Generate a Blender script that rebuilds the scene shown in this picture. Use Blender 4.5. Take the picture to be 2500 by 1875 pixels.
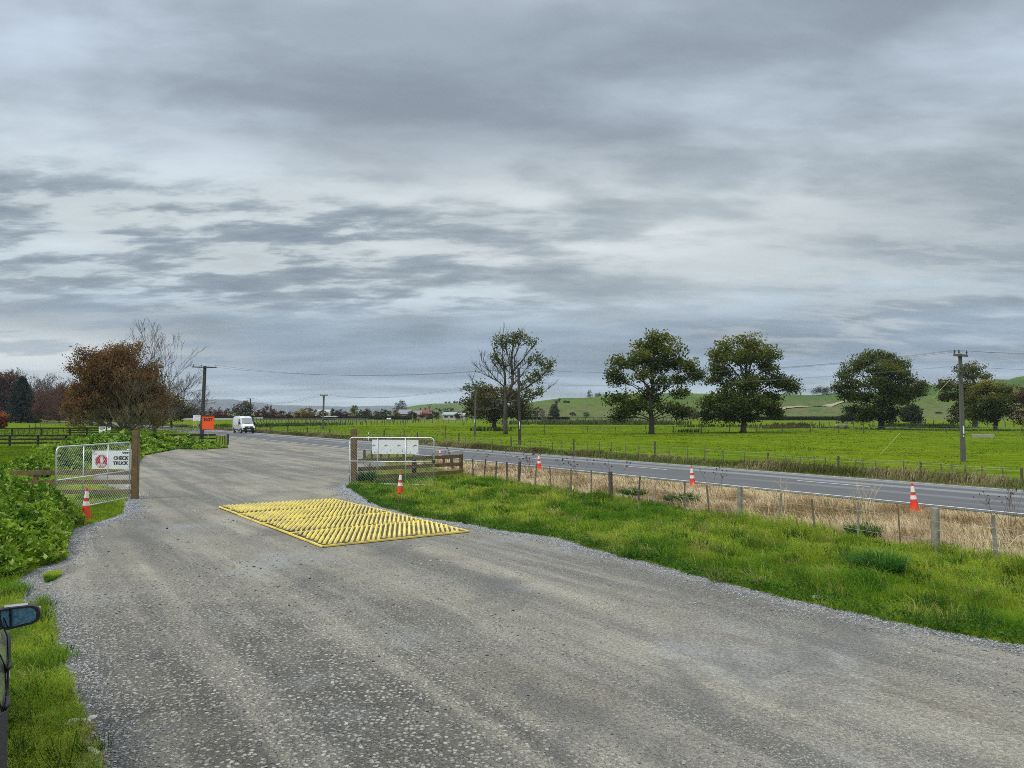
import bpy, bmesh, math, random
import numpy as np
from mathutils import Vector, Matrix
for o in list(bpy.data.objects): bpy.data.objects.remove(o)
random.seed(7); RNG = np.random.default_rng(11)
SC = bpy.context.scene; COL = SC.collection
PI = math.pi; R = math.radians

# ------------------------------------------------------------------ camera
F = 1878.0; HOR = 1010.0; CAMH = 3.0; PITCH = math.atan((HOR - 937.5) / F)
cam_data = bpy.data.cameras.new('camera'); cam_data.sensor_width = 36.0; cam_data.lens = 36.0 * F / 2500.0
cam_data.clip_start = 0.1; cam_data.clip_end = 30000
cam = bpy.data.objects.new('camera', cam_data); COL.objects.link(cam)
cam.location = (0, 0, CAMH); cam.rotation_euler = (PI / 2 + PITCH, 0, 0); SC.camera = cam
CP, SP = math.cos(PITCH), math.sin(PITCH)
def ray(px, py):
    u = (px - 1250.0) / F; v = (937.5 - py) / F
    return Vector((u, CP - v * SP, SP + v * CP))
def G(px, py, z=0.0):                    # ground point under a point of the photograph
    r = ray(px, py); k = (z - CAMH) / r.z
    return Vector((r.x * k, r.y * k, z))
def P(px, py, Y):                        # point at distance Y
    r = ray(px, py); k = Y / r.y
    return Vector((r.x * k, Y, CAMH + r.z * k))
def gx(px, Y): return P(px, 1010, Y).x

# ------------------------------------------------------------------ light
SC.view_settings.view_transform = 'Standard'; SC.view_settings.look = 'None'
EXPO = 0.45
SC.view_settings.exposure = EXPO; SC.view_settings.gamma = 1.0; SC.cycles.filter_width = 0.9; SC.cycles.use_denoising = False; SC.cycles.use_adaptive_sampling = False
SUN_EL, SUN_AZ = R(48), R(-122)           # azimuth from +Y towards +X
sl = bpy.data.lights.new('sun', 'SUN'); sl.energy = 1.5; sl.angle = R(14); sl.color = (1.0, 0.96, 0.9)
sun = bpy.data.objects.new('sun', sl); COL.objects.link(sun)
sd = Vector((math.sin(SUN_AZ) * math.cos(SUN_EL), math.cos(SUN_AZ) * math.cos(SUN_EL), math.sin(SUN_EL)))
sun.rotation_euler = sd.to_track_quat('Z', 'Y').to_euler()

class NT:                                # small node-tree writer
    def __init__(s, nt): s.nt = nt; s.n = nt.nodes; s.l = nt.links
    def node(s, t, **kw):
        n = s.n.new(t)
        for k, v in kw.items(): setattr(n, k, v)
        return n
    def set(s, sock, v):
        if isinstance(v, bpy.types.NodeSocket): s.l.new(v, sock)
        elif v is not None:
            try: sock.default_value = v
            except Exception: sock.default_value = (*v, 1.0)
    def m(s, op, a, b=None, c=None, clamp=False):
        n = s.node('ShaderNodeMath', operation=op); n.use_clamp = clamp
        s.set(n.inputs[0], a); s.set(n.inputs[1], b)
        if c is not None: s.set(n.inputs[2], c)
        return n.outputs[0]
    def vm(s, op, a, b=None, out=0):
        n = s.node('ShaderNodeVectorMath', operation=op); s.set(n.inputs[0], a)
        if b is not None: s.set(n.inputs[1], b)
        return n.outputs[out]
    def mix(s, f, a, b, blend='MIX'):
        n = s.node('ShaderNodeMix', data_type='RGBA', blend_type=blend)
        s.set(n.inputs['Factor'], f); s.set(n.inputs[6], a if not isinstance(a, tuple) else (*a[:3], 1)); s.set(n.inputs[7], b if not isinstance(b, tuple) else (*b[:3], 1))
        return n.outputs[2]
    def noise(s, vec, scale, detail=4, rough=0.55, dist=0.0, out=0):
        n = s.node('ShaderNodeTexNoise'); s.set(n.inputs['Vector'], vec); n.inputs['Scale'].default_value = scale
        n.inputs['Detail'].default_value = detail; n.inputs['Roughness'].default_value = rough; n.inputs['Distortion'].default_value = dist
        return n.outputs[out]
    def voro(s, vec, scale, feature='F1', out='Distance', rnd=1.0):
        n = s.node('ShaderNodeTexVoronoi', feature=feature); s.set(n.inputs['Vector'], vec); n.inputs['Scale'].default_value = scale
        n.inputs['Randomness'].default_value = rnd
        return n.outputs[out]
    def mr(s, v, a, b, c=0.0, d=1.0, smooth=True):
        n = s.node('ShaderNodeMapRange'); n.interpolation_type = 'SMOOTHSTEP' if smooth else 'LINEAR'
        s.set(n.inputs[0], v); n.inputs[1].default_value = a; n.inputs[2].default_value = b; n.inputs[3].default_value = c; n.inputs[4].default_value = d
        return n.outputs[0]
    def ramp(s, v, stops):
        n = s.node('ShaderNodeValToRGB'); s.set(n.inputs[0], v); cr = n.color_ramp
        while len(cr.elements) < len(stops): cr.elements.new(0.5)
        for e, (p, c) in zip(cr.elements, stops): e.position = p; e.color = (*c, 1)
        return n.outputs[0]
    def sep(s, v):
        n = s.node('ShaderNodeSeparateXYZ'); s.set(n.inputs[0], v); return n.outputs
    def comb(s, x, y, z):
        n = s.node('ShaderNodeCombineXYZ'); s.set(n.inputs[0], x); s.set(n.inputs[1], y); s.set(n.inputs[2], z); return n.outputs[0]
    def mapping(s, v, loc=(0, 0, 0), rot=(0, 0, 0), scale=(1, 1, 1)):
        n = s.node('ShaderNodeMapping'); s.set(n.inputs[0], v); n.inputs[1].default_value = loc; n.inputs[2].default_value = rot; n.inputs[3].default_value = scale
        return n.outputs[0]
    def bump(s, h, strength=0.5, dist=0.02):
        n = s.node('ShaderNodeBump'); s.set(n.inputs['Height'], h); n.inputs['Strength'].default_value = strength; n.inputs['Distance'].default_value = dist
        return n.outputs[0]

w = bpy.data.worlds.new('World'); SC.world = w; w.use_nodes = True
t = NT(w.node_tree); t.n.clear()
WS = 0.1
out = t.node('ShaderNodeOutputWorld'); bg = t.node('ShaderNodeBackground'); bg.inputs['Strength'].default_value = WS
t.l.new(bg.outputs[0], out.inputs[0])
sky = t.node('ShaderNodeTexSky', sky_type='NISHITA'); sky.sun_disc = False; sky.sun_elevation = SUN_EL; sky.sun_rotation = SUN_AZ
tc = t.node('ShaderNodeTexCoord').outputs['Generated']
dx, dy, dz = t.sep(tc)
el = t.m('MAXIMUM', dz, 0.0)
def S(r, g, b, k=1.0):                    # a sky colour as photographed (sRGB 0-255) -> radiance / WS
    f = lambda c: (c / 255 / 12.92 if c < 10 else ((c / 255 + 0.055) / 1.055) ** 2.4)
    return tuple(f(c) / WS / 2 ** EXPO * k for c in (r, g, b))
def proj(off):
    pr = t.m('DIVIDE', 1.0, t.m('ADD', el, off)); return t.comb(t.m('MULTIPLY', dx, pr), t.m('MULTIPLY', dy, pr), t.m('MULTIPLY', el, 0.6))
pa, pb = proj(0.10), proj(0.17)
# elevation profile of the overcast deck, horizon to zenith; above the picture it brightens towards the zenith as overcast skies do
base = t.ramp(el, [(0.0, S(192, 207, 212)), (0.028, S(172, 189, 202)), (0.055, S(148, 166, 186)), (0.10, S(150, 167, 183)), (0.15, S(169, 184, 195)),
                   (0.215, S(187, 200, 207)), (0.28, S(176, 189, 199)), (0.35, S(171, 184, 197)), (0.46, S(177, 190, 204)), (0.64, S(235, 240, 248, 1.4)), (1.0, S(250, 252, 255, 2.1))])
big = t.noise(t.mapping(pa, (3.1, 1.7, 0), (0, 0, R(-28)), (0.55, 0.95, 1)), 1.05, 7, 0.52, 0.2)
mid_ = t.noise(t.mapping(pb, (9.1, 4.7, 0), (0, 0, R(-16)), (0.8, 1.4, 1)), 2.3, 9, 0.54, 0.15)
fine = t.noise(t.mapping(pb, (1.3, 8.2, 0), (0, 0, R(-14)), (0.95, 1.9, 1)), 3.6, 10, 0.58, 0.15)
v1 = t.mr(big, 0.34, 0.66, 0.72, 1.26)
v2 = t.mr(mid_, 0.32, 0.68, 0.78, 1.22)
c = t.mix(1.0, base, t.comb(v1, v1, v1), 'MULTIPLY')
lowf = t.mr(el, 0.05, 0.15, 0.4, 1.0)
v2 = t.m('ADD', 1.0, t.m('MULTIPLY', t.m('SUBTRACT', v2, 1.0), lowf))
c = t.mix(1.0, c, t.comb(v2, v2, v2), 'MULTIPLY')
c = t.mix(t.m('MULTIPLY', t.mr(big, 0.52, 0.36), 0.35), c, S(152, 166, 180))
# breaks in the deck where the brighter cloud behind shows, and dark scud below it
def lobe(az, elv, k, flat=9.0):
    d = (math.sin(R(az)) * math.cos(R(elv)), math.cos(R(az)) * math.cos(R(elv)), math.sin(R(elv)))
    s_ = t.vm('SUBTRACT', t.vm('NORMALIZE', tc), d)
    x_, y_, z_ = t.sep(s_)
    q = t.m('ADD', t.m('ADD', t.m('MULTIPLY', x_, x_), t.m('MULTIPLY', y_, y_)), t.m('MULTIPLY', t.m('MULTIPLY', z_, z_), flat))
    return t.m('EXPONENT', t.m('MULTIPLY', q, -k))
glow = t.m('MULTIPLY', t.m('MULTIPLY', lobe(6, 13.4, 9, 20), t.mr(mid_, 0.32, 0.58, 0.2, 1.0)), 1.1)
glow2 = t.m('MULTIPLY', lobe(-33, 3.8, 30, 30), 0.95)
glow3 = t.m('MULTIPLY', t.m('MULTIPLY', lobe(28, 8.5, 12), t.mr(fine, 0.42, 0.62, 0.0, 1.0)), 0.5)
glow4 = t.m('MULTIPLY', t.m('MULTIPLY', lobe(-24, 12.5, 12, 12), t.mr(fine, 0.44, 0.58, 1.0, 0.0)), 0.5)
g = t.m('MINIMUM', t.m('ADD', t.m('ADD', glow, glow2), t.m('ADD', glow3, glow4)), 0.95)
c = t.mix(g, c, S(226, 233, 234))
band = t.m('MULTIPLY', t.mr(el, 0.10, 0.15), t.mr(el, 0.30, 0.235))
leftm = t.mr(dx, 0.30, -0.25, 0.0, 1.0)
wt = t.m('MULTIPLY', band, t.m('ADD', t.m('MULTIPLY', leftm, 0.78), 0.2))
rim = t.m('MULTIPLY', t.mr(fine, 0.33, 0.41), t.mr(fine, 0.49, 0.42))
c = t.mix(t.m('MULTIPLY', t.m('MULTIPLY', rim, wt), 0.5), c, S(205, 217, 222))
c = t.mix(t.m('MULTIPLY', t.mr(fine, 0.40, 0.58), wt), c, S(147, 161, 172))
c = t.mix(t.m('MULTIPLY', t.m('MULTIPLY', t.mr(fine, 0.53, 0.70), wt), 0.8), c, S(126, 141, 153))
streak = t.m('MULTIPLY', t.mr(mid_, 0.45, 0.60), t.m('MULTIPLY', t.mr(el, 0.03, 0.06), t.mr(el, 0.155, 0.10)))
c = t.mix(t.m('MULTIPLY', streak, 0.55), c, S(136, 154, 173))
c = t.mix(0.97, sky.outputs[0], c)
t.set(bg.inputs['Color'], c)

# ------------------------------------------------------------------ helpers
def tag(o, label=None, cat=None, group=None, kind=None):
    if label: o['label'] = label
    if cat: o['category'] = cat
    if group: o['group'] = group
    if kind: o['kind'] = kind
    return o
def empty(name, loc=(0, 0, 0), rz=0.0, label=None, cat=None, group=None):
    o = bpy.data.objects.new(name, None); COL.objects.link(o); o.location = loc; o.rotation_euler = (0, 0, rz); o.empty_display_size = 0.3
    return tag(o, label, cat, group)
def link(name, me, m=None, parent=None):
    o = bpy.data.objects.new(name, me); COL.objects.link(o)
    if m is not None and not me.materials: me.materials.append(m)
    if parent is not None: o.parent = parent
    return o
def copy_tree(o, parent=None):
    c_ = o.copy(); COL.objects.link(c_)
    if parent is not None: c_.parent = parent
    for ch in [q for q in bpy.data.objects if q.parent == o]: copy_tree(ch, c_)
    return c_
def bulk(name, V, Fc, m, C=None, parent=None, smooth=False):   # V (n,3), Fc (k,3|4), C (n,3) colours
    V = np.asarray(V, np.float32); Fc = np.asarray(Fc, np.int32); k, s_ = Fc.shape
    me = bpy.data.meshes.new(name); me.vertices.add(len(V)); me.vertices.foreach_set('co', V.ravel())
    me.loops.add(k * s_); me.loops.foreach_set('vertex_index', Fc.ravel())
    me.polygons.add(k); me.polygons.foreach_set('loop_start', np.arange(0, k * s_, s_, dtype=np.int32))
    if smooth: me.polygons.foreach_set('use_smooth', np.ones(k, bool))
    if C is not None:
        a = me.color_attributes.new('Col', 'FLOAT_COLOR', 'POINT')
        a.data.foreach_set('color', np.hstack([np.asarray(C, np.float32), np.ones((len(V), 1), np.float32)]).ravel())
    me.update(calc_edges=True); me.validate()
    return link(name, me, m, parent)
class MB:                                # collects boxes, bars, tubes; one mesh object
    def __init__(s): s.v = []; s.f = []
    def add(s, vs, fs):
        b = len(s.v); s.v.extend([tuple(q) for q in vs]); s.f.extend([tuple(b + i for i in q) for q in fs]); return s
    def box(s, c, d, M=None):
        x, y, z = d[0] / 2, d[1] / 2, d[2] / 2
        vs = [Vector((sx * x, sy * y, sz * z)) for sz in (-1, 1) for sy in (-1, 1) for sx in (-1, 1)]
        vs = [(M @ q if M else q) + Vector(c) for q in vs]
        return s.add(vs, [(0, 2, 3, 1), (4, 5, 7, 6), (0, 1, 5, 4), (2, 6, 7, 3), (0, 4, 6, 2), (1, 3, 7, 5)])
    def bar(s, a, b, wd, dp, up=(0, 0, 1)):
        a = Vector(a); b = Vector(b); d = (b - a); L = d.length; d.normalize(); u = Vector(up); x = d.cross(u)
        if x.length < 1e-4: x = d.cross(Vector((0, 1, 0)))
        x.normalize(); u = x.cross(d)
        M = Matrix((x, d, u)).transposed()
        return s.box((a + b) / 2, (wd, L, dp), M)
    def tube(s, pts, r, n=8, cap=True):
        pts = [Vector(p) for p in pts]; rr = r if isinstance(r, (list, tuple)) else [r] * len(pts)
        b = len(s.v); ref = None
        for i, p in enumerate(pts):
            d = (pts[min(i + 1, len(pts) - 1)] - pts[max(i - 1, 0)])
            if d.length < 1e-9: d = Vector((0, 0, 1))
            d.normalize()
            if ref is None:
                ref = d.cross(Vector((0.31, 0.17, 1.0)) if abs(d.z) < 0.95 else Vector((1, 0.2, 0)))
            x = ref - d * ref.dot(d)
            if x.length < 1e-6: x = d.orthogonal()
            x.normalize(); ref = x; y = d.cross(x)
            for k in range(n):
                a = 2 * PI * k / n
                q = p + (x * math.cos(a) + y * math.sin(a)) * rr[i]; s.v.append((q.x, q.y, q.z))
        for i in range(len(pts) - 1):
            for k in range(n):
                k2 = (k + 1) % n
                s.f.append((b + i * n + k, b + i * n + k2, b + (i + 1) * n + k2, b + (i + 1) * n + k))
        if cap:
            s.f.append(tuple(b + k for k in reversed(range(n)))); e = b + (len(pts) - 1) * n; s.f.append(tuple(e + k for k in range(n)))
        return s
    def lathe(s, prof, n=20, c=(0, 0, 0)):
        b = len(s.v)
        for r_, z in prof:
            for k in range(n):
                a = 2 * PI * k / n; s.v.append((c[0] + r_ * math.cos(a), c[1] + r_ * math.sin(a), c[2] + z))
        for i in range(len(prof) - 1):
            for k in range(n):
                k2 = (k + 1) % n; s.f.append((b + i * n + k, b + i * n + k2, b + (i + 1) * n + k2, b + (i + 1) * n + k))
        s.f.append(tuple(b + k for k in reversed(range(n)))); e = b + (len(prof) - 1) * n; s.f.append(tuple(e + k for k in range(n)))
        return s
    def build(s, name, m, parent=None, smooth=False, bevel=0.0):
        me = bpy.data.meshes.new(name); me.from_pydata(s.v, [], s.f); me.validate()
        if bevel > 0:
            bm = bmesh.new(); bm.from_mesh(me)
            bmesh.ops.bevel(bm, geom=[e for e in bm.edges if len(e.link_faces) == 2 and e.calc_face_angle(0) > 0.6], offset=bevel, segments=2, affect='EDGES', clamp_overlap=True)
            bm.to_mesh(me); bm.free()
        if smooth:
            for p_ in me.polygons: p_.use_smooth = True
        return link(name, me, m, parent)
def poly_sheet(name, pts, z, m, kind='structure'):
    me = bpy.data.meshes.new(name); bm = bmesh.new()
    f_ = bm.faces.new([bm.verts.new((p[0], p[1], z)) for p in pts]); f_.normal_update()
    if f_.normal.z < 0: f_.normal_flip()
    bmesh.ops.triangulate(bm, faces=bm.faces[:]); bm.to_mesh(me); bm.free()
    return tag(link(name, me, m), kind=kind)
def inpoly(x, y, poly):
    poly = [(p[0], p[1]) for p in poly]; r_ = np.zeros(len(x), bool); n = len(poly); j = n - 1
    for i in range(n):
        xi, yi = poly[i]; xj, yj = poly[j]
        if yi != yj:
            cond = ((yi > y) != (yj > y)) & (x < (xj - xi) * (y - yi) / (yj - yi) + xi); r_ ^= cond
        j = i
    return r_
_LAT = np.random.default_rng(5).random((256, 256))
def vn(x, y):
    xi = np.floor(x).astype(int); yi = np.floor(y).astype(int); fx = x - xi; fy = y - yi
    fx = fx * fx * (3 - 2 * fx); fy = fy * fy * (3 - 2 * fy); g_ = lambda a, b: _LAT[a & 255, b & 255]
    return (g_(xi, yi) * (1 - fx) + g_(xi + 1, yi) * fx) * (1 - fy) + (g_(xi, yi + 1) * (1 - fx) + g_(xi + 1, yi + 1) * fx) * fy
def fbm(x, y, o=4):
    r_ = 0; a = 0.5; s_ = 0
    for i in range(o): r_ = r_ + a * vn(x * 2 ** i + 17.3 * i, y * 2 ** i + 5.1 * i); s_ += a; a *= 0.5
    return r_ / s_

# ------------------------------------------------------------------ materials
def mat(name, col=(0.5, 0.5, 0.5), rough=0.6, metal=0.0, var=0.0, vscale=4.0, bump=0.0, bscale=30.0, spec=0.5, dirt=None, dirt_amt=0.5, dscale=2.0):
    m = bpy.data.materials.new(name); m.use_nodes = True; t = NT(m.node_tree); b = t.n['Principled BSDF']
    b.inputs['Roughness'].default_value = rough; b.inputs['Metallic'].default_value = metal; b.inputs['Specular IOR Level'].default_value = spec
    c = (*col, 1)
    tc = t.node('ShaderNodeTexCoord').outputs['Object']
    if var > 0:
        n = t.noise(tc, vscale, 5, 0.6); k = t.mr(n, 0.25, 0.75, 1 - var, 1 + var, False)
        c = t.mix(1.0, (*col, 1), t.comb(k, k, k), 'MULTIPLY')
    if dirt is not None:
        n = t.noise(tc, dscale, 7, 0.65); f = t.m('MULTIPLY', t.mr(n, 0.45, 0.7), dirt_amt)
        c = t.mix(f, c, (*dirt, 1))
    t.set(b.inputs['Base Color'], c)
    if bump > 0: t.l.new(t.bump(t.noise(tc, bscale, 4), bump, 0.01), b.inputs['Normal'])
    return m
def leaf_mat(name, trans=0.3, rough=0.55, spec=0.25):
    m = bpy.data.materials.new(name); m.use_nodes = True; t = NT(m.node_tree); b = t.n['Principled BSDF']
    a = t.node('ShaderNodeAttribute', attribute_name='Col')
    t.l.new(a.outputs['Color'], b.inputs['Base Color']); b.inputs['Roughness'].default_value = rough; b.inputs['Specular IOR Level'].default_value = spec
    tr = t.node('ShaderNodeBsdfTranslucent'); k = t.mix(1.0, a.outputs['Color'], (1.15, 1.2, 0.7), 'MULTIPLY'); t.l.new(k, tr.inputs['Color'])
    ms = t.node('ShaderNodeMixShader'); ms.inputs[0].default_value = trans
    t.l.new(b.outputs[0], ms.inputs[1]); t.l.new(tr.outputs[0], ms.inputs[2]); t.l.new(ms.outputs[0], t.n['Material Output'].inputs[0])
    return m
LEAF = leaf_mat('leaf', 0.4, 0.6, 0.08); GRASS = leaf_mat('grass_blade', 0.45, 0.55, 0.15); DRY = leaf_mat('dry_blade', 0.25, 0.7, 0.15)
BARK = mat('bark', (0.075, 0.062, 0.048), 0.9, var=0.35, vscale=3, bump=0.6, bscale=8)
BARKG = mat('grey_bark', (0.16, 0.135, 0.11), 0.9, var=0.3, vscale=3)
TIMBER = mat('treated_timber', (0.175, 0.115, 0.052), 0.85, var=0.4, vscale=6, bump=0.4, bscale=25, dirt=(0.07, 0.05, 0.03), dirt_amt=0.7, dscale=4)
POSTG = mat('weathered_post', (0.25, 0.235, 0.20), 0.85, var=0.3, vscale=9, bump=0.5, bscale=30, dirt=(0.10, 0.10, 0.075), dirt_amt=0.7, dscale=5)
POSTD = mat('dark_post', (0.085, 0.075, 0.06), 0.9, var=0.35, vscale=9, bump=0.5, bscale=30)
BLACKWOOD = mat('black_stained_rail', (0.012, 0.011, 0.012), 0.7, var=0.3, vscale=3)
GALV = mat('galvanised_steel', (0.62, 0.66, 0.67), 0.42, 0.55, var=0.12, vscale=12)
WIRE = mat('fence_wire', (0.33, 0.34, 0.34), 0.5, 0.5)
CABLE = mat('power_cable', (0.10, 0.11, 0.12), 0.6)
WHITE = mat('white_board', (0.88, 0.91, 0.94), 0.4, var=0.03, dirt=(0.5, 0.5, 0.47), dirt_amt=0.25, dscale=3)
BLACK = mat('black_paint', (0.012, 0.012, 0.014), 0.5)
RED = mat('sign_red', (0.5, 0.015, 0.03), 0.4)
FLUO = mat('fluorescent_orange', (1.0, 0.11, 0.012), 0.5, var=0.04)
CONE = mat('cone_orange', (0.85, 0.055, 0.018), 0.55, var=0.1, vscale=9, dirt=(0.22, 0.06, 0.04), dirt_amt=0.8, dscale=6)
BAND = mat('reflective_white', (0.78, 0.78, 0.76), 0.45, var=0.05)
RUBBER = mat('black_rubber', (0.018, 0.018, 0.019), 0.75)
# ------------------------------------------------------------------ road frame
RO = G(2250, 1231); _e = G(558.5, 1065); RD = (_e - RO); RD.z = 0; RD.normalize(); RNV = Vector((RD.y, -RD.x, 0))
RTH = math.atan2(-RD.x, RD.y)
def road(a, s, z=0.0): p = RO + RNV * a + RD * s; return Vector((p.x, p.y, z))    # a metres across, s metres along
def road_as(x, y):
    ex = x - RO.x; ey = y - RO.y; return ex * RNV.x + ey * RNV.y, ex * RD.x + ey * RD.y

def pasture_mat():
    m = bpy.data.materials.new('pasture'); m.use_nodes = True; t = NT(m.node_tree); b = t.n['Principled BSDF']
    g = t.node('ShaderNodeNewGeometry').outputs['Position']
    n1 = t.noise(g, 0.05, 5, 0.6); n2 = t.noise(g, 0.7, 6, 0.65); n3 = t.noise(g, 4.0, 5, 0.65)
    c = t.mix(t.mr(n1, 0.35, 0.65), (0.122, 0.192, 0.010), (0.172, 0.228, 0.014))
    c = t.mix(t.mr(n2, 0.42, 0.66), c, (0.075, 0.135, 0.006))
    c = t.mix(t.m('MULTIPLY', t.mr(n2, 0.40, 0.28), 0.6), c, (0.165, 0.205, 0.018))
    c = t.mix(t.m('MULTIPLY', t.mr(n3, 0.48, 0.7), 0.40), c, (0.042, 0.08, 0.006))
    n5 = t.noise(t.mapping(g, (3, 9, 0)), 0.11, 6, 0.68, 0.5); c = t.mix(t.m('MULTIPLY', t.mr(n5, 0.50, 0.68), 0.55), c, (0.085, 0.125, 0.016)); c = t.mix(t.m('MULTIPLY', t.mr(n5, 0.42, 0.28), 0.4), c, (0.20, 0.225, 0.03))
    t.l.new(c, b.inputs['Base Color']); b.inputs['Roughness'].default_value = 0.9; b.inputs['Specular IOR Level'].default_value = 0.0
    h = t.m('ADD', t.m('MULTIPLY', n2, 0.6), t.m('MULTIPLY', n3, 0.4))
    t.l.new(t.bump(h, 0.9, 0.35), b.inputs['Normal'])
    return m
PASTURE = pasture_mat()
poly_sheet('ground', [(-9000, -60), (9000, -60), (9000, 5400), (-9000, 5400)], 0.0, PASTURE)

def gravel_mat():
    m = bpy.data.materials.new('gravel'); m.use_nodes = True; t = NT(m.node_tree); b = t.n['Principled BSDF']
    g = t.node('ShaderNodeNewGeometry').outputs['Position']
    x, y, z = t.sep(g)
    wv = g
    d1 = t.voro(wv, 20, 'F1', 'Distance'); c1 = t.sep(t.voro(wv, 20, 'F1', 'Color'))[0]
    d2 = t.voro(wv, 42, 'F1', 'Distance'); c2 = t.sep(t.voro(wv, 42, 'F1', 'Color'))[1]
    e1 = t.mr(d1, 0.32, 0.62, 1.0, 0.0); e2 = t.mr(d2, 0.3, 0.65, 1.0, 0.0)
    # chips: each stone its own grey, dark fines between
    s1 = t.ramp(c1, [(0.0, (0.10, 0.10, 0.10)), (0.4, (0.20, 0.20, 0.19)), (0.7, (0.31, 0.305, 0.28)), (1.0, (0.44, 0.43, 0.39))])
    s2 = t.ramp(c2, [(0.0, (0.10, 0.105, 0.11)), (0.5, (0.21, 0.21, 0.20)), (1.0, (0.35, 0.34, 0.315))])
    fines = (0.085, 0.085, 0.078)
    chips = t.mix(e1, (*fines, 1), s1); chips2 = t.mix(e2, (0.12, 0.12, 0.11, 1), s2)
    al = t.mapping(g, (0, 0, 0), (0, 0, -RTH), (1, 1, 1))     # x across the drive, y along it
    trk = t.noise(t.mapping(al, (2.3, 0, 0), (0, 0, 0), (0.75, 0.055, 1)), 1.0, 5, 0.55, 0.15)
    trk2 = t.noise(t.mapping(al, (7.7, 3, 0), (0, 0, R(4)), (1.7, 0.12, 1)), 1.0, 5, 0.6, 0.2)
    pat = t.noise(t.mapping(g, (4.2, 1.1, 0)), 0.33, 6, 0.6, 0.3)
    pat2 = t.noise(t.mapping(g, (14.2, 3.1, 0)), 0.9, 6, 0.62, 0.4)
    # how much loose chip lies on top: coarse towards the near left, rolled fine on the wheel lanes
    ax = t.sep(al)[0]
    near = t.mr(y, 7.0, 17.0, 1.0, 0.0)
    rx = t.m('SUBTRACT', x, t.m('MULTIPLY', y, -0.33))
    left = t.mr(rx, 4.6, 1.4, 0.0, 1.0)
    loose = t.m('ADD', t.m('MULTIPLY', near, t.m('MULTIPLY', left, 0.85)), t.m('MULTIPLY', t.m('SUBTRACT', pat2, 0.46), 1.6), None, True)
    sandn = t.noise(g, 26, 6, 0.75)
    sand = t.mix(t.mr(sandn, 0.3, 0.7), (0.165, 0.155, 0.130), (0.36, 0.34, 0.285))
    sand = t.mix(t.m('MULTIPLY', e2, 0.35), sand, s2)
    c = t.mix(t.mr(trk, 0.4, 0.62), chips2, sand)
    c = t.mix(loose, c, chips)
    lt = t.mr(trk2, 0.46, 0.68); dk = t.mr(trk2, 0.44, 0.26)
    c = t.mix(t.m('MULTIPLY', lt, 0.34), c, (0.42, 0.40, 0.335))
    c = t.mix(t.m('MULTIPLY', dk, 0.5), c, (0.115, 0.108, 0.094))
    c = t.mix(t.m('MULTIPLY', t.mr(pat, 0.52, 0.70), 0.6), c, (0.165, 0.150, 0.122))
    c = t.mix(t.m('MULTIPLY', t.mr(pat, 0.46, 0.30), 0.45), c, (0.27, 0.29, 0.31))
    damp = t.m('MULTIPLY', t.mr(t.noise(t.mapping(g, (31, 7, 0), (0, 0, -RTH), (0.55, 0.3, 1)), 1.0, 5, 0.6, 0.5), 0.54, 0.67), 0.6)
    c = t.mix(damp, c, (0.10, 0.10, 0.10))
    gr1 = t.mr(t.noise(g, 24, 5, 0.8), 0.3, 0.7, 0.50, 1.5, False); c = t.mix(1.0, c, t.comb(gr1, gr1, gr1), 'MULTIPLY')
    c = t.mix(1.0, c, (1.07, 1.07, 1.02), 'MULTIPLY')
    t.l.new(c, b.inputs['Base Color'])
    t.set(b.inputs['Roughness'], t.mr(damp, 0, 0.6, 0.92, 0.6)); b.inputs['Specular IOR Level'].default_value = 0.25
    hh = t.m('ADD', t.m('MULTIPLY', e1, t.m('MULTIPLY_ADD', loose, 0.9, 0.2)), t.m('ADD', t.m('MULTIPLY', e2, 0.35), t.m('MULTIPLY', sandn, 0.3)))
    hh = t.m('ADD', hh, t.m('MULTIPLY', trk2, 1.5))
    t.l.new(t.bump(hh, 1.0, 0.02), b.inputs['Normal'])
    return m
GRAVEL = gravel_mat()
# outline of the gravel drive, walked round on the ground
R_EDGE = [(2500, 1577), (2380, 1558), (2250, 1533), (2160, 1516), (2100, 1500), (2000, 1480), (1900, 1460), (1830, 1440), (1750, 1421), (1600, 1380), (1520, 1362), (1460, 1345), (1370, 1318), (1310, 1308),
          (1250, 1300), (1150, 1282), (1050, 1268), (990, 1256), (950, 1245), (905, 1226), (870, 1205), (850, 1192), (875, 1176), (905, 1160), (900, 1140), (893, 1118), (925, 1102)]
L_EDGE = [(555, 1066), (556, 1092), (500, 1098), (430, 1097), (395, 1104), (352, 1112), (335, 1135), (300, 1147), (258, 1152), (228, 1163), (222, 1178), (250, 1190), (290, 1200), (318, 1212), (306, 1226), (303, 1240), (300, 1256), (260, 1270), (215, 1283), (183, 1292), (168, 1318), (166, 1345),
          (160, 1368), (105, 1384), (66, 1404), (50, 1430), (58, 1458), (52, 1475), (92, 1478), (108, 1458), (122, 1470), (130, 1498), (135, 1523), (142, 1560), (169, 1606), (154, 1629), (170, 1655), (183, 1675), (197, 1709), (202, 1745), (214, 1790), (235, 1835), (250, 1885), (240, 2000)]
near_r = [(9.5, 6.2), (14, 0), (14, -14)]; near_l = [(-2.9, -14)]
def wob(pts, amp=0.07):                  # roughen an edge
    o = []
    for i in range(len(pts) - 1):
        a, b_ = pts[i], pts[i + 1]; L = (b_ - a).length; n = max(1, min(14, int(L / 0.25)))
        for k in range(n):
            p = a.lerp(b_, k / n); s_ = amp if k else amp * 0.3
            o.append(Vector((p.x + random.uniform(-s_, s_), p.y + random.uniform(-s_, s_), 0)))
    return o + [pts[-1]]
redge = wob([G(*p) for p in R_EDGE]); ledge = wob([G(*p) for p in L_EDGE])
road_join = [road(0.35, s) for s in (46, 60, 75, 88)]
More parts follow.
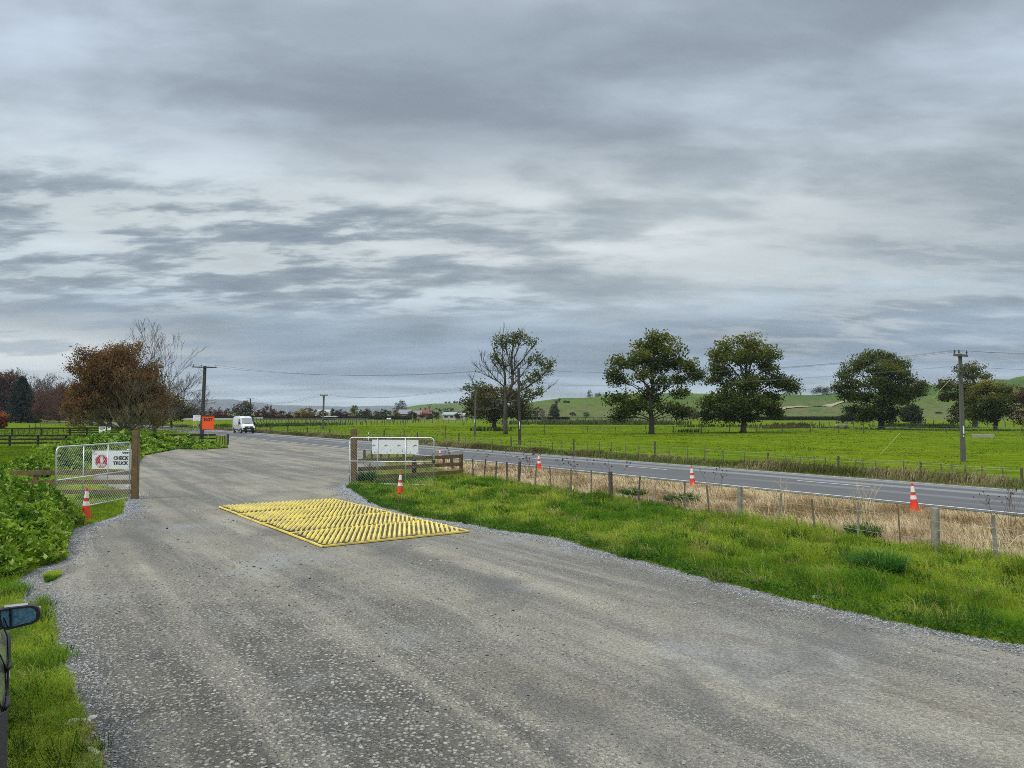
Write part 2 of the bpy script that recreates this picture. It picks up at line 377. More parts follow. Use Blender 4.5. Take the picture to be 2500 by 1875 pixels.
DRIVE = [Vector((*p, 0)) for p in reversed(near_r)] + redge + road_join + ledge + [Vector((*p, 0)) for p in near_l]
poly_sheet('driveway', DRIVE, 0.006, GRAVEL)

def asphalt_mat():
    m = bpy.data.materials.new('chipseal'); m.use_nodes = True; t = NT(m.node_tree); b = t.n['Principled BSDF']
    tc = t.node('ShaderNodeTexCoord').outputs['Object']; x, y, z = t.sep(tc)
    wob_ = t.m('MULTIPLY', t.m('SUBTRACT', t.noise(t.mapping(tc, (0, 0, 0), (0, 0, 0), (0.3, 0.05, 1)), 1.0, 3), 0.5), 0.7)
    xw = t.m('ADD', x, wob_)
    def stripe(c0, wd): return t.mr(t.m('ABSOLUTE', t.m('SUBTRACT', xw, c0)), wd * 0.35, wd, 1.0, 0.0)
    far = t.m('MAXIMUM', stripe(5.35, 0.55), stripe(7.0, 0.5)); nearr = t.m('MULTIPLY', t.m('MAXIMUM', stripe(1.2, 0.5), stripe(3.0, 0.5)), t.mr(t.noise(t.mapping(tc, (0, 0, 0), (0, 0, 0), (0.5, 0.05, 1)), 1.0, 3), 0.42, 0.6))
    tr_ = t.m('MAXIMUM', far, t.m('MULTIPLY', nearr, 0.4))
    n = t.noise(tc, 60, 4, 0.7); n2 = t.noise(t.mapping(tc, (0, 0, 0), (0, 0, 0), (1, 0.15, 1)), 0.8, 5)
    c = t.mix(t.mr(n, 0.3, 0.7), (0.055, 0.060, 0.063), (0.115, 0.12, 0.122))
    c = t.mix(t.m('MULTIPLY', t.mr(n2, 0.5, 0.7), 0.4), c, (0.07, 0.075, 0.08))
    c = t.mix(t.m('MULTIPLY', tr_, 0.55), c, (0.30, 0.305, 0.30))  # pale sky sheen of the wheel tracks, put into the colour too
    t.l.new(c, b.inputs['Base Color'])
    t.set(b.inputs['Roughness'], t.mr(tr_, 0, 1, 0.75, 0.34, False)); b.inputs['Specular IOR Level'].default_value = 0.5
    t.l.new(t.bump(n, 0.5, 0.006), b.inputs['Normal'])
    return m
ASPH = asphalt_mat()
LINE = mat('road_paint', (0.72, 0.72, 0.70), 0.55, var=0.1, vscale=2, dirt=(0.3, 0.3, 0.3), dirt_amt=0.5, dscale=6)
def sheet_local(name, quads, m, z, parent=None):
    mb = MB()
    for x0, x1, y0, y1 in quads: mb.add([(x0, y0, 0), (x1, y0, 0), (x1, y1, 0), (x0, y1, 0)], [(0, 1, 2, 3)])
    o = mb.build(name, m, parent); 
    if parent is None: o.location = (RO.x, RO.y, z); o.rotation_euler = (0, 0, RTH)
    return o
rd = sheet_local('road', [(-0.55, 8.1, s, s + 20) for s in range(-60, 700, 20)], ASPH, 0.012); tag(rd, kind='structure')
_c0 = road_as(*G(2116.5, 1189)[:2])[1]
dash = [(4.2, 4.32, _c0 + 11.5 * k, _c0 + 11.5 * k + 3.4) for k in range(-3, 30)]
tag(sheet_local('road_edge_line', [(-0.06, 0.07, s, s + 20) for s in range(-60, 700, 20)], LINE, 0.016), kind='structure')
tag(sheet_local('road_centre_line', dash, LINE, 0.016), kind='structure')
tag(sheet_local('road_far_line', [(7.55, 7.65, s, s + 20) for s in range(-60, 700, 20)], LINE, 0.016), kind='structure')

# ------------------------------------------------------------------ hills
HPX = [(900, 1019), (1010, 1018), (1090, 1012), (1180, 1003), (1250, 991), (1308, 979), (1371, 971), (1431, 970), (1489, 962.6), (1560, 960), (1634, 959), (1713, 960), (1885, 960), (1984, 964), (2072, 957), (2160, 954),
       (2220, 948), (2263, 940), (2300, 937), (2345, 940), (2390, 931), (2431, 925), (2465, 926), (2482, 920), (2540, 912), (2700, 900), (3100, 890), (3600, 900)]
HY0, HY1 = 395.0, 650.0
_hp = np.array([p[0] for p in HPX], float); _hz = np.array([(1010 - p[1]) * HY1 / F + CAMH for p in HPX])
def hill_z(px, Y):
    s_ = np.clip((Y - HY0) / (HY1 - HY0), 0, 1.6); rid = np.maximum(np.interp(px, _hp, _hz), 0)
    prof = np.where(s_ < 1, s_ ** 1.25 * (1.55 - 0.55 * s_), 1 - (s_ - 1) ** 2 * 1.1)
    x = (px - 1250) / F * Y
    gul = np.abs(fbm(x / 55 + Y / 90, Y / 70 - x / 160, 4) - 0.5) * 2
    nz = (fbm(x / 90, Y / 60, 4) - 0.5) * 5 + (fbm(x / 22 + 9, Y / 16, 3) - 0.5) * 2.0 - (1 - gul) ** 3 * 3.2
    return rid * prof + nz * np.clip(rid / 10, 0, 1) * np.sin(np.clip(s_, 0, 1) * PI) ** 0.8 * 0.9 - 0.3
def fan_grid(name, px, Y, zf, m):
    A, B = np.meshgrid(px, Y); X = (A - 1250) / F * B; Z = zf(A, B)
    V = np.stack([X.ravel(), B.ravel(), Z.ravel()], 1); r_, c_ = A.shape
    i = (np.arange(r_ - 1)[:, None] * c_ + np.arange(c_ - 1)[None, :]).ravel()
    return tag(bulk(name, V, np.stack([i, i + 1, i + c_ + 1, i + c_], 1), m, smooth=True), kind='structure')
def hill_mat():
    m = bpy.data.materials.new('hill_pasture'); m.use_nodes = True; t = NT(m.node_tree); b = t.n['Principled BSDF']
    g = t.node('ShaderNodeNewGeometry').outputs['Position']; z = t.sep(g)[2]
    n1 = t.noise(t.mapping(g, (0, 0, 0), (0, 0, R(25)), (1, 0.5, 1)), 0.022, 6, 0.6, 0.5); n2 = t.noise(t.mapping(g, (5, 2, 0), (0, 0, R(-35)), (1, 0.25, 2)), 0.09, 7, 0.65, 0.4); n3 = t.noise(g, 0.5, 5, 0.7)
    c = t.mix(t.mr(n1, 0.38, 0.62), (0.052, 0.112, 0.013), (0.092, 0.145, 0.020))
    lo = t.mr(t.m('ADD', z, t.m('MULTIPLY', n1, 22)), 26.0, 15.0)
    c = t.mix(t.m('MULTIPLY', lo, t.mr(n2, 0.35, 0.6)), c, (0.135, 0.138, 0.052))
    c = t.mix(t.m('MULTIPLY', t.mr(n2, 0.52, 0.68), 0.65), c, (0.055, 0.075, 0.02))
    c = t.mix(t.m('MULTIPLY', t.mr(n3, 0.5, 0.7), 0.35), c, (0.045, 0.065, 0.018))
    t.l.new(c, b.inputs['Base Color']); b.inputs['Roughness'].default_value = 0.9; b.inputs['Specular IOR Level'].default_value = 0.1
    t.l.new(t.bump(t.m('ADD', n2, t.m('MULTIPLY', n3, 0.35)), 0.9, 2.5), b.inputs['Normal'])
    return m
HILLM = hill_mat()
fan_grid('hills', np.arange(900, 3601, 6.0), np.linspace(HY0, HY1 + 150, 74), hill_z, HILLM)
DHP = ([700, 960, 1000, 1060, 1100, 1150, 1185, 1300, 1500], [1012, 1005, 992, 985.5, 984, 986, 988, 992, 1000])
def dist_hill_z(px, Y):
    rid = (1010 - np.interp(px, *DHP)) * 1700 / F + CAMH; s_ = np.clip((Y - 1150) / 550, 0, 1.4)
    return rid * np.sin(np.clip(s_, 0, 1.4) * PI / 2) + (fbm(px / 20, Y / 80) - .5) * 4 * np.clip(s_, 0, 1) - .5
fan_grid('far_hill', np.arange(700, 1501, 8.0), np.linspace(1150, 1900, 20), dist_hill_z, HILLM)
MPX = [(-2600, 990), (-1500, 982), (-300, 985), (100, 984), (330, 978), (420, 976), (504, 975), (566, 975), (590, 978), (612, 981), (640, 983.5), (655, 986.5), (680, 989), (739, 990), (800, 991.5), (850, 992.5), (900, 991), (943, 990), (985, 993), (1040, 994), (1120, 998), (1300, 1002), (1600, 1004)]
_mp = np.array([p[0] for p in MPX], float); _mz = np.array([(1010 - p[1]) * 5000 / F + CAMH for p in MPX])
def mount_z(px, Y):
    s_ = np.clip((Y - 4300) / 700, 0, 1); return np.interp(px, _mp, _mz) * s_ ** 0.8 + (fbm(px / 12, Y / 120) - .5) * 5 * s_ - .5
MOUNTM = mat('forested_range', (0.055, 0.08, 0.08), 0.95, var=0.4, vscale=0.004)  # base colour lightened and blued to carry part of the distance haze
fan_grid('mountains', np.arange(-2600, 1601, 8.0), np.linspace(4300, 5000, 10), mount_z, MOUNTM)
# farm track on the hill
tb = MB(); 
def on_hill(px, py_guess_Y, dz=0.25):
    z = float(hill_z(np.array([float(px)]), np.array([float(py_guess_Y)]))[0]); return Vector(((px - 1250) / F * py_guess_Y, py_guess_Y, z + dz))
def ribbon(name, pts, wid, m, dz):
    vs = []; fs = []
    for i, (px, Y) in enumerate(pts):
        vs += [on_hill(px, Y - wid / 2, dz), on_hill(px, Y + wid / 2, dz)]
        if i: k = 2 * i; fs.append((k - 2, k, k + 1, k - 1))
    return tag(MB().add(vs, fs).build(name, m), kind='structure')
EARTH = mat('bare_earth', (0.30, 0.235, 0.165), 0.95, var=0.35, vscale=0.4)
def lin(a, b_, n): return [tuple(np.array(a) + (np.array(b_) - np.array(a)) * k / (n - 1)) for k in range(n)]
ribbon('track', lin((1840, 478), (2080, 528), 30), 9, EARTH, 0.5)

# the air
hz = bpy.data.materials.new('haze'); hz.use_nodes = True; t = NT(hz.node_tree); t.n.clear()
o_ = t.node('ShaderNodeOutputMaterial'); pv_ = t.node('ShaderNodeVolumePrincipled'); pv_.inputs['Color'].default_value = (0.78, 0.89, 1.0, 1); pv_.inputs['Density'].default_value = 0.00011
pv_.inputs['Anisotropy'].default_value = 0.0
t.l.new(pv_.outputs[0], o_.inputs['Volume'])
tag(MB().box((0, 2650, 59.5), (18200, 5700, 121)).build('haze', hz), kind='stuff')
# ------------------------------------------------------------------ blades and leaves
def jitter(col, n, v, rng=RNG):
    c = np.tile(np.array(col, float), (n, 1)) if np.ndim(col) == 1 else np.array(col, float)
    return np.clip(c * (1 + (rng.random((n, 1)) - 0.5) * 2 * v), 0.002, 1)
def scatter(poly, n, ref=8.0, pw=1.3, rng=RNG, holes=()):
    xs = [p[0] for p in poly]; ys = [p[1] for p in poly]
    x = rng.uniform(min(xs), max(xs), n); y = rng.uniform(min(ys), max(ys), n)
    k = inpoly(x, y, poly) & (rng.random(n) < (ref / np.maximum(y, ref)) ** pw)
    for h in holes: k &= ~inpoly(x, y, h)
    return x[k], y[k]
def edge_dist(x, y, poly):
    d = np.full(len(x), 1e9); n = len(poly)
    for i in range(n):
        ax, ay = poly[i][0], poly[i][1]; bx, by = poly[(i + 1) % n][0], poly[(i + 1) % n][1]
        L = (bx - ax) ** 2 + (by - ay) ** 2 + 1e-9; t_ = np.clip(((x - ax) * (bx - ax) + (y - ay) * (by - ay)) / L, 0, 1)
        d = np.minimum(d, np.hypot(x - ax - t_ * (bx - ax), y - ay - t_ * (by - ay)))
    return d
def blades(name, x, y, h, wd, col, m, lean=0.5, wind=(0.5, -0.2), z=0.0, label=None, parent=None, kind='stuff', tipcol=1.25, rng=RNG, ang=None):
    n = len(x); a = rng.uniform(0, 2 * PI, n) if ang is None else ang; ca, sa = np.cos(a), np.sin(a)
    lx = ca * lean * rng.random(n) + wind[0] * lean; ly = sa * lean * rng.random(n) + wind[1] * lean
    h = np.broadcast_to(h, (n,)) * (0.6 + 0.7 * rng.random(n)); wd = np.broadcast_to(wd, (n,)) * (0.7 + 0.6 * rng.random(n))
    b = rng.uniform(0, 2 * PI, n); wx, wy = np.cos(b) * wd / 2, np.sin(b) * wd / 2
    z = np.broadcast_to(z, (n,)); V = np.zeros((n, 5, 3), np.float32)
    mx, my, mz = x + lx * h * 0.35, y + ly * h * 0.35, z + h * 0.6
    tx, ty, tz = x + lx * h * 1.05, y + ly * h * 1.05, z + h * (1.0 - 0.35 * np.minimum(np.hypot(lx, ly), 1))
    V[:, 0] = np.stack([x - wx, y - wy, z], 1); V[:, 1] = np.stack([x + wx, y + wy, z], 1)
    V[:, 2] = np.stack([mx - wx * .8, my - wy * .8, mz], 1); V[:, 3] = np.stack([mx + wx * .8, my + wy * .8, mz], 1); V[:, 4] = np.stack([tx, ty, tz], 1)
    i = np.arange(n)[:, None] * 5
    T = np.concatenate([i + np.array([[0, 1, 3]]), i + np.array([[0, 3, 2]]), i + np.array([[2, 3, 4]])], 0)
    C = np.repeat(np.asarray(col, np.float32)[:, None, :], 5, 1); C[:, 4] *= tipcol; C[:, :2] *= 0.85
    o = bulk(name, V.reshape(-1, 3), T, m, np.clip(C.reshape(-1, 3), 0, 1), parent)
    return tag(o, label, kind=kind) if kind else o
def leaves(pos, size, col, up=0.6, rng=RNG, out=None, asp=0.62):
    n = len(pos); nr = rng.normal(size=(n, 3)); nr[:, 2] = np.abs(nr[:, 2]) * 0.5 + up
    if out is not None: nr += out
    nr /= np.linalg.norm(nr, axis=1, keepdims=True); t_ = rng.normal(size=(n, 3)); t_ -= nr * (t_ * nr).sum(1, keepdims=True); t_ /= np.linalg.norm(t_, axis=1, keepdims=True) + 1e-9
    b = np.cross(nr, t_); s_ = (np.broadcast_to(size, (n,)) * (0.65 + 0.7 * rng.random(n)))[:, None]
    V = np.stack([pos - t_ * s_ / 2, pos + b * s_ * asp / 2 - nr * s_ * 0.07, pos + t_ * s_ / 2, pos - b * s_ * asp / 2 - nr * s_ * 0.07], 1)
    return V.reshape(-1, 3), np.arange(n * 4).reshape(n, 4), np.repeat(col, 4, 0)
def mixcol(a, b, t_): return np.asarray(a)[None, :] * (1 - t_[:, None]) + np.asarray(b)[None, :] * t_[:, None]

# near verge beyond the drive
def fence_line(k): return FA.lerp(FB, k)
FA = Vector((10.15, 14.7, 0)); FB = Vector((-2.45, 36.5, 0))
fd = (FB - FA).normalized(); FEXT = FA - fd * 14
vpoly = [Vector((9.5, 6.2, 0))] + [p for p in redge if p.y < 33.5 and p.x > -7.5][:] 
vpoly = [p for p in vpoly if p.y < 33.6] + [Vector((-6.6, 33.2, 0)), Vector((-5.2, 37, 0)), Vector((-2.6, 37.2, 0)), FB + Vector((0.5, 0.3, 0)), FA + Vector((0.45, 0.3, 0)), FEXT, Vector((14, 4, 0))]
def grasscol(x, y, yel=0.45):
    n1 = fbm(x / 1.7, y / 1.7, 4); n2 = fbm(x / 0.6 + 40, y / 0.6, 3)
    c = mixcol((0.095, 0.215, 0.014), (0.36, 0.46, 0.055), np.clip((n1 - 0.38) * 4.0, 0, 1))
    c = c * (1 - np.clip((n2 - 0.5) * 2.6, 0, .55)[:, None]) + np.array((0.026, 0.070, 0.008)) * np.clip((n2 - 0.5) * 2.6, 0, .55)[:, None]
    r_ = RNG.random(len(x)); dry = r_ > 1 - 0.16 * yel * 2 * np.clip((n1 - 0.35) * 3, 0, 1)
    c[dry] = (0.38, 0.33, 0.14); return jitter(c, len(x), 0.3)
x, y = scatter(vpoly, 900000, 9, 1.15)
ed = edge_dist(x, y, [(p[0], p[1]) for p in vpoly]); hh = 0.05 + 0.50 * fbm(x / 0.8 + 3, y / 0.8, 4) ** 2.0 * np.clip(ed / 0.9 + 0.25, 0, 1)
fdx = (x - FA.x) * fd.y - (y - FA.y) * fd.x; hh *= 1 + 0.75 * np.exp(-(np.abs(fdx) / 0.8) ** 2)
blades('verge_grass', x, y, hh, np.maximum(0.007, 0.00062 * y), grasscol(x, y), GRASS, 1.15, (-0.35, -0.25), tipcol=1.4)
def clumps(name, poly, nc, per, h, ref, pw, yel):
    cx, cy = scatter(poly, nc, ref, pw); m_ = len(cx); k = np.repeat(np.arange(m_), per); n = len(k); a = RNG.uniform(0, 2 * PI, n); r_ = 0.13 * np.sqrt(RNG.random(n)); x = cx[k] + r_ * np.cos(a); y = cy[k] + r_ * np.sin(a)
    kind = RNG.random(m_); cc = np.zeros((m_, 3)); cc[:] = (0.13, 0.25, 0.025); cc[kind < .35] = (0.035, 0.095, 0.012); cc[kind > 1 - yel] = (0.36, 0.35, 0.12); cc = jitter(cc, m_, .3)
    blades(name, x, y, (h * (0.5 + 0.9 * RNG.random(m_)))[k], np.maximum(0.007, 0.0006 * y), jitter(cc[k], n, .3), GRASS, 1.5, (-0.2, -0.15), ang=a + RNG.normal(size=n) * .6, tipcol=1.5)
clumps('grass_clumps', vpoly, 5200, 46, 0.24, 9, 0.8, .12)
sx_, sy_ = scatter(vpoly, 3000, 9, .6); blades('seed_stalks', sx_, sy_, 0.42, np.maximum(0.005, 0.00035 * sy_), jitter((0.42, 0.38, 0.19), len(sx_), .3), DRY, 0.8, (-0.2, 0.0))
# big tufts standing out of the verge
def tuft(name, p, n, rad, h, col, label, cat, wd=0.012, lean=0.9):
    a = RNG.uniform(0, 2 * PI, n); r_ = rad * 0.55 * np.sqrt(RNG.random(n)); x = r_ * np.cos(a); y = r_ * np.sin(a)
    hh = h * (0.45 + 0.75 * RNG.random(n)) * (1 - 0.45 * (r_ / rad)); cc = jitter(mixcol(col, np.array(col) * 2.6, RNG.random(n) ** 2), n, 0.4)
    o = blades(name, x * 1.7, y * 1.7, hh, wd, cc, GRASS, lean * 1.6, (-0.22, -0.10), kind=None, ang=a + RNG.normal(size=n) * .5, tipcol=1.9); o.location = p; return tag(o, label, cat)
tuft('grass_tussock', G(2150, 1395), 1500, 0.42, 0.48, (0.038, 0.105, 0.018), 'dark green tussock leaning over in the pale verge, nearest the drive', 'tussock', 0.011)
tuft('grass_tussock', G(2110, 1308), 900, 0.4, 0.42, (0.03, 0.085, 0.018), 'dark tussock against the wire fence, left of the thick pale post', 'tussock')
tuft('grass_tussock', G(1665, 1232), 1100, 0.55, 0.5, (0.022, 0.07, 0.014), 'dark tussock at the wire fence, roughly below the third roadside cone', 'tussock', 0.016)
tuft('grass_tussock', G(1545, 1212), 800, 0.5, 0.42, (0.032, 0.085, 0.016), 'green tussock at the fence beside the round black-topped thick post', 'tussock', 0.016)
tuft('grass_tussock', G(898, 1183), 1000, 0.35, 0.75, (0.022, 0.065, 0.014), 'dark leafy clump of long grass behind the right gate, by its post', 'tussock', 0.02, 0.6)

# left lawn
lpoly = [p for p in ledge if p.y < G(0, 1390).y] + [Vector((-2.9, 3, 0)), Vector((-9, 3, 0)), Vector((-18, 12, 0)), Vector((-17, 15, 0))]
x, y = scatter(lpoly, 420000, 7, 1.1)
blades('lawn_grass', x, y, 0.07 + 0.10 * fbm(x / 0.5, y / 0.5, 3), np.maximum(0.006, 0.00055 * y), grasscol(x, y, 0.25), GRASS, 1.25, (0.15, -0.1), tipcol=1.5)
clumps('grass_clumps', lpoly, 2600, 40, 0.17, 7, 0.8, .12)
gpoly = [G(*p) for p in [(318, 1214), (306, 1226), (303, 1240), (300, 1256), (260, 1270), (215, 1283), (183, 1292), (150, 1300), (120, 1262), (150, 1240), (180, 1225), (196, 1190), (222, 1180), (250, 1190)]]
x, y = scatter(gpoly, 60000, 20, 0)
blades('gate_grass', x, y, 0.06 + 0.09 * fbm(x / 0.5, y / 0.5, 3), 0.013, grasscol(x, y, 0.2), GRASS, 0.8)
for k, (pp, n) in enumerate([([(105, 1408), (118, 1402), (148, 1398), (150, 1404), (130, 1418), (112, 1424)], 6000)]):
    x, y = scatter([G(*q) for q in pp], n, 20, 0); blades('drive_grass', x, y, 0.07, 0.012, grasscol(x, y, 0.2), GRASS, 0.8)

# dry grass between the near fence and the road
fo = [FEXT, FA, FB, FB + fd * 16]
dpoly = [FEXT + Vector((.25, .15, 0)), FA + Vector((.3, .2, 0)), FB + Vector((.2, .2, 0)), Vector((-6.3, 43.4, 0)), road(-0.75, 29), road(-0.75, -25)]
poly_sheet('dry_verge', dpoly, 0.004, mat('dry_thatch', (0.30, 0.225, 0.13), 0.95, var=0.4, vscale=3))
x, y = scatter(dpoly, 620000, 16, 1.0)
k = RNG.random(len(x)) < np.clip((fbm(x / 0.8 + 60, y / 0.8, 3) - .25) * 4, .25, 1); x, y = x[k], y[k]
n = fbm(x / 1.3, y / 1.3, 4); c = mixcol((0.32, 0.23, 0.13), (0.76, 0.64, 0.45), np.clip((n - .34) * 3.2, 0, 1)); g_ = RNG.random(len(x)) < 0.02 + .25 * (fbm(x / 1.9 + 20, y / 1.9, 3) > .62); c[g_] = (0.10, 0.13, 0.03); bk = RNG.random(len(x)) < 0.12; c[bk] = (0.20, 0.12, 0.055)
a_, s_ = road_as(x, y); hh = (0.10 + 0.46 * fbm(x / 0.9, y / 0.9 + 9, 3) ** 1.3) * np.clip((-a_ - 0.5) / 2.6, 0.16, 1)
blades('dry_grass', x, y, hh, np.maximum(0.008, 0.00062 * y), jitter(c, len(x), 0.25), DRY, 0.85, (-0.45, 0.15))
# rough grass beyond the road, up to the paddock fence
k = RNG.random(85000); s0 = -38 + 340 * k ** 1.9; a0 = RNG.uniform(8.0, 11.2, 85000); x = RO.x + RNV.x * a0 + RD.x * s0; y = RO.y + RNV.y * a0 + RD.y * s0
n = fbm(x / 2.2, y / 2.2, 4); n2 = fbm(x / 5 + 30, y / 5, 3)
c = mixcol((0.075, 0.10, 0.022), (0.33, 0.28, 0.16), np.clip((n - .32) * 3, 0, 1)); bk = RNG.random(len(x)) < 0.2; c[bk] = (0.13, 0.085, 0.05); g_ = (RNG.random(len(x)) < 0.55) & (n2 < 0.52); c[g_] = (0.085, 0.14, 0.022)
a_, s_ = road_as(x, y); hh = (0.24 + 0.72 * np.clip(n2 - 0.25, 0, 1)) * np.clip((a_ - 8.0) / 0.9, 0.25, 1) * np.clip((11.2 - a_) / 0.9, 0.4, 1)
blades('roadside_grass', x, y, hh, np.maximum(0.02, 0.0007 * y), jitter(c, len(x), 0.3), DRY, 0.7)
# paddock sward: short tufts out to the trees
fpoly = [road(10.9, -30), road(10.9, 130), Vector((-80, 190, 0)), Vector((100, 190, 0)), Vector((100, 40, 0))]
x, y = scatter(fpoly, 420000, 40, 0.8)
n = fbm(x / 2.5 + 7, y / 2.5, 4); k = RNG.random(len(x)) < np.clip((n - .3) * 2.2, 0.05, 1); x, y, n = x[k], y[k], n[k]
c = mixcol((0.17, 0.25, 0.012), (0.115, 0.19, 0.010), np.clip((n - .45) * 3, 0, 1))
blades('paddock_grass', x, y, 0.06 + 0.12 * np.clip(n - .3, 0, 1), 0.0011 * y, jitter(c, len(x), 0.25), GRASS, 1.5)
lp = [Vector((-16, 30, 0)), Vector((-62, 60, 0)), Vector((-105, 170, 0)), Vector((-60, 170, 0)), Vector((-46, 72, 0)), Vector((-26, 42, 0))]
x, y = scatter(lp, 90000, 40, 0.4); n = fbm(x / 2.5 + 7, y / 2.5, 4); c = mixcol((0.115, 0.18, 0.01), (0.06, 0.115, 0.008), np.clip((n - .4) * 3, 0, 1))
blades('lawn_tufts', x, y, 0.06 + 0.12 * np.clip(n - .3, 0, 1), 0.0011 * y, jitter(c, len(x), 0.25), GRASS, 0.9)
lp = [P(-150, 1010, 72), P(-150, 1010, 40), P(150, 1010, 50), P(250, 1010, 70)]
x, y = scatter(lp, 120000, 40, 0.3); n = fbm(x / 1.5 + 7, y / 1.5, 4); blades('lawn_tufts', x, y, 0.05 + 0.10 * np.clip(n - .3, 0, 1), 0.035, jitter(mixcol((0.15, 0.235, 0.012), (0.085, 0.15, 0.010), np.clip((n - .4) * 3, 0, 1)), len(x), .25), GRASS, 1.5)
# long grass round both gates' rail fences
gp = [G(*q) for q in [(120, 1168), (200, 1158), (258, 1152), (228, 1163), (222, 1178), (250, 1190), (290, 1200), (318, 1212), (250, 1218), (140, 1200)]]
x, y = scatter(gp, 50000, 20, 0); blades('fence_grass', x, y, 0.10 + 0.22 * fbm(x, y, 3), 0.016, grasscol(x, y, 0.3), GRASS, 0.9)
gp = [p for p in redge if p.y > 32.5] + [G(940, 1112), Vector((-6.3, 43.4, 0)), FB + Vector((.2, .2, 0)), Vector((-2.3, 36.3, 0)), Vector((-6.6, 32.7, 0))]
x, y = scatter(gp, 60000, 30, 0); c = grasscol(x, y, 0.4); k = RNG.random(len(x)) < np.clip((y - 35) / 6, .15, .6); c[k] = jitter((0.36, 0.30, 0.15), k.sum(), .3)
blades('fence_grass', x, y, 0.12 + 0.36 * fbm(x, y, 3), 0.022, c, GRASS, 0.9)
# rank weeds, rushes in the paddock (drains)
def patch(name, pts, wid, n, h, col, wd, m=GRASS):
    k = RNG.random(n) * (len(pts) - 1); i = k.astype(int); f_ = k - i; A = np.array([(p.x, p.y) for p in pts])
    q = A[i] * (1 - f_[:, None]) + A[i + 1] * f_[:, None] + RNG.normal(size=(n, 2)) * np.array([wid, wid])
    kk = fbm(q[:, 0] / 3, q[:, 1] / 3, 3) > 0.42; q = q[kk]
    return blades(name, q[:, 0], q[:, 1], h, wd, jitter(col, len(q), 0.4), m, 0.5)
patch('rushes', [G(1165, 1052), G(1230, 1053)], 1.2, 260, 0.8, (0.03, 0.045, 0.015), 0.12)
patch('rushes', [G(1655, 1055.5), G(1695, 1055.5)], 1.0, 130, 0.6, (0.03, 0.05, 0.015), 0.12)
patch('rushes', [G(1680, 1042.5), G(1800, 1042)], 2.5, 420, 0.7, (0.04, 0.06, 0.02), 0.2)
patch('rushes', [G(1860, 1046.5), G(1940, 1045)], 2.0, 500, 0.8, (0.09, 0.085, 0.035), 0.16)
patch('rushes', [G(1890, 1043), G(2000, 1044)], 2.5, 600, 1.1, (0.045, 0.05, 0.02), 0.2)
patch('rushes', [G(2160, 1042.5), G(2330, 1045.5)], 2.0, 1100, 1.0, (0.04, 0.06, 0.02), 0.17)
patch('rushes', [G(2000, 1044.5), G(2130, 1048), G(2260, 1051), G(2500, 1053)], 1.6, 800, 0.35, (0.05, 0.09, 0.015), 0.2)
patch('rushes', [G(1290, 1036), G(1450, 1036), G(1640, 1036.5)], 5, 2200, 1.3, (0.075, 0.095, 0.04), 0.35)
patch('rushes', [G(560, 1043), G(700, 1039.5), G(800, 1037)], 4, 1200, 0.8, (0.045, 0.09, 0.02), 0.35)

# broad-leaved weeds on the left
def weeds(name, poly, n, H, size, ref, pw, label=None):
    x, y = scatter(poly, n, ref, pw); P2 = [(p[0], p[1]) for p in poly]; ed = edge_dist(x, y, P2); Hh = H(x, y) if callable(H) else np.full(len(x), H)
    lump = 0.30 + 1.45 * fbm(x / 1.0, y / 1.0, 3) ; lump2 = fbm(x / 0.42 + 5, y / 0.42, 2)
    top = Hh * np.clip(ed / 1.5, 0.08, 1) ** 0.6 * lump * (0.55 + 0.9 * lump2)
    z = top * (1 - 0.75 * RNG.random(len(x)) ** 2.2)
    s_ = (np.maximum(size, 0.0042 * y) if pw else size) * (0.55 + 1.1 * RNG.random(len(x)) ** 2)
    k = RNG.random(len(x)) < np.clip((fbm(x / 0.55 + 31, y / 0.55, 3) - .28) * 5, .12, 1); x, y, z, s_, top = x[k], y[k], z[k], s_[k], top[k]
    st = RNG.random(len(x)) < .012; blades('weed_stems', x[st], y[st], top[st] * 1.0 + .12, np.maximum(0.01, 0.0007 * y[st]), jitter((0.20, 0.20, 0.07), st.sum(), .5), GRASS, .35)
    t_ = np.clip((fbm(x / 0.8 + 70, y / 0.8, 3) - .3) * 2.5, 0, 1)
    c = mixcol((0.050, 0.135, 0.010), (0.23, 0.37, 0.030), t_); li = RNG.random(len(x)) < 0.2; c[li] = (0.38, 0.50, 0.13); yl = RNG.random(len(x)) < 0.02; c[yl] = (0.25, 0.19, 0.06)
    return tag(bulk(name, *leaves(np.stack([x, y, z], 1), s_, c)[:2], LEAF, jitter(np.repeat(c, 4, 0), len(c) * 4, 0.0)), label, kind='stuff')
near_w = [G(*p) for p in [(208, 1284), (180, 1296), (164, 1340), (164, 1368), (105, 1388), (50, 1412), (-100, 1440), (-420, 1360), (-330, 1250), (0, 1232), (70, 1240), (140, 1254), (196, 1266)]]
weeds('weeds', near_w, 230000, 1.05, 0.092, 14, 0.0)
mid_w = [G(*p) for p in [(-420, 1172), (60, 1168), (128, 1171), (158, 1188), (150, 1222), (70, 1240), (0, 1234), (-420, 1270)]]
weeds('weeds', mid_w, 60000, 0.40, 0.10, 20, 0.0)
WFRONT = [(556, 1094), (500, 1098), (430, 1097), (395, 1104), (352, 1112), (335, 1130), (310, 1141), (245, 1149), (200, 1158), (130, 1166), (60, 1170), (-300, 1172)]
far_w = [G(*p) for p in WFRONT] + [Vector((gx(px, Y), Y, 0)) for px, Y in [(-300, 34), (0, 37), (70, 41), (150, 50), (225, 58), (290, 68), (335, 71), (410, 75), (490, 75), (545, 71)]]
def farH(x, y):
    px = 1250 + x / y * F; return np.interp(px, [0, 150, 226, 289, 335, 400, 440, 500, 556], [1.0, 1.05, .92, .98, 1.05, .8, .62, .42, .33])
weeds('weeds', far_w, 300000, farH, 0.12, 34, 0.9)
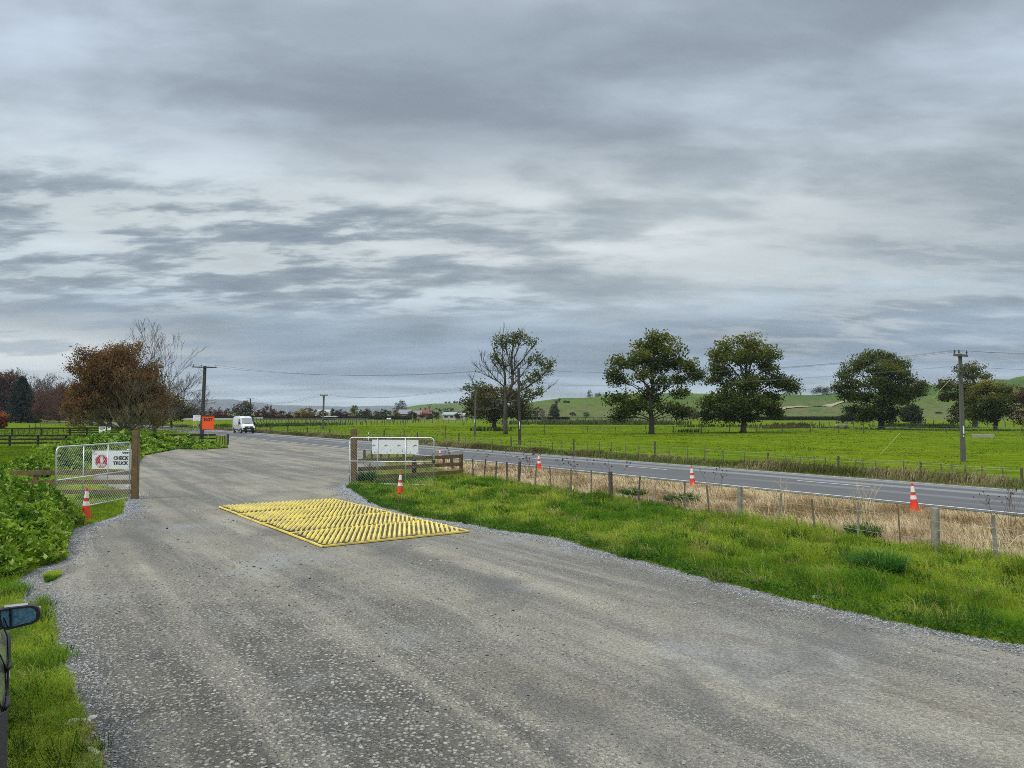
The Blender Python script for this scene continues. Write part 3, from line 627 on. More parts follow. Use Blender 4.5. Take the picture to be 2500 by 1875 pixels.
# low clover and dock along the right edge of the drive
rl = [p for p in redge if 8 < p.y < 33 and p.x > -7]
pts = np.array([(p.x, p.y) for p in rl]); n = 15000; i = RNG.integers(0, len(pts) - 1, n); f_ = RNG.random((n, 1))
q = pts[i] * (1 - f_) + pts[i + 1] * f_ + np.abs(RNG.normal(size=(n, 1))) * np.array([[0.28, 0.22]]) + RNG.normal(size=(n, 2)) * 0.05
pos = np.stack([q[:, 0], q[:, 1], 0.02 + 0.13 * RNG.random(n)], 1); c = jitter(mixcol((0.03, 0.10, 0.012), (0.09, 0.19, 0.03), RNG.random(n)), n, .2)
V, Fc, C = leaves(pos, 0.05, c); tag(bulk('clover', V, Fc, LEAF, C), kind='stuff')

# loose stones on the drive
def stones(name, x, y, size, col, flat=0.55, rng=RNG):
    n = len(x); B = np.array([[1, 0, 0], [.45, .85, 0], [-.55, .8, 0], [-1, -.05, 0], [-.4, -.85, 0], [.6, -.75, 0], [.35, .2, 1], [-.35, -.15, .9]], float)
    a = rng.uniform(0, 2 * PI, n); ca, sa = np.cos(a), np.sin(a); s_ = size * (0.5 + 1.0 * rng.random(n) ** 1.6)
    V = np.tile(B[None], (n, 1, 1)) * (1 + 0.35 * (rng.random((n, 8, 1)) - .5)); V[:, :, 1] *= 0.72; V[:, :, 2] *= flat; V *= s_[:, None, None] / 2
    X = V[:, :, 0] * ca[:, None] - V[:, :, 1] * sa[:, None]; Y = V[:, :, 0] * sa[:, None] + V[:, :, 1] * ca[:, None]
    tx, ty = rng.normal(size=(2, n, 1)) * 0.18; Z = V[:, :, 2] + X * tx + Y * ty
    V = np.stack([X + x[:, None], Y + y[:, None], Z + 0.009], 2)
    T = np.array([[0, 1, 6], [1, 2, 6], [2, 7, 6], [2, 3, 7], [3, 4, 7], [4, 5, 7], [5, 6, 7], [5, 0, 6]])
    T = (np.arange(n)[:, None, None] * 8 + T[None]).reshape(-1, 3)
    return tag(bulk(name, V.reshape(-1, 3), T, STONE, np.repeat(col, 8, 0)), kind='stuff')
def stone_mat():
    m = bpy.data.materials.new('stone'); m.use_nodes = True; t = NT(m.node_tree); b = t.n['Principled BSDF']
    t.l.new(t.node('ShaderNodeAttribute', attribute_name='Col').outputs['Color'], b.inputs['Base Color']); b.inputs['Roughness'].default_value = 0.85; b.inputs['Specular IOR Level'].default_value = 0.25
    return m
STONE = stone_mat()
D2 = [(p.x, p.y) for p in DRIVE]
x, y = scatter(D2, 4200000, 5.4, 2.0); ok = (y > 5.4) & (y < 26); x, y = x[ok], y[ok]
rx = x + y * 0.33; loose = np.clip((4.6 - rx) / 3.6, 0, 1) * np.clip((19 - y) / 11, 0, 1) + np.clip(fbm(x / 1.1, y / 1.1, 3) - .52, 0, 1) * 2.2
loose *= 0.55 + 1.2 * np.clip(fbm(x / 2.4 + 8, y / 2.4, 4) - .28, 0, 1) * 1.6
k = RNG.random(len(x)) < np.clip(loose, 0.02, 1) * 0.95; x, y = x[k], y[k]; print('chips', len(x))
g_ = RNG.random(len(x)) ** 1.3; c = mixcol((0.105, 0.105, 0.098), (0.315, 0.31, 0.275), g_)
stones('gravel_chips', x, y, np.maximum(0.025, 0.0031 * y) * (0.55 + 1.0 * RNG.random(len(x)) ** 3), jitter(c, len(x), .12), 0.42)
# windrow of loose grey chip along the drive's edges
def edge_stones(pts, n, sp, inward):
    A = np.array([(p.x, p.y) for p in pts]); L = np.hypot(*(A[1:] - A[:-1]).T); pb = L / L.sum(); i = RNG.choice(len(L), n, p=pb); f_ = RNG.random((n, 1))
    d = A[i + 1] - A[i]; nn = np.stack([-d[:, 1], d[:, 0]], 1) / (np.hypot(*d.T)[:, None] + 1e-9)
    return A[i] + d * f_ + nn * inward * (np.abs(RNG.normal(size=(n, 1))) * sp - 0.06)
q = np.concatenate([edge_stones([p for p in redge if 7 < p.y < 33], 26000, 0.28, 1), edge_stones([p for p in ledge if 5 < p.y < 30], 15000, 0.3, 1)])
c = jitter(mixcol((0.11, 0.12, 0.13), (0.40, 0.42, 0.44), RNG.random(len(q)) ** 1.3), len(q), .1)
stones('edge_gravel', q[:, 0], q[:, 1], np.maximum(0.024, 0.0016 * q[:, 1]), c)
# ------------------------------------------------------------------ trees
def curve_pts(a, b, n, sag=0.0, wob_=0.0):
    a = Vector(a); b = Vector(b); L = (b - a).length; pts = []
    for i in range(n + 1):
        f_ = i / n; p = a.lerp(b, f_); k = math.sin(f_ * PI)
        p = p + Vector((random.uniform(-1, 1), random.uniform(-1, 1), random.uniform(-.6, .6))) * wob_ * L * k + Vector((0, 0, sag * L * k)); pts.append(p)
    return pts
GREENOAK = ((0.030, 0.052, 0.010), (0.105, 0.135, 0.020), (0.215, 0.195, 0.034))
def lobed_tree(name, label, base, Y, lobes, trunk_r, trunk_top, cols=GREENOAK, clumps=26, per=42, lsize=0.31, group=None, cat='tree', spread=0.62, twig=True, seed=1, bark=None, dmul=2.3):
    """lobes: (px, py, rx, ry, dy) in photo pixels at distance Y; built round the trunk base"""
    random.seed(seed); rng = np.random.default_rng(seed); b0 = P(base[0], base[1], Y); b0.z = max(b0.z, 0) if base[1] < 1010 else 0.0
    o = empty(name, b0, 0, label, cat, group); sc = Y / F
    T = MB(); tt = P(trunk_top[0], trunk_top[1], Y) - b0
    tp = curve_pts((0, 0, -0.1), tt, 6, 0, 0.02); rr = [trunk_r * (1.0 - 0.62 * i / 6) for i in range(7)]; rr[0] *= 1.55
    tp.insert(1, tp[0].lerp(tp[1], 0.25)); rr.insert(1, trunk_r * 1.08)
    T.tube(tp, rr, 9)
    pos = []; tint = []
    zmax = max(P(l[0], l[1] - l[3], Y).z for l in lobes) - b0.z
    for (px, py, rx, ry, dy) in lobes:
        c = P(px, py, Y) - b0; c.y += dy * sc; rx_, rz_ = rx * sc, ry * sc; rd_ = rx_ * 0.85
        f_ = min(0.95, max(0.12, (c.z * 0.62) / tt.z)); att = Vector((0, 0, 0)).lerp(tt, f_); k = int(f_ * 6)
        if not (px == trunk_top[0] and py == trunk_top[1]):
            L = curve_pts(att, c, 5, 0.06, 0.05); r0 = min(trunk_r * 0.55, 0.05 + 0.045 * rx_); T.tube(L, [r0 * (1 - 0.8 * i / 5) for i in range(6)], 6)
        else: L = [att, c]
        vol = max(0.15, rx_ * rz_ / 9.0); nc = max(4, int(clumps * dmul * vol))
        for _ in range(nc):
            d = rng.normal(size=3); d /= np.linalg.norm(d); r_ = rng.random() ** 0.38
            q = np.array([c.x + d[0] * rx_ * r_, c.y + d[1] * rd_ * r_, c.z + d[2] * rz_ * r_])
            if d[2] < -0.3 and rng.random() < 0.35: continue
            if twig:
                s_ = L[random.randint(max(0, len(L) - 3), len(L) - 1)]; T.tube(curve_pts(s_, q, 2, 0.05, 0.06), [0.05, 0.035, 0.018], 3, False)
            m_ = int(per * (0.5 + rng.random())); rad = spread * (0.7 + 0.7 * rng.random())
            pp = q + np.clip(rng.normal(size=(m_, 3)), -1.45, 1.45) * np.array([rad, rad, rad * 0.62]); pos.append(pp)
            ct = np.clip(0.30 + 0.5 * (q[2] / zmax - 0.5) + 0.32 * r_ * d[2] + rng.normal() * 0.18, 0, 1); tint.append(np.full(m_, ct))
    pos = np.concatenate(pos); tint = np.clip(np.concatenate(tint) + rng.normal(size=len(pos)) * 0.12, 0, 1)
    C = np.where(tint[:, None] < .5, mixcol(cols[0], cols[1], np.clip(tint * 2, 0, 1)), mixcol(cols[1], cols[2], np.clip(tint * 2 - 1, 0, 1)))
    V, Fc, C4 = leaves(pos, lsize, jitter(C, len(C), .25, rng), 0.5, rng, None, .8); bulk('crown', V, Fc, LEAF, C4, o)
    T.build('trunk', bark or BARK, o, True)
    return o
# the four oaks and their neighbours in the paddock; lobes traced as ellipses of foliage
def z1(pts, ox=1450, oy=780, s=4.0218): return [(ox + a / s, oy + b / s, c / s, d / s, e) for a, b, c, d, e in pts]
lobed_tree('oak_tree', 'broad oak with a pointed crown and a see-through gap at mid height', (1590.5, 1059.7), 113, z1([
    (630, 190, 130, 85, 0), (520, 290, 150, 90, 20), (740, 300, 130, 90, -15), (280, 430, 125, 95, 0), (430, 400, 130, 90, -30), (600, 420, 170, 90, 30), (800, 430, 130, 85, 10), (950, 480, 100, 75, 0), (1010, 560, 62, 50, 0),
    (190, 540, 65, 60, 0), (260, 590, 90, 55, 20), (420, 560, 110, 55, -30), (640, 640, 120, 60, -20), (860, 590, 80, 40, 0), (260, 780, 125, 75, 0), (400, 840, 130, 80, -30), (240, 930, 95, 70, 10), (340, 900, 110, 70, 25),
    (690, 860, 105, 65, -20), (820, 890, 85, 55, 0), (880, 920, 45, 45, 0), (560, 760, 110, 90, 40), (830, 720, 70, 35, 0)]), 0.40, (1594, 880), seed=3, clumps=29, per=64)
lobed_tree('oak_tree', 'dense oak with a rounded double top and a low skirt of dark leaves', (1814, 1056), 122, z1([
    (1300, 270, 100, 85, 0), (1220, 370, 110, 85, 0), (1360, 390, 110, 90, -30), (1530, 230, 110, 90, 0), (1640, 310, 120, 100, 20), (1740, 350, 85, 85, 0), (1520, 380, 120, 90, -30), (1180, 460, 85, 60, 0), (1280, 520, 120, 60, 20),
    (1180, 590, 70, 40, 0), (1680, 470, 110, 70, -10), (1500, 520, 90, 60, 30), (1460, 640, 130, 90, -40), (1340, 640, 110, 60, 20), (1620, 640, 130, 70, 10), (1800, 600, 120, 75, 0), (1910, 620, 85, 65, 0), (1940, 670, 45, 45, 0),
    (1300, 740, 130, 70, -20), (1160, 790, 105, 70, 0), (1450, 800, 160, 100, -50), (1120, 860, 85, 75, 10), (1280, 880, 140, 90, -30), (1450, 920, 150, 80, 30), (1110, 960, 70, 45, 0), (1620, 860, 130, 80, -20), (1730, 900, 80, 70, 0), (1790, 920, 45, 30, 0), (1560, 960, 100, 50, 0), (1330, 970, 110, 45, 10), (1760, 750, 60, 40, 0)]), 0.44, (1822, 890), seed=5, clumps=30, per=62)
def z2(pts): return z1(pts, 2000, 800, 4.148)
lobed_tree('oak_tree', 'domed oak with a very dense dark crown, alone left of the tall utility pole', (2152, 1048), 148, z2([
    (560, 290, 130, 65, 0), (440, 340, 110, 65, 10), (700, 330, 120, 70, 0), (810, 400, 110, 80, 0), (350, 430, 110, 75, 0), (250, 500, 80, 70, 0), (560, 430, 140, 80, -40), (700, 480, 130, 90, -20), (860, 500, 75, 75, 0), (190, 590, 50, 60, 0),
    (300, 610, 110, 80, 0), (500, 580, 150, 90, -50), (700, 620, 140, 90, -30), (880, 590, 90, 70, 0), (1000, 590, 78, 62, 0), (1010, 660, 45, 40, 0), (290, 690, 90, 60, 10), (400, 720, 110, 70, -20), (600, 740, 150, 80, -40), (780, 720, 120, 80, 0), (900, 700, 60, 60, 0),
    (380, 840, 90, 50, 20), (480, 850, 120, 80, -30), (660, 870, 130, 80, -20), (700, 930, 60, 40, 0), (450, 930, 60, 30, 0), (560, 900, 70, 50, 20)]), 0.52, (2152, 890), ((0.026, 0.048, 0.011), (0.084, 0.115, 0.020), (0.18, 0.165, 0.030)), seed=7, clumps=32, per=66)
lobed_tree('oak_tree', 'oak partly hidden behind the right utility pole, with an open bare-sided crown', (2379.7, 1043.5), 168, z2([
    (1560, 410, 95, 50, 0), (1460, 440, 80, 55, 0), (1610, 470, 60, 50, 0), (1500, 500, 100, 40, 0), (1700, 500, 50, 35, 0), (1310, 570, 85, 55, 0), (1420, 600, 90, 60, -20), (1260, 640, 65, 60, 0), (1340, 690, 100, 50, 0), (1260, 700, 55, 30, 0), (1420, 770, 80, 60, 0), (1530, 620, 100, 70, 20),
    (1500, 740, 100, 70, 0), (1400, 860, 70, 50, 0), (1480, 900, 90, 50, 0), (1370, 940, 45, 25, 0), (1590, 870, 80, 70, 0)]), 0.5, (2376, 900), ((0.030, 0.048, 0.013), (0.092, 0.105, 0.026), (0.18, 0.135, 0.038)), seed=9, clumps=24, per=44, lsize=0.36)
lobed_tree('oak_tree', 'smaller rounded oak turning gold on its left side, just right of the tall utility pole', (2431.5, 1049.5), 142.6, z2([
    (1740, 600, 130, 60, 0), (1620, 640, 100, 60, 0), (1860, 640, 90, 60, 0), (1560, 720, 70, 70, 0), (1680, 740, 120, 80, -30), (1820, 740, 120, 80, -10), (1920, 720, 50, 60, 0), (1600, 820, 80, 60, 0), (1720, 840, 120, 70, -20), (1850, 840, 90, 60, 0), (1630, 920, 60, 40, 0), (1760, 920, 80, 50, 0), (1560, 860, 50, 40, 0)]), 0.40, (2428, 960),
    ((0.036, 0.062, 0.018), (0.095, 0.118, 0.024), (0.24, 0.185, 0.034)), seed=11, clumps=32, per=58)
lobed_tree('autumn_tree', 'russet tree cut off by the right edge of the picture', (2535, 1048), 140, z2([
    (2090, 640, 90, 80, 0), (2010, 740, 80, 70, 0), (2120, 760, 100, 100, 0), (1990, 850, 75, 70, 0), (2080, 880, 90, 80, -20), (2020, 950, 50, 45, 0), (2180, 700, 110, 120, 0), (2170, 900, 100, 90, 0)]), 0.5, (2530, 960), ((0.075, 0.045, 0.028), (0.13, 0.075, 0.042), (0.19, 0.11, 0.06)), seed=13, clumps=26, per=36, lsize=0.3)
lobed_tree('shrub', 'dark rounded shrub at the right foot of the third oak', (2225, 1033), 205, z2([(930, 850, 80, 60, 0), (890, 900, 80, 55, -10), (980, 910, 60, 50, 0), (940, 940, 70, 30, 0)]), 0.25, (2225, 1015), ((0.016, 0.032, 0.011), (0.03, 0.05, 0.016), (0.05, 0.07, 0.02)), cat='shrub', seed=15, clumps=50, per=36, lsize=0.45)
lobed_tree('shrub', 'low dark shrub beneath the left side of the third oak', (2080, 1030), 230, z2([(330, 900, 70, 40, 0), (260, 920, 50, 30, 0), (400, 920, 60, 30, 0)]), 0.2, (2080, 1018), ((0.018, 0.034, 0.012), (0.04, 0.06, 0.018), (0.10, 0.085, 0.03)), cat='shrub', seed=16, clumps=60, per=30, lsize=0.45)
def z3(pts): return z1(pts, 1100, 780, 5.53)
lobed_tree('willow_tree', 'bushy olive willow standing behind the half-bare tree, drooping to the grass', (1207, 1044.5), 163, z3([
    (600, 960, 170, 70, 0), (420, 1010, 130, 80, 0), (780, 1000, 140, 90, 10), (320, 1120, 130, 90, 0), (520, 1120, 160, 110, -30), (720, 1150, 150, 110, -20), (900, 1090, 130, 90, 0), (960, 1180, 100, 90, 0), (280, 1240, 95, 80, 0), (440, 1260, 140, 80, -30), (640, 1280, 130, 80, -20), (840, 1270, 140, 80, 0), (960, 1290, 60, 50, 0), (560, 1330, 90, 50, 0)]), 0.5, (1207, 990),
    ((0.040, 0.048, 0.013), (0.095, 0.095, 0.024), (0.14, 0.105, 0.04)), seed=17, clumps=34, per=44, lsize=0.36, spread=0.7)

# the half-bare tree: forked trunk, limbs and clumps as the photo draws them
def sparse_tree():
    random.seed(21); rng = np.random.default_rng(21); Y = 112.0; b0 = P(1233, 1060, Y); b0.z = 0; sc = Y / F / 5.53
    o = empty('half_bare_tree', b0, 0, 'half-bare forked tree with leaves only at the limb tips, behind the plain dark pole', 'tree')
    q = lambda a, b, dy=0: P(1100 + a / 5.53, 780 + b / 5.53, Y) - b0 + Vector((0, dy, 0))
    T = MB(); k = 1.0
    def limb(pts, r0, r1, n=6):
        n_ = len(pts); k0 = .6 if r0 <= .34 and r0 != .26 else 1; r0, r1 = r0 * k0, r1 * k0; T.tube([q(*p) for p in pts], [r0 + (r1 - r0) * i / (n_ - 1) for i in range(n_)], n)
        for i in range(1, n_):                                    # side twigs
            if r0 < 0.45:
                for _ in range(4):
                    f_ = random.random(); a = Vector(q(*pts[i - 1])).lerp(q(*pts[i]), f_); d = (q(*pts[i]) - q(*pts[i - 1])).normalized()
                    e = a + (d + Vector((random.uniform(-.9, .9), random.uniform(-.9, .9), random.uniform(-.1, .7)))).normalized() * random.uniform(0.7, 1.9)
                    mid = a.lerp(e, .5) + Vector((0, 0, .1)); T.tube([a, mid, e], [0.045, 0.035, 0.015], 3, False)
                    for __ in range(2):
                        e2 = e + Vector((random.uniform(-.6, .6), random.uniform(-.6, .6), random.uniform(0, .7))); T.tube([mid, e2], [0.025, 0.012], 3, False)
    limb([(742, 1560), (742, 1500), (738, 1300), (745, 1100), (735, 930), (740, 880)], 0.36, 0.19, 10)
    limb([(738, 900), (735, 760), (705, 560), (705, 380), (700, 230)], 0.34, 0.05)
    limb([(750, 1060), (800, 960), (838, 860), (838, 720)], 0.26, 0.17, 8)
    limb([(838, 730), (820, 600), (825, 480), (850, 330), (880, 200)], 0.26, 0.05)
    limb([(845, 700), (900, 640), (980, 540), (1060, 420), (1130, 350)], 0.22, 0.04); limb([(870, 680), (860, 520), (910, 380), (960, 260)], 0.18, 0.04)
    limb([(770, 1080), (860, 1010), (950, 960), (1100, 870), (1230, 770), (1370, 600)], 0.3, 0.05); limb([(850, 880), (950, 760), (1040, 640), (1160, 540)], 0.16, 0.04)
    limb([(735, 920), (660, 850), (560, 790), (470, 750), (360, 645)], 0.2, 0.03); limb([(640, 840), (560, 740), (470, 640), (420, 560)], 0.13, 0.03); limb([(715, 700), (640, 560), (580, 420)], 0.13, 0.03)
    limb([(700, 760), (640, 680), (600, 600)], 0.1, 0.03); limb([(725, 660), (790, 610), (830, 540)], 0.14, 0.05); limb([(830, 740), (760, 680), (720, 600)], 0.14, 0.05); limb([(790, 560), (760, 440), (740, 360), (760, 260)], 0.12, 0.03)
    limb([(760, 1120), (900, 1090), (1060, 1040), (1250, 990), (1330, 920)], 0.2, 0.03); limb([(730, 1240), (620, 1200), (500, 1220), (395, 1230)], 0.13, 0.03); limb([(770, 1180), (850, 1165), (900, 1170)], 0.1, 0.03)
    limb([(720, 1180), (560, 1060), (420, 960), (330, 900), (290, 790)], 0.16, 0.03); limb([(340, 900), (260, 930), (180, 955)], 0.08, 0.02); limb([(780, 800), (900, 700), (1000, 600)], 0.15, 0.04)
    pos = []; tint = []
    for (a, b, rx, ry, n) in [(670, 270, 70, 50, 8), (640, 350, 45, 50, 6), (780, 270, 60, 50, 7), (880, 230, 60, 50, 10), (960, 250, 70, 50, 9), (1060, 290, 70, 40, 7), (1130, 310, 50, 25, 4), (880, 300, 80, 40, 5), (740, 350, 40, 50, 4), (780, 470, 25, 30, 2), (600, 500, 60, 35, 7), (640, 580, 55, 45, 7), (710, 630, 35, 30, 3), (530, 490, 25, 10, 2),
                              (1080, 540, 70, 35, 8), (1160, 510, 50, 30, 5), (1200, 600, 50, 40, 6), (1260, 570, 60, 40, 7), (1330, 600, 55, 50, 8), (1280, 690, 80, 50, 10), (1150, 740, 80, 50, 10), (1050, 820, 80, 55, 11), (1150, 830, 60, 40, 6), (960, 870, 40, 50, 5), (900, 800, 20, 60, 2),
                              (1090, 980, 90, 30, 9), (1220, 970, 70, 35, 8), (1010, 1000, 60, 40, 6), (1080, 1060, 60, 30, 5), (230, 930, 60, 25, 7), (300, 920, 40, 35, 4), (430, 880, 40, 25, 4), (370, 920, 40, 40, 3)]:
        for _ in range(int(n * 1.4)):
            c = q(a + random.gauss(0, .5) * rx, b + random.gauss(0, .5) * ry, random.gauss(0, rx * sc * 5.53 / 8)); m_ = random.randint(9, 18)
            pos.append(np.array(c) + rng.normal(size=(m_, 3)) * .34); tint.append(np.full(m_, random.random()))
    pos = np.concatenate(pos); tint = np.concatenate(tint); C = mixcol((0.055, 0.085, 0.022), (0.16, 0.165, 0.045), tint)
    V, Fc, C4 = leaves(pos, 0.30, jitter(C, len(C), .3), 0.4, rng); bulk('crown', V, Fc, LEAF, C4, o); T.build('trunk', BARK, o, True)
sparse_tree()

# leafless and half-leafless trees: recursive forks
def bare_tree(name, label, base, Y, height, half, trunk_h, levels=5, n_main=7, seed=1, leafy=0.0, lcols=None, lsize=0.25, r0=0.4, bark=None, fan=1.0, upcurve=0.35, group=None, cat='tree', per=8, lean=0.0, lowleaf=0.0, twr=0.016, kids=(2, 3), lowest=.08, limb_r=.14, shell=False):
    random.seed(seed); rng = np.random.default_rng(seed); b0 = P(base[0], base[1], Y); b0.z = max(b0.z, 0) if base[1] < 1010 else 0.0
    o = empty(name, b0, 0, label, cat, group); T = MB(); tips = []
    T.tube([(0, 0, -.1), (0, 0, trunk_h * .5), (0, 0, trunk_h)], [r0 * 1.25, r0, r0 * .85], 8)
    Hc = height - trunk_h
    def grow(p, d, L, r, lv):
        n = 3; pts = [p]; dd = d.copy()
        for i in range(n):
            dd = (dd + Vector((random.gauss(0, .08), random.gauss(0, .08), upcurve * 0.28 + random.gauss(0, .05)))).normalized(); pts.append(pts[-1] + dd * L / n)
        T.tube(pts, [max(r * (1 - .35 * i / n), twr) for i in range(n + 1)], 5 if lv > 3 else 3, False)
        if lv <= 2: tips.append((pts[-1], lv)); 
        if lv <= 1: tips.append((pts[1], lv))
        if lv == 0: return
        for _ in range(random.randint(*kids)):
            at = pts[random.choice((2, 3, 3))]; ax = Vector((random.gauss(0, 1), random.gauss(0, 1), random.gauss(0, .6))); ax -= dd * ax.dot(dd); ax.normalize()
            grow(at, (dd + ax * random.uniform(.32, .72) * fan).normalized(), L * random.uniform(.62, .82), max(r * .6, twr), lv - 1)
    ratio = sum(0.70 ** i for i in range(levels + 1))
    for k in range(n_main):
        ph = 2 * PI * (k * 0.618034 + random.random() * .25); th = math.asin(min(1, lowest + (1 - lowest) * (k + .5) / n_main)) if n_main > 6 else random.uniform(.5, 1.4)
        ct, st = math.cos(th), math.sin(th); Lr = 1 / math.sqrt((ct / half) ** 2 + (st / Hc) ** 2); d = Vector((ct * math.cos(ph) + lean * .3, ct * math.sin(ph), st - .12 * ct)).normalized()
        z0 = trunk_h * random.uniform(.45, 1.0); grow(Vector((0, 0, z0)), d, Lr / ratio * random.uniform(.95, 1.15), limb_r * random.uniform(.7, 1.1), levels)
    T.build('trunk', bark or BARK, o, False)
    if leafy > 0:
        pos = []; tint = []
        for p, lv in tips:
            if p.z / height < lowleaf and random.random() < .8: continue
            if shell and (((p.x / half) ** 2 + (p.y / half) ** 2 + ((p.z - trunk_h) / Hc) ** 2) < .6 or (p.x > .3 * half and p.z < .62 * height)) and random.random() < .85: continue
            nz = vn(np.array([p.x / 2.2 + seed]), np.array([p.z / 2.2 + p.y / 3]))[0]
            if random.random() > leafy * (.25 + 1.5 * nz): continue
            m_ = random.randint(per // 2, per); pos.append(np.array(p) + rng.normal(size=(m_, 3)) * .30); tint.append(np.full(m_, random.random()))
        pos = np.concatenate(pos); tint = np.clip(np.concatenate(tint) + rng.normal(size=len(pos)) * .15, 0, 1)
        V, Fc, C4 = leaves(pos, lsize, jitter(mixcol(lcols[0], lcols[1], tint), len(pos), .3), .3, rng); bulk('crown', V, Fc, LEAF, C4, o)
    return o
RUST = ((0.10, 0.035, 0.012), (0.24, 0.095, 0.022)); TWIG = mat('olive_twig', (0.24, 0.20, 0.125), 0.9, var=0.3, vscale=1); TWIGP = mat('purple_twig', (0.115, 0.085, 0.08), 0.9, var=0.3, vscale=1); TWIGR = mat('red_twig', (0.13, 0.068, 0.05), 0.9, var=0.3, vscale=1)
bare_tree('beech_tree', 'big spreading beech with bare fanning lower twigs and rust leaves on its dome', (302, 1066), 100, 12.4, 6.7, 1.1, levels=5, n_main=38, seed=31, kids=(2, 4), leafy=.85, shell=True, lcols=((.11, .058, .027), (.235, .125, .047)), lsize=0.24, r0=0.34, bark=TWIG, fan=0.75, upcurve=0.30, per=10, lowleaf=0.3, twr=0.021, limb_r=.10, lowest=.02)
bare_tree('bare_tree', 'tall leafless tree rising behind the rust-leaved beech', (376, 1059), 115, 18.6, 7.6, 2.6, levels=5, n_main=24, seed=33, r0=0.30, bark=BARK, fan=0.75, upcurve=0.22, twr=0.014, limb_r=.10, lowest=.1)
lobed_tree('rust_tree', 'low olive-brown tree beside the road, between beech and left utility pole', (418, 1043), 170, [(420, 985, 34, 22, 0), (400, 1000, 30, 22, 0), (440, 1003, 22, 22, 0), (385, 985, 26, 26, 10), (425, 1012, 30, 14, 0), (372, 1005, 24, 24, 0)], 0.3, (418, 1005), ((0.05, 0.045, 0.016), (0.11, 0.085, 0.025), (0.18, 0.11, 0.035)), seed=35, clumps=40, per=30, lsize=.36)
lobed_tree('rust_tree', 'dense rust-brown tree in the roadside row, directly left of the beech', (222, 1038), 195, [(195, 960, 26, 24, 0), (215, 985, 36, 26, 0), (235, 950, 34, 30, 10), (195, 1000, 32, 18, -10), (250, 985, 34, 28, 0), (180, 985, 18, 18, 0), (225, 1008, 36, 12, 0)], 0.45, (222, 980), ((0.055, 0.024, 0.010), (0.12, 0.052, 0.016), (0.20, 0.085, 0.022)), seed=37, clumps=30, per=40, lsize=.42)
lobed_tree('rust_tree', 'dark brown tree with a stout trunk in the roadside row, behind the beech', (268, 1042), 175, [(268, 1000, 40, 20, 0), (300, 985, 40, 26, 20), (250, 1010, 26, 12, 0), (290, 1012, 34, 12, 0), (320, 1005, 30, 20, 10)], 0.55, (268, 990), ((0.028, 0.022, 0.010), (0.06, 0.04, 0.014), (0.11, 0.06, 0.02)), seed=38, clumps=30, per=36, lsize=.42)
lobed_tree('rust_tree', 'slim dark trunked tree in the roadside row, seen between two stouter trunks', (197, 1035), 215, [(197, 1000, 22, 16, 0), (190, 985, 20, 20, 0)], 0.35, (197, 985), ((0.06, 0.026, 0.012), (0.12, 0.05, 0.02), (0.16, 0.07, 0.03)), seed=39, clumps=50, per=30, lsize=.42)
for k, (px, py, Y, h, hw, lab) in enumerate([(145, 1032, 245, 12.0, 9.0, 'reddish twiggy tree with a low round crown, in the row right of the conifer'), (176, 1034, 232, 11.0, 8.0, 'pinkish brown twiggy tree in the roadside row, second from the conifer'), (115, 1031, 262, 11.5, 8.0, 'dull red twiggy tree touching the right side of the dark conifer')]):
    bare_tree('twiggy_tree', lab, (px, py), Y, h, hw, 1.8, levels=4, n_main=36, seed=41 + k, r0=.3, bark=TWIGR, fan=1.0, twr=.04, lowest=-.05, leafy=.8, lcols=((.085, .038, .026), (.15, .07, .045)), lsize=.34, per=5)
for k, (px, Y, top, hw, lab) in enumerate([(6, 300, 872, 7, 'tallest purple-brown bare tree at the left edge of the picture'), (42, 310, 884, 8, 'purple-brown bare tree rising straight behind the dark conifer'), (88, 305, 886, 7, 'bare grey-brown tree with an airy top, right of the conifer tip'), (122, 320, 914, 8, 'rounded bare brown tree behind the reddish twiggy ones'), (156, 330, 925, 8, 'lowest bare brown tree, beside the big rust beech')]):
    bare_tree('bare_tree', lab, (px, 1027), Y, (1027 - top) * Y / F * 1.02, hw * 1.15, 3.0, levels=4, n_main=24, seed=51 + k, r0=.35, bark=TWIGP, fan=.9, twr=.05, leafy=.5, lcols=((.075, .045, .036), (.12, .075, .055)), lsize=.42, per=4)
lobed_tree('rust_tree', 'maroon-brown leafy tree behind the left side of the conifer', (18, 1026), 285, [(15, 930, 26, 24, 0), (30, 960, 30, 24, 0), (5, 985, 24, 26, 0), (-10, 950, 24, 30, 0)], .4, (18, 960), ((.05, .022, .014), (.095, .042, .024), (.14, .06, .03)), seed=61, clumps=20, per=34, lsize=.5)
lobed_tree('orange_shrub', 'orange-red leafy shrub cut off by the left edge, at the paddock fence', (-4, 1049), 140, [(2, 1022, 13, 14, 0), (-6, 1034, 16, 12, 0), (4, 1038, 9, 8, 0)], .12, (-4, 1028), ((.12, .03, .012), (.26, .07, .02), (.36, .12, .03)), cat='shrub', seed=62, clumps=70, per=36, lsize=.24, spread=.3)
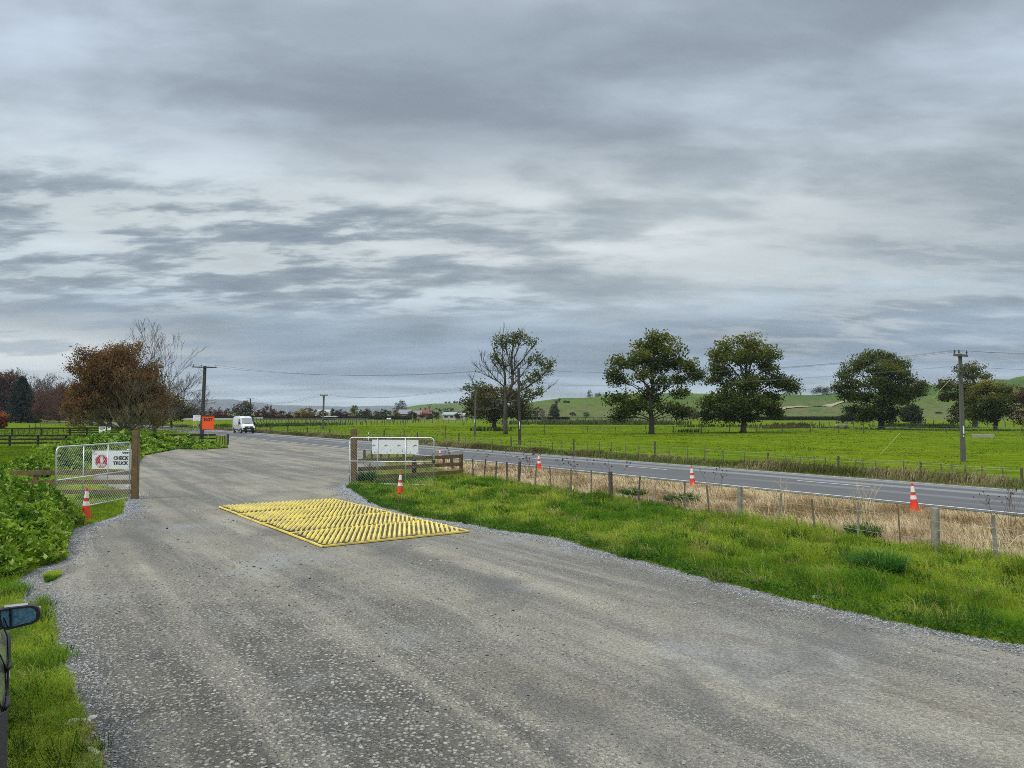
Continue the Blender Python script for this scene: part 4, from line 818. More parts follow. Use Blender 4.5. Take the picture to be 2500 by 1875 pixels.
def conifer(name, label, base, Y, height, half, seed, cols=((.008, .020, .014), (.018, .038, .022)), n=130, group=None, lsize=.5, per=46):
    rng = np.random.default_rng(seed); random.seed(seed); b0 = P(base[0], base[1], Y); b0.z = max(b0.z, 0) if base[1] < 1010 else 0.0; o = empty(name, b0, 0, label, 'tree', group); T = MB().tube([(0, 0, -.1), (0, 0, height * .5), (0, 0, height * .97)], [.35, .22, .03], 7); pos = []; tn = []
    for i in range(n):
        f_ = (i + .5) / n; z = height * (.04 + .95 * f_); a = i * 2.4 + random.random(); L = half * (1 - f_) ** .8 * random.uniform(.75, 1.12) + .25
        e = Vector((math.cos(a) * L, math.sin(a) * L, z - L * .12 + random.uniform(-.2, .2))); T.tube([(0, 0, z), Vector((0, 0, z)).lerp(e, .6) + Vector((0, 0, .15)), e], [.07, .05, .02], 3, False)
        m_ = int(per * (.3 + L / half)); s_ = rng.random(m_) ** .7; pos.append(np.stack([e.x * s_, e.y * s_, z + (e.z - z) * s_], 1) + rng.normal(size=(m_, 3)) * np.array([.32, .32, .16])); tn.append(s_)
    pos = np.concatenate(pos); tn = np.concatenate(tn); V, Fc, C4 = leaves(pos, lsize, jitter(mixcol(cols[0], cols[1], tn), len(pos), .3, rng), .6, rng, None, .4); bulk('crown', V, Fc, LEAF, C4, o); T.build('trunk', BARK, o); return o
conifer('conifer_tree', 'dark broad conifer among bare trees at the left', (52, 1029), 250, 15.2, 6.6, 71, n=230, lsize=.62, per=60)

# trees and shrubs along the far side of the paddocks
OLV = ((.035, .034, .012), (.075, .066, .02), (.12, .09, .03)); CRIM = ((.05, .008, .008), (.115, .016, .016), (.18, .03, .022)); BRN = ((.05, .028, .016), (.095, .055, .026), (.15, .085, .035)); DGR = ((.014, .03, .012), (.03, .05, .016), (.06, .08, .022)); GOLD = ((.09, .065, .014), (.22, .15, .02), (.34, .25, .03)); YGR = ((.07, .085, .016), (.15, .17, .025), (.28, .25, .04)); ORG = ((.10, .03, .012), (.2, .065, .02), (.28, .11, .03)); MAR = ((.03, .014, .012), (.06, .026, .02), (.09, .04, .028)); BLUG = ((.022, .040, .030), (.04, .062, .042), (.06, .085, .055))
def far_tree(lab, cx, hw, top, bot, Y, cols, seed, shape='round', name='far_tree', dens=1.0, cat='tree'):
    h = bot - top; L = []
    if shape == 'round': L = [(cx, top + h * .28, hw * .6, h * .27, 0), (cx - hw * .5, top + h * .5, hw * .5, h * .28, 0), (cx + hw * .5, top + h * .48, hw * .5, h * .28, 5), (cx, top + h * .62, hw * .7, h * .3, -8), (cx - hw * .35, top + h * .8, hw * .5, h * .2, 0), (cx + hw * .4, top + h * .78, hw * .5, h * .2, 0)]
    elif shape == 'tall': L = [(cx, top + h * .15, hw * .5, h * .14, 0), (cx, top + h * .4, hw * .8, h * .22, 0), (cx, top + h * .7, hw, h * .25, 0)]
    elif shape == 'dome': L = [(cx - hw * .6, top + h * .6, hw * .45, h * .38, 0), (cx, top + h * .42, hw * .6, h * .42, 0), (cx + hw * .55, top + h * .58, hw * .5, h * .4, 0)]
    elif shape == 'lump': L = [(cx + hw * .35, top + h * .25, hw * .5, h * .25, 0), (cx - hw * .2, top + h * .5, hw * .5, h * .3, 0), (cx + hw * .5, top + h * .55, hw * .45, h * .35, 0), (cx, top + h * .75, hw * .8, h * .25, 0)]
    sc = Y / F; ls = max(.42, 1.5 * sc); vol = sum(max(.15, l[2] * l[3] * sc * sc / 9) for l in L); nc = max(26, min(110, 60 * hw / 20)) * dens / vol
    return lobed_tree(name, lab, (cx, bot + h * .02), Y, L, max(.12, hw * sc * .07), (cx, top + h * .5), cols, clumps=nc, per=22, lsize=ls, spread=max(.4, hw * sc * .13), twig=False, seed=seed, cat=cat, dmul=1.0)
def far_bare(lab, cx, hw, top, bot, Y, seed, leafy=0.0, col=((.08, .06, .04), (.12, .09, .06)), fan=.8, bk=None, nm=7, cat='tree'):
    return bare_tree('far_bare_tree', lab, (cx, bot), Y, (bot - top) * Y / F, hw * Y / F * 1.25, (bot - top) * Y / F * .22, levels=3, n_main=nm * 2, seed=seed, r0=.25, bark=bk or TWIGP, fan=fan, twr=Y * .00022, leafy=leafy, lcols=col, lsize=.6, per=4, cat=cat)
far_tree('olive weeping willow behind the white van', 588, 34, 979, 1021, 330, OLV, 101, 'lump', 'willow_tree', 1.6)
far_tree('dark red tree at the right foot of the willow behind the van', 631, 10, 1001, 1020, 360, CRIM, 102)
far_tree('small maroon tree right of the dark red one beside the van', 646, 8, 1002, 1021, 365, MAR, 103)
far_bare('small grey bare tree above the dark red tree', 630, 10, 989, 1018, 420, 104)
far_bare('wide grey bare tree with a ragged top, left of the crimson pair', 656, 16, 985, 1020, 400, 105, .3, nm=9)
far_tree('crimson tree, left one of a touching pair', 671, 9, 1001, 1021, 345, CRIM, 106)
far_tree('crimson tree, right and taller one of a touching pair', 687, 10, 999, 1021, 345, CRIM, 107)
far_tree('small brown tree right of the crimson pair', 707, 7, 1003, 1020, 380, MAR, 108)
far_tree('golden yellow spreading tree standing alone in the far paddock', 737, 24, 998, 1023, 320, GOLD, 109, 'dome')
far_tree('tawny brown tree behind the golden one', 755, 18, 993, 1017, 350, ((.10, .05, .018), (.16, .085, .026), (.22, .12, .035)), 110)
far_bare('thin spire of a bare poplar left of the tawny tree', 729, 2.5, 986, 1012, 450, 111, fan=.4)
far_tree('brown tree in front of the pale far house', 789, 14, 1000, 1018, 400, BRN, 112)
far_tree('tiny dark conifer beside the maroon trees', 812, 4.5, 998, 1018, 400, DGR, 113, 'tall')
far_tree('left maroon tree of the low far row beside the yellow-green tree', 822, 14, 1003, 1019, 390, MAR, 114, 'dome')
far_tree('right maroon tree of the low far row beside the yellow-green tree', 843, 11, 1004, 1019, 385, MAR, 115, 'dome')
far_bare('feathery grey tree above the maroon row', 828, 8, 989, 1018, 430, 116, .7, ((.05, .06, .045), (.08, .09, .06)))
far_tree('pointed yellow-green tree in the middle distance', 865, 14, 987, 1021, 350, YGR, 117, 'tall', dens=1.3)
far_tree('dark bush right of the yellow-green tree', 880, 8, 1001, 1019, 370, DGR, 118)
far_bare('brown-grey twiggy tree left of the two thin poplars', 895, 10, 991, 1019, 400, 119, .6, ((.07, .055, .035), (.11, .085, .05)))
far_bare('left of two thin leafless poplars', 906, 2.6, 986, 1014, 460, 120, fan=.35)
far_bare('right of two thin leafless poplars', 921, 2.8, 987, 1014, 460, 121, fan=.35)
far_tree('grey-brown scrubby tree below the right thin poplar', 921, 10, 1000, 1018, 400, ((.045, .045, .03), (.07, .07, .04), (.1, .09, .05)), 122)
far_tree('dark green rounded tree behind the trimmed hedge', 941, 16, 996, 1018, 385, DGR, 123)
far_tree('tall blue-green leaning gum tree clump on the skyline', 974, 18, 975, 1010, 760, BLUG, 124, 'lump', dens=2.2)
far_tree('yellow-olive tree right of the skyline gum clump', 994, 13, 991, 1012, 600, ((.06, .06, .02), (.11, .10, .028), (.17, .14, .04)), 125)
far_tree('red-brown tree left of the grey roofed house', 967, 9, 1000, 1018, 378, ((.06, .022, .014), (.11, .04, .02), (.16, .06, .028)), 126)
far_tree('dark maroon tree between the two grey roofs', 1002, 9, 1002, 1019, 376, MAR, 127)
far_tree('narrow black-green conifer in front of the red roof', 1013, 3.8, 1008, 1025, 352, DGR, 128, 'tall')
far_tree('orange maple with a thin trunk at the paddock edge', 1031, 9, 1006, 1020, 350, ORG, 129)
far_bare('tall leafless tree with an upswept crown above the roofs', 1043, 10, 977, 1015, 520, 130)
far_bare('shorter leafless tree above the roofs, beside the tall one', 1022, 7, 981, 1015, 520, 131)
far_tree('dark bush right of the orange maple', 1048, 8, 1009, 1025, 360, DGR, 132)
far_tree('dark green tree with a rounded crown left of the white house', 1066, 17, 995, 1025, 352, ((.016, .03, .010), (.036, .05, .014), (.075, .075, .02)), 133)
far_tree('olive-brown tree behind the white house', 1095, 16, 994, 1014, 450, OLV, 134)
far_tree('small dark red tree in front of the white house', 1118, 7.5, 1005, 1023, 352, MAR, 135)
far_tree('scrubby dark trees at the end of the white house', 1138, 10, 1000, 1022, 420, ((.04, .036, .018), (.065, .055, .026), (.09, .07, .03)), 136)
far_tree('rust tree right of the left utility pole', 505, 12, 999, 1021, 330, BRN, 137)
far_tree('dull crimson tree left of the willow behind the van', 535, 14, 997, 1022, 335, CRIM, 138)
far_tree('rust-brown tree beside the left of the willow', 553, 9, 995, 1021, 340, ((.07, .03, .014), (.13, .055, .02), (.18, .08, .03)), 139)
far_bare('bare grey tree above the crimson tree left of the van', 533, 10, 984, 1018, 420, 140)
far_bare('broad bare tree left of the left utility pole', 478, 14, 983, 1020, 400, 141, .3, nm=9)
far_tree('brown tree behind the white roadside board', 462, 14, 994, 1022, 340, BRN, 142)
far_tree('grey-brown scrub tree just right of the left utility pole', 515, 9, 992, 1018, 430, ((.05, .042, .03), (.08, .065, .042), (.11, .085, .05)), 143)
# on and below the hill
def hz_px(px, Y): return float(hill_z(np.array([float(px)]), np.array([float(Y)]))[0])
def hill_tree(lab, cx, hw, top, Y, cols, seed, shape='round', cat='tree', dens=1.0):
    gz = hz_px(cx, Y); bot = 1010 - (gz - CAMH) * F / Y; return far_tree(lab, cx, hw, top, bot, Y, cols, seed, shape, 'hill_tree' if cat == 'tree' else 'hill_shrub', dens, cat)
hill_tree('grey-green tree on the hill crest, left of a pair', 1440, 9.5, 952, 640, BLUG, 151, 'tall')
hill_tree('smaller grey-green tree on the hill crest, right of a pair', 1459, 8, 957, 640, BLUG, 152)
hill_tree('dark clump of trees standing on the hill crest between two oaks', 2009, 26, 942, 640, ((.016, .026, .016), (.028, .04, .022), (.045, .05, .028)), 153, 'dome', dens=2)
hill_tree('tiny tree on the crest behind the first oak', 1680, 4, 953, 645, BLUG, 154)
hill_tree('dark bush half way up the hill, left part', 1383, 8, 978, 560, DGR, 155, 'dome', 'shrub')
hill_tree('dark scrub clump in a fold low on the hill', 1398, 7, 1006, 450, DGR, 156, 'dome', 'shrub')
hill_tree('thin grey shrub on the lower slope left of the first oak', 1432, 8, 1002, 430, ((.05, .055, .03), (.075, .075, .04), (.1, .09, .05)), 157, 'round', 'shrub', .5)
hill_tree('low dark bush on the rough slope right of the third oak', 2292, 7, 1006, 430, ((.04, .035, .018), (.06, .05, .024), (.08, .06, .03)), 158, 'dome', 'shrub')
far_tree('broad dark conical evergreen at the foot of the hill', 1355, 10, 989, 1023, 345, DGR, 159, 'tall', dens=1.3)
far_bare('tall thin half-leafless tree above the conical evergreen', 1352, 10, 952, 1022, 350, 160, .55, ((.035, .05, .03), (.06, .075, .04)), fan=.9, nm=10)
far_tree('olive shrubby tree at the foot of the hill, right of the half-bare tree', 1312, 16, 990, 1023, 345, ((.035, .038, .014), (.06, .058, .02), (.10, .08, .03)), 161, 'dome')
far_bare('leafless brown tree in front of the foot of the hill', 1327, 10, 998, 1035, 270, 162, bk=BARKG)
far_tree('dark trees standing in for the shadow at the left end of the hill', 1290, 18, 986, 1022, 400, DGR, 163, 'dome')  # these trees draw the hill's shadow; the darkness is in their colour
far_bare('pale twiggy tree between the two left oaks', 1692, 14, 998, 1026, 340, 164, .4, ((.12, .08, .05), (.17, .115, .07)), nm=10)
far_tree('dark shrub below the outer branches of the middle oak', 1770, 12, 1000, 1028, 330, ((.03, .04, .014), (.06, .062, .02), (.10, .085, .03)), 165, 'round', 'far_shrub', cat='shrub')
far_tree('olive bush behind the left side of the middle oak', 1722, 12, 1005, 1028, 330, ((.04, .045, .016), (.07, .07, .022), (.12, .10, .03)), 166, 'round', 'far_shrub', cat='shrub')
rngd = random.Random(4)
for k in range(10):
    px = 1090 + k * 9 + rngd.uniform(-3, 3); gz = float(dist_hill_z(np.array([px]), np.array([1690.]))[0]); bot = 1010 - (gz - CAMH) * F / 1690
    far_tree('tiny tree on the skyline of the far green hill', px, rngd.uniform(3, 5), bot - rngd.uniform(4, 7.5), bot, 1690, BLUG, 170 + k, 'round', 'skyline_tree', .4)['group'] = 'skyline trees on the far hill'
# ------------------------------------------------------------------ writing and flat signs
def txt(s, size, m, parent, loc, name='lettering', align='CENTER', bold=0.0, sx=1.0, shear=0.0, width=None):
    cu = bpy.data.curves.new('txt', 'FONT'); cu.body = s; cu.size = size; cu.align_x = align; cu.align_y = 'CENTER'; cu.offset = bold; cu.extrude = 0.0015; cu.shear = shear
    o = bpy.data.objects.new('txt', cu); COL.objects.link(o); bpy.context.view_layer.update()
    me = bpy.data.meshes.new_from_object(o.evaluated_get(bpy.context.evaluated_depsgraph_get())); bpy.data.objects.remove(o)
    if width: xs_ = [v.co.x for v in me.vertices]; sx = width / (max(xs_) - min(xs_))
    for v in me.vertices: x, y, z = v.co; v.co = (x * sx, -z, y)
    me.materials.clear(); r_ = link(name, me, m, parent); r_.location = loc; return r_
def flat(name, pts, y, th, m, parent):             # outline in the x-z plane, facing -y
    n = len(pts); vs = [(p[0], y, p[1]) for p in pts] + [(p[0], y + th, p[1]) for p in pts]
    fs = [tuple(range(n)), tuple(range(2 * n - 1, n - 1, -1))] + [(i, i + n, (i + 1) % n + n, (i + 1) % n) for i in range(n)]
    return MB().add(vs, fs).build(name, m, parent)
def facing(r_): return math.atan2(r_.y, r_.x)      # rotation of a thing whose local +x runs along r_

# ------------------------------------------------------------------ gates, posts, rail fences
GATE_H = 1.9
def make_gate(label, p0, p1, hinge_left):
    r_ = (p1 - p0); W = r_.length; o = empty('chain_link_gate', (p0.x, p0.y, 0.12), facing(r_.normalized()), label, 'gate', 'pair of open site gates')
    H = GATE_H; c_ = 0.16; f_ = MB(); arc = lambda cx, cz, a0, a1: [(cx + c_ * math.cos(a0 + (a1 - a0) * k / 5), 0, cz + c_ * math.sin(a0 + (a1 - a0) * k / 5)) for k in range(6)]
    f_.tube([(0, 0, 0), (0, 0, H - c_)] + arc(c_, H - c_, PI, PI / 2) + arc(W - c_, H - c_, PI / 2, 0) + [(W, 0, 0)], 0.024, 8)
    f_.tube([(0, 0, 0), (W, 0, 0)], 0.022, 8); f_.tube([(0, 0, H * .485), (W, 0, H * .485)], 0.022, 8)
    for k in (1, 2): f_.tube([(W * k / 3, 0, 0), (W * k / 3, 0, H)], 0.018, 8)
    f_.build('frame', GALV, o, True)
    m = MB(); sp = 0.115; k = -H
    while k < W:
        for s_ in (1, -1):
            a = [(k, 0), (k + H, H)] if s_ > 0 else [(k, H), (k + H, 0)]; (xa, za), (xb, zb) = a; t0 = max(0, -xa / H); t1 = min(1, (W - xa) / H)
            if t1 - t0 > .02: m.tube([(xa + H * t0, .012 * s_, za + (zb - za) * t0), (xa + H * t1, .012 * s_, za + (zb - za) * t1)], 0.0021, 3, False)
        k += sp
    m.build('wire_mesh', GALV, o)
    hx = 0.0 if hinge_left else W; sg = -1 if hinge_left else 1
    for z in (H * .2, H * .86): MB().tube([(hx, 0, z), (hx + sg * .0, .10, z)], .02, 8).box((hx, .0, z), (.07, .06, .05)).build('hinge', GALV, o)
    return o, W
LG_H = Vector((-13.17, 26.6, 0)); LG_F = Vector((-13.36, 22.62, 0)); RG_H = Vector((-6.72, 31.9, 0)); RG_F = Vector((-3.16, 31.25, 0))
left_gate, LW = make_gate('galvanised chain-link gate at the left of the drive, in front of the stop board', LG_F, LG_H, False)
right_gate, RW = make_gate('galvanised chain-link gate at the right of the drive, with blank white boards', RG_H, RG_F, True)
ch = MB(); 
for k in range(16): a = 2 * PI * k / 16; ch.tube([(RW + .05 * math.cos(a), -.03 + .05 * math.sin(a), .93 + .07 * math.cos(a * 2)), (RW + .05 * math.cos(a + .3), -.03 + .05 * math.sin(a + .3), .93 + .07 * math.cos(a * 2 + .6))], .022, 6)
ch.tube([(RW - .02, -.03, 1.0), (RW - .13, -.02, 1.08), (RW - .01, -.02, 1.3)], .008, 5); ch.build('latch_chain', mat('chain_steel', (.06, .06, .065), .5, .6), right_gate)
def on_plane(px, py, p0, p1):                      # along / up coordinates of a photo point on an upright plane
    d = (p1 - p0); d.z = 0; d.normalize(); nn = Vector((d.y, -d.x, 0)); r_ = ray(px, py); k = nn.dot(p0 - Vector((0, 0, CAMH))) / nn.dot(r_); q = Vector((0, 0, CAMH)) + r_ * k
    return (q - p0).dot(d), q.z
# check-truck board, fixed above the top rail of the fence behind the left gate
SP0, SP1 = Vector((-17.6, 27.02, 0)), Vector((-13.35, 27.17, 0))
s0, z0 = on_plane(224, 1145, SP0, SP1); s1, z1_ = on_plane(323.5, 1100, SP0, SP1); sw, sh = s1 - s0, z1_ - z0
rL = (SP1 - SP0).normalized(); nL = Vector((rL.y, -rL.x, 0))
pc = SP0 + rL * ((s0 + s1) / 2)
sg = empty('stop_sign', (pc.x, pc.y, (z0 + z1_) / 2), facing(rL), 'white board reading STOP CHECK TRUCK with a red octagon, behind the left gate', 'sign')
flat('panel', [(-sw / 2, -sh / 2), (sw / 2, -sh / 2), (sw / 2, sh / 2), (-sw / 2, sh / 2)], 0, .006, WHITE, sg)
ocx, ocz, orr = -sw * .262, -sh * .075, sh * .385; ork = sw * .168 / orr
def octo(r_): return [(ocx + r_ * ork * math.cos(PI / 8 + k * PI / 4), ocz + r_ * math.sin(PI / 8 + k * PI / 4)) for k in range(8)]
oc = flat('octagon', octo(orr), -.004, .003, RED, sg); flat('rim', octo(orr * .945), -.006, .001, BAND, oc); flat('face', octo(orr * .90), -.008, .001, RED, oc)
hd = MB(); hs = orr * .62; hx, hz = ocx + orr * .04, ocz + orr * .12
def cap_(a, b, r_):
    n = 8; ang = math.atan2(b[1] - a[1], b[0] - a[0]); pts = [(b[0] + r_ * math.cos(ang - PI / 2 + PI * k / n), b[1] + r_ * math.sin(ang - PI / 2 + PI * k / n)) for k in range(n + 1)] + [(a[0] + r_ * math.cos(ang + PI / 2 + PI * k / n), a[1] + r_ * math.sin(ang + PI / 2 + PI * k / n)) for k in range(n + 1)]
    hd.add([(hx + hs * ork * .8 * p[0], -.0105 - .0003 * len(hd.f), hz + hs * p[1]) for p in pts], [tuple(range(len(pts)))])
for a, b, r_ in [((-.33, .1), (-.42, .78), .085), ((-.12, .1), (-.15, .98), .088), ((.09, .1), (.10, 1.0), .088), ((.28, .1), (.36, .82), .082), ((.15, -.35), (.80, .25), .10), ((-.05, -.05), (-.02, .12), .42), ((.0, -.35), (-.02, -.2), .36)]: cap_(a, b, r_)
hd.build('hand_symbol', BAND, oc)
txt('STOP', orr * .52, BAND, sg, (ocx, -.010, ocz - orr * .58), bold=.008, width=orr * ork * 1.15)
txt('CHECK', sh * .245, BLACK, sg, (sw * .215, -.003, sh * .085), bold=.010, width=sw * .385); txt('TRUCK', sh * .245, BLACK, sg, (sw * .21, -.003, -sh * .19), bold=.010, width=sw * .385)
txt('Downer', sh * .12, BLACK, sg, (sw * .345, -.003, sh * .385), bold=.008, width=sw * .19)
for k in range(2): MB().tube([(sw * .445 + k * .03, -.003, sh * .42), (sw * .46 + k * .03, -.003, sh * .44)], .006, 5).build('mark', BLACK, sg)
mk = MB().tube([(-sw * .445 + .075 * math.cos(PI * .35 + 2 * PI * .82 * j / 14), -.003, sh * .38 + .055 * math.sin(PI * .35 + 2 * PI * .82 * j / 14)) for j in range(15)], .004, 4); txt('HTL', sh * .055, BLACK, sg, (-sw * .445, -.003, sh * .38), bold=.002)
mk.build('emblem', BLACK, sg)
# two blank white boards on the right gate, side by side
rR = (RG_F - RG_H).normalized(); nR = Vector((rR.y, -rR.x, 0))
a0, zb = on_plane(907.5, 1107, RG_H, RG_F); a1, zt = on_plane(1021, 1074, RG_H, RG_F); zb -= .02
for k, (u0, u1, lab) in enumerate([(a0, (a0 + a1) / 2 - .004, 'left one of two joined white boards on the right gate, with faint curved marks'), ((a0 + a1) / 2 + .004, a1, 'right one of two joined white boards on the right gate, with faint curved marks')]):
    p_ = RG_H + rR * ((u0 + u1) / 2) - nR * .03; W_, H_ = u1 - u0, zt - zb
    b_ = empty('white_board', (p_.x, p_.y, (zt + zb) / 2), facing(rR), lab, 'board', 'white boards on the right gate')
    flat('panel', [(-W_ / 2, -H_ / 2), (W_ / 2, -H_ / 2), (W_ / 2, H_ / 2), (-W_ / 2, H_ / 2)], 0, .006, WHITE, b_)
    for cx in ((-.47 * W_, .06 * W_) if k == 0 else (-.38 * W_, .30 * W_)):
        cz = .02 + .0 * cx
        tt_ = [PI * .95 - PI * .75 * q / 6 for q in range(7)]; MB().tube([(cx + .07 + .075 * math.cos(q), -.004, cz + .06 * math.sin(q)) for q in tt_], [.016 - .0016 * j for j in range(7)], 5).build('curved_mark', BLACK, b_)
    for cx in ((-.30 * W_, .30 * W_) if k == 0 else (-.20 * W_,)):
        for cz in (-.22 * H_, -.32 * H_):
            MB().tube([(cx, -.004, cz), (cx + .02, -.004, cz + .03), (cx + .03, -.004, cz)], .006, 4).build('mark', BLACK, b_)
    for cx in (-.42 * W_, .12 * W_, .42 * W_): MB().tube([(cx, -.004, -.42 * H_), (cx + .05, -.004, -.40 * H_), (cx + .03, -.004, -.45 * H_), (cx + .05, -.004, -.37 * H_)], .006, 4).build('mark', BLACK, b_)
def gate_post(label, px, Y, ztop, w_, m=TIMBER):
    o = empty('gate_post', (gx(px, Y), Y, 0), R(8), label, 'post', 'timber gate posts'); b_ = MB().box((0, 0, ztop / 2 - .1), (w_, w_, ztop + .2)).build('post', m, o, False, .012); return o
gate_post('tall square timber post at the left gate, hinge side, beside the weeds', 333, 27.1, 2.43, .215)
gate_post('tall square timber post at the right gate with a dark cracked top', 865, 32.35, 2.36, .235)
def rail_fence(label, p0, p1, zs, posts, rail_h, m, mp, post_h, post_w=.14, th=.04, name='rail_fence', group=None):
    d = (p1 - p0).normalized(); nn = Vector((d.y, -d.x, 0)); o = empty(name, p0, facing(d), label, 'fence', group); L = (p1 - p0).length
    for z in zs: MB().box((L / 2, -post_w / 2 - th / 2 - .002, z), (L, th, rail_h)).build('rail', m, o, False, .006)
    for s_ in posts: MB().box((s_, 0, post_h / 2 - .1), (post_w, post_w, post_h + .2)).build('post', mp, o, False, .01)
    return o
rail_fence('three-rail timber fence running left from the left gate into the weeds', Vector((-17.6, 27.15, 0)), Vector((-13.35, 27.3, 0)), (.26, .60, .93), (.85,), .155, TIMBER, TIMBER, 1.02)
rp0, rp1 = Vector((-6.55, 32.6, 0)), Vector((gx(1126, 36.0), 36.0, 0)); RLN = (rp1 - rp0).length
rail_fence('three-rail timber fence behind the right gate, ending at the wire fence', rp0, rp1, (.30, .66, 1.02), (RLN,), .16, TIMBER, TIMBER, 1.12, .15)
dk = empty('fence_post', rp0.lerp(rp1, .50) + Vector((.08, .25, 0)), 0, 'short black post behind the middle of the right rail fence', 'post'); MB().box((0, 0, .45), (.2, .16, 1.1)).build('post', BLACKWOOD, dk, False, .015)
# small boards propped on that fence
dR = (rp1 - rp0).normalized()
for (x0, x1, y0, y1, lab, mark) in [(892, 925, 1128, 1143, 'small white board with a black stick mark, behind the lower part of the right gate', True), (928, 945, 1127.5, 1141, 'smallest white board, right of the marked one behind the right gate', False)]:
    u0, zb = on_plane(x0, y1, rp0, rp1); u1, zt = on_plane(x1, y0, rp0, rp1); p_ = rp0 + dR * ((u0 + u1) / 2) - Vector((dR.y, -dR.x, 0)) * .14
    b_ = empty('small_board', (p_.x, p_.y, (zb + zt) / 2), facing(dR), lab, 'board'); W_, H_ = u1 - u0, zt - zb; flat('panel', [(-W_ / 2, -H_ / 2), (W_ / 2, -H_ / 2), (W_ / 2, H_ / 2), (-W_ / 2, H_ / 2)], 0, .006, WHITE, b_)
    if mark: MB().tube([(-.04, -.005, -.1), (-.06, -.005, .02), (-.02, -.005, .09), (.0, -.005, .0), (.05, -.005, -.09)], .008, 5).tube([(-.05, -.005, .06), (-.02, -.005, .1)], .012, 5).build('mark', BLACK, b_)

# ------------------------------------------------------------------ wire fences
def wire_fence(label, pts_posts, wires, thick, name='wire_fence', mat_w=WIRE, wr=.004, col=(POSTG, POSTD), group=None):
    """pts_posts: (Vector, top height, kind); kind 'post' or 'batten' or 'stake'"""
    o = empty(name, pts_posts[0][0], 0, label, 'fence', group); b0 = Vector(o.location)
    for i, (p, zt, kind, r_, mm) in enumerate(pts_posts):
        q = p - b0; lean = Vector((random.gauss(0, .03), random.gauss(0, .03), 0)) * zt
        if kind == 'post': MB().tube([q + Vector((0, 0, -.15)), q + lean * .5 + Vector((0, 0, zt * .5)), q + lean + Vector((0, 0, zt - .015)), q + lean + Vector((0, 0, zt))], [r_ * 1.03, r_, r_ * .98, r_ * .85], 12).build('post', mm, o, False)
        else: MB().bar(q + Vector((0, 0, -.05)), q + lean * 1.6 + Vector((0, 0, zt)), r_ * 2, r_ * 1.6, (0, 1, 0)).build('batten', mm, o)
    for z in wires:
        W = MB(); prev = None
        for p, zt, kind, r_, mm in pts_posts:
            if zt < z * .8: continue
            q = p - b0 + Vector((0, -.06, min(z, zt * .97) + random.uniform(-.02, .02)))
            if prev is not None: W.tube(curve_pts(prev, q, 3, -.004), wr, 3, False)
            prev = q
        W.build('wire', mat_w, o)
    return o
def on_line(px, A, B):                              # where the view direction of a photo column crosses a ground line
    d = B - A; a = (px - 1250) / F; k = (a * A.y - A.x) / (d.x - a * d.y); return A + d * k
random.seed(77)
def nf(px, top, kind, r_, mm):
    p = on_line(px, FA, FB); zt = P(px, top, p.y).z; return (p, zt, kind, r_, mm)
BATT = mat('weathered_batten', (.16, .135, .10), .9, var=.35, vscale=6)
near_posts = [nf(2560, 1283, 'batten', 0.020, BATT), nf(2423, 1259, 'batten', 0.030, POSTG), nf(2276, 1240, 'post', .085, POSTG), nf(2192, 1239, 'batten', 0.013, BATT), nf(2089, 1226, 'batten', 0.022, POSTG), nf(1986, 1218, 'batten', 0.022, BATT), nf(1895, 1203, 'batten', 0.024, POSTG), nf(1803, 1188, 'post', .072, POSTG),
              nf(1730, 1184, 'batten', 0.022, BATT), nf(1669, 1176, 'batten', 0.026, BATT), nf(1556.5, 1163, 'batten', 0.025, POSTD), nf(1490.6, 1151, 'post', .075, POSTD), nf(1442.6, 1148, 'batten', 0.028, BATT), nf(1393, 1144, 'batten', 0.030, BATT), nf(1346, 1137.5, 'batten', 0.026, BATT), nf(1305, 1132, 'batten', 0.030, BATT), nf(1266, 1126.7, 'post', .064, POSTD), nf(1238, 1127.5, 'batten', 0.033, POSTD), nf(1210, 1125.6, 'batten', 0.033, POSTD), nf(1182, 1121, 'batten', 0.033, POSTD), nf(1155.6, 1120.7, 'batten', 0.030, POSTD), nf(1131, 1117, 'batten', 0.046, POSTD)]
wire_fence('wire and batten fence along the dry grass, nearest the camera at the right', near_posts, (.3, .52, .72), None)
nb = empty('bent_stake', on_line(1597, FA, FB), 0, 'thin bent wire stake hooked over at the top, in the near fence line', 'stake'); MB().tube([(0, 0, 0), (.01, 0, .5), (.03, 0, .82), (.12, 0, .86), (.26, 0, .66), (.36, 0, .5)], .012, 5).build('rod', WIRE, nb)
# short run of stakes behind the right rail fence
wire_fence('dark stakes of the fence at the mouth of the drive, behind the right gate', [(G(px, by), P(px, top, G(px, by).y).z, kd, r_, POSTD) for px, top, by, kd, r_ in [(889.5, 1097.5, 1133, 'post', .085), (908.5, 1099, 1134, 'batten', .06), (930, 1104, 1136, 'batten', .05), (949, 1107, 1137, 'batten', .05), (967, 1109, 1138.5, 'batten', .05), (985, 1108, 1139, 'post', .08), (1013, 1112, 1141, 'batten', .05), (1037, 1116, 1143, 'batten', .05), (1083, 1118, 1147, 'batten', .06), (1104, 1116, 1150, 'post', .085)]], (.35, .6), None)
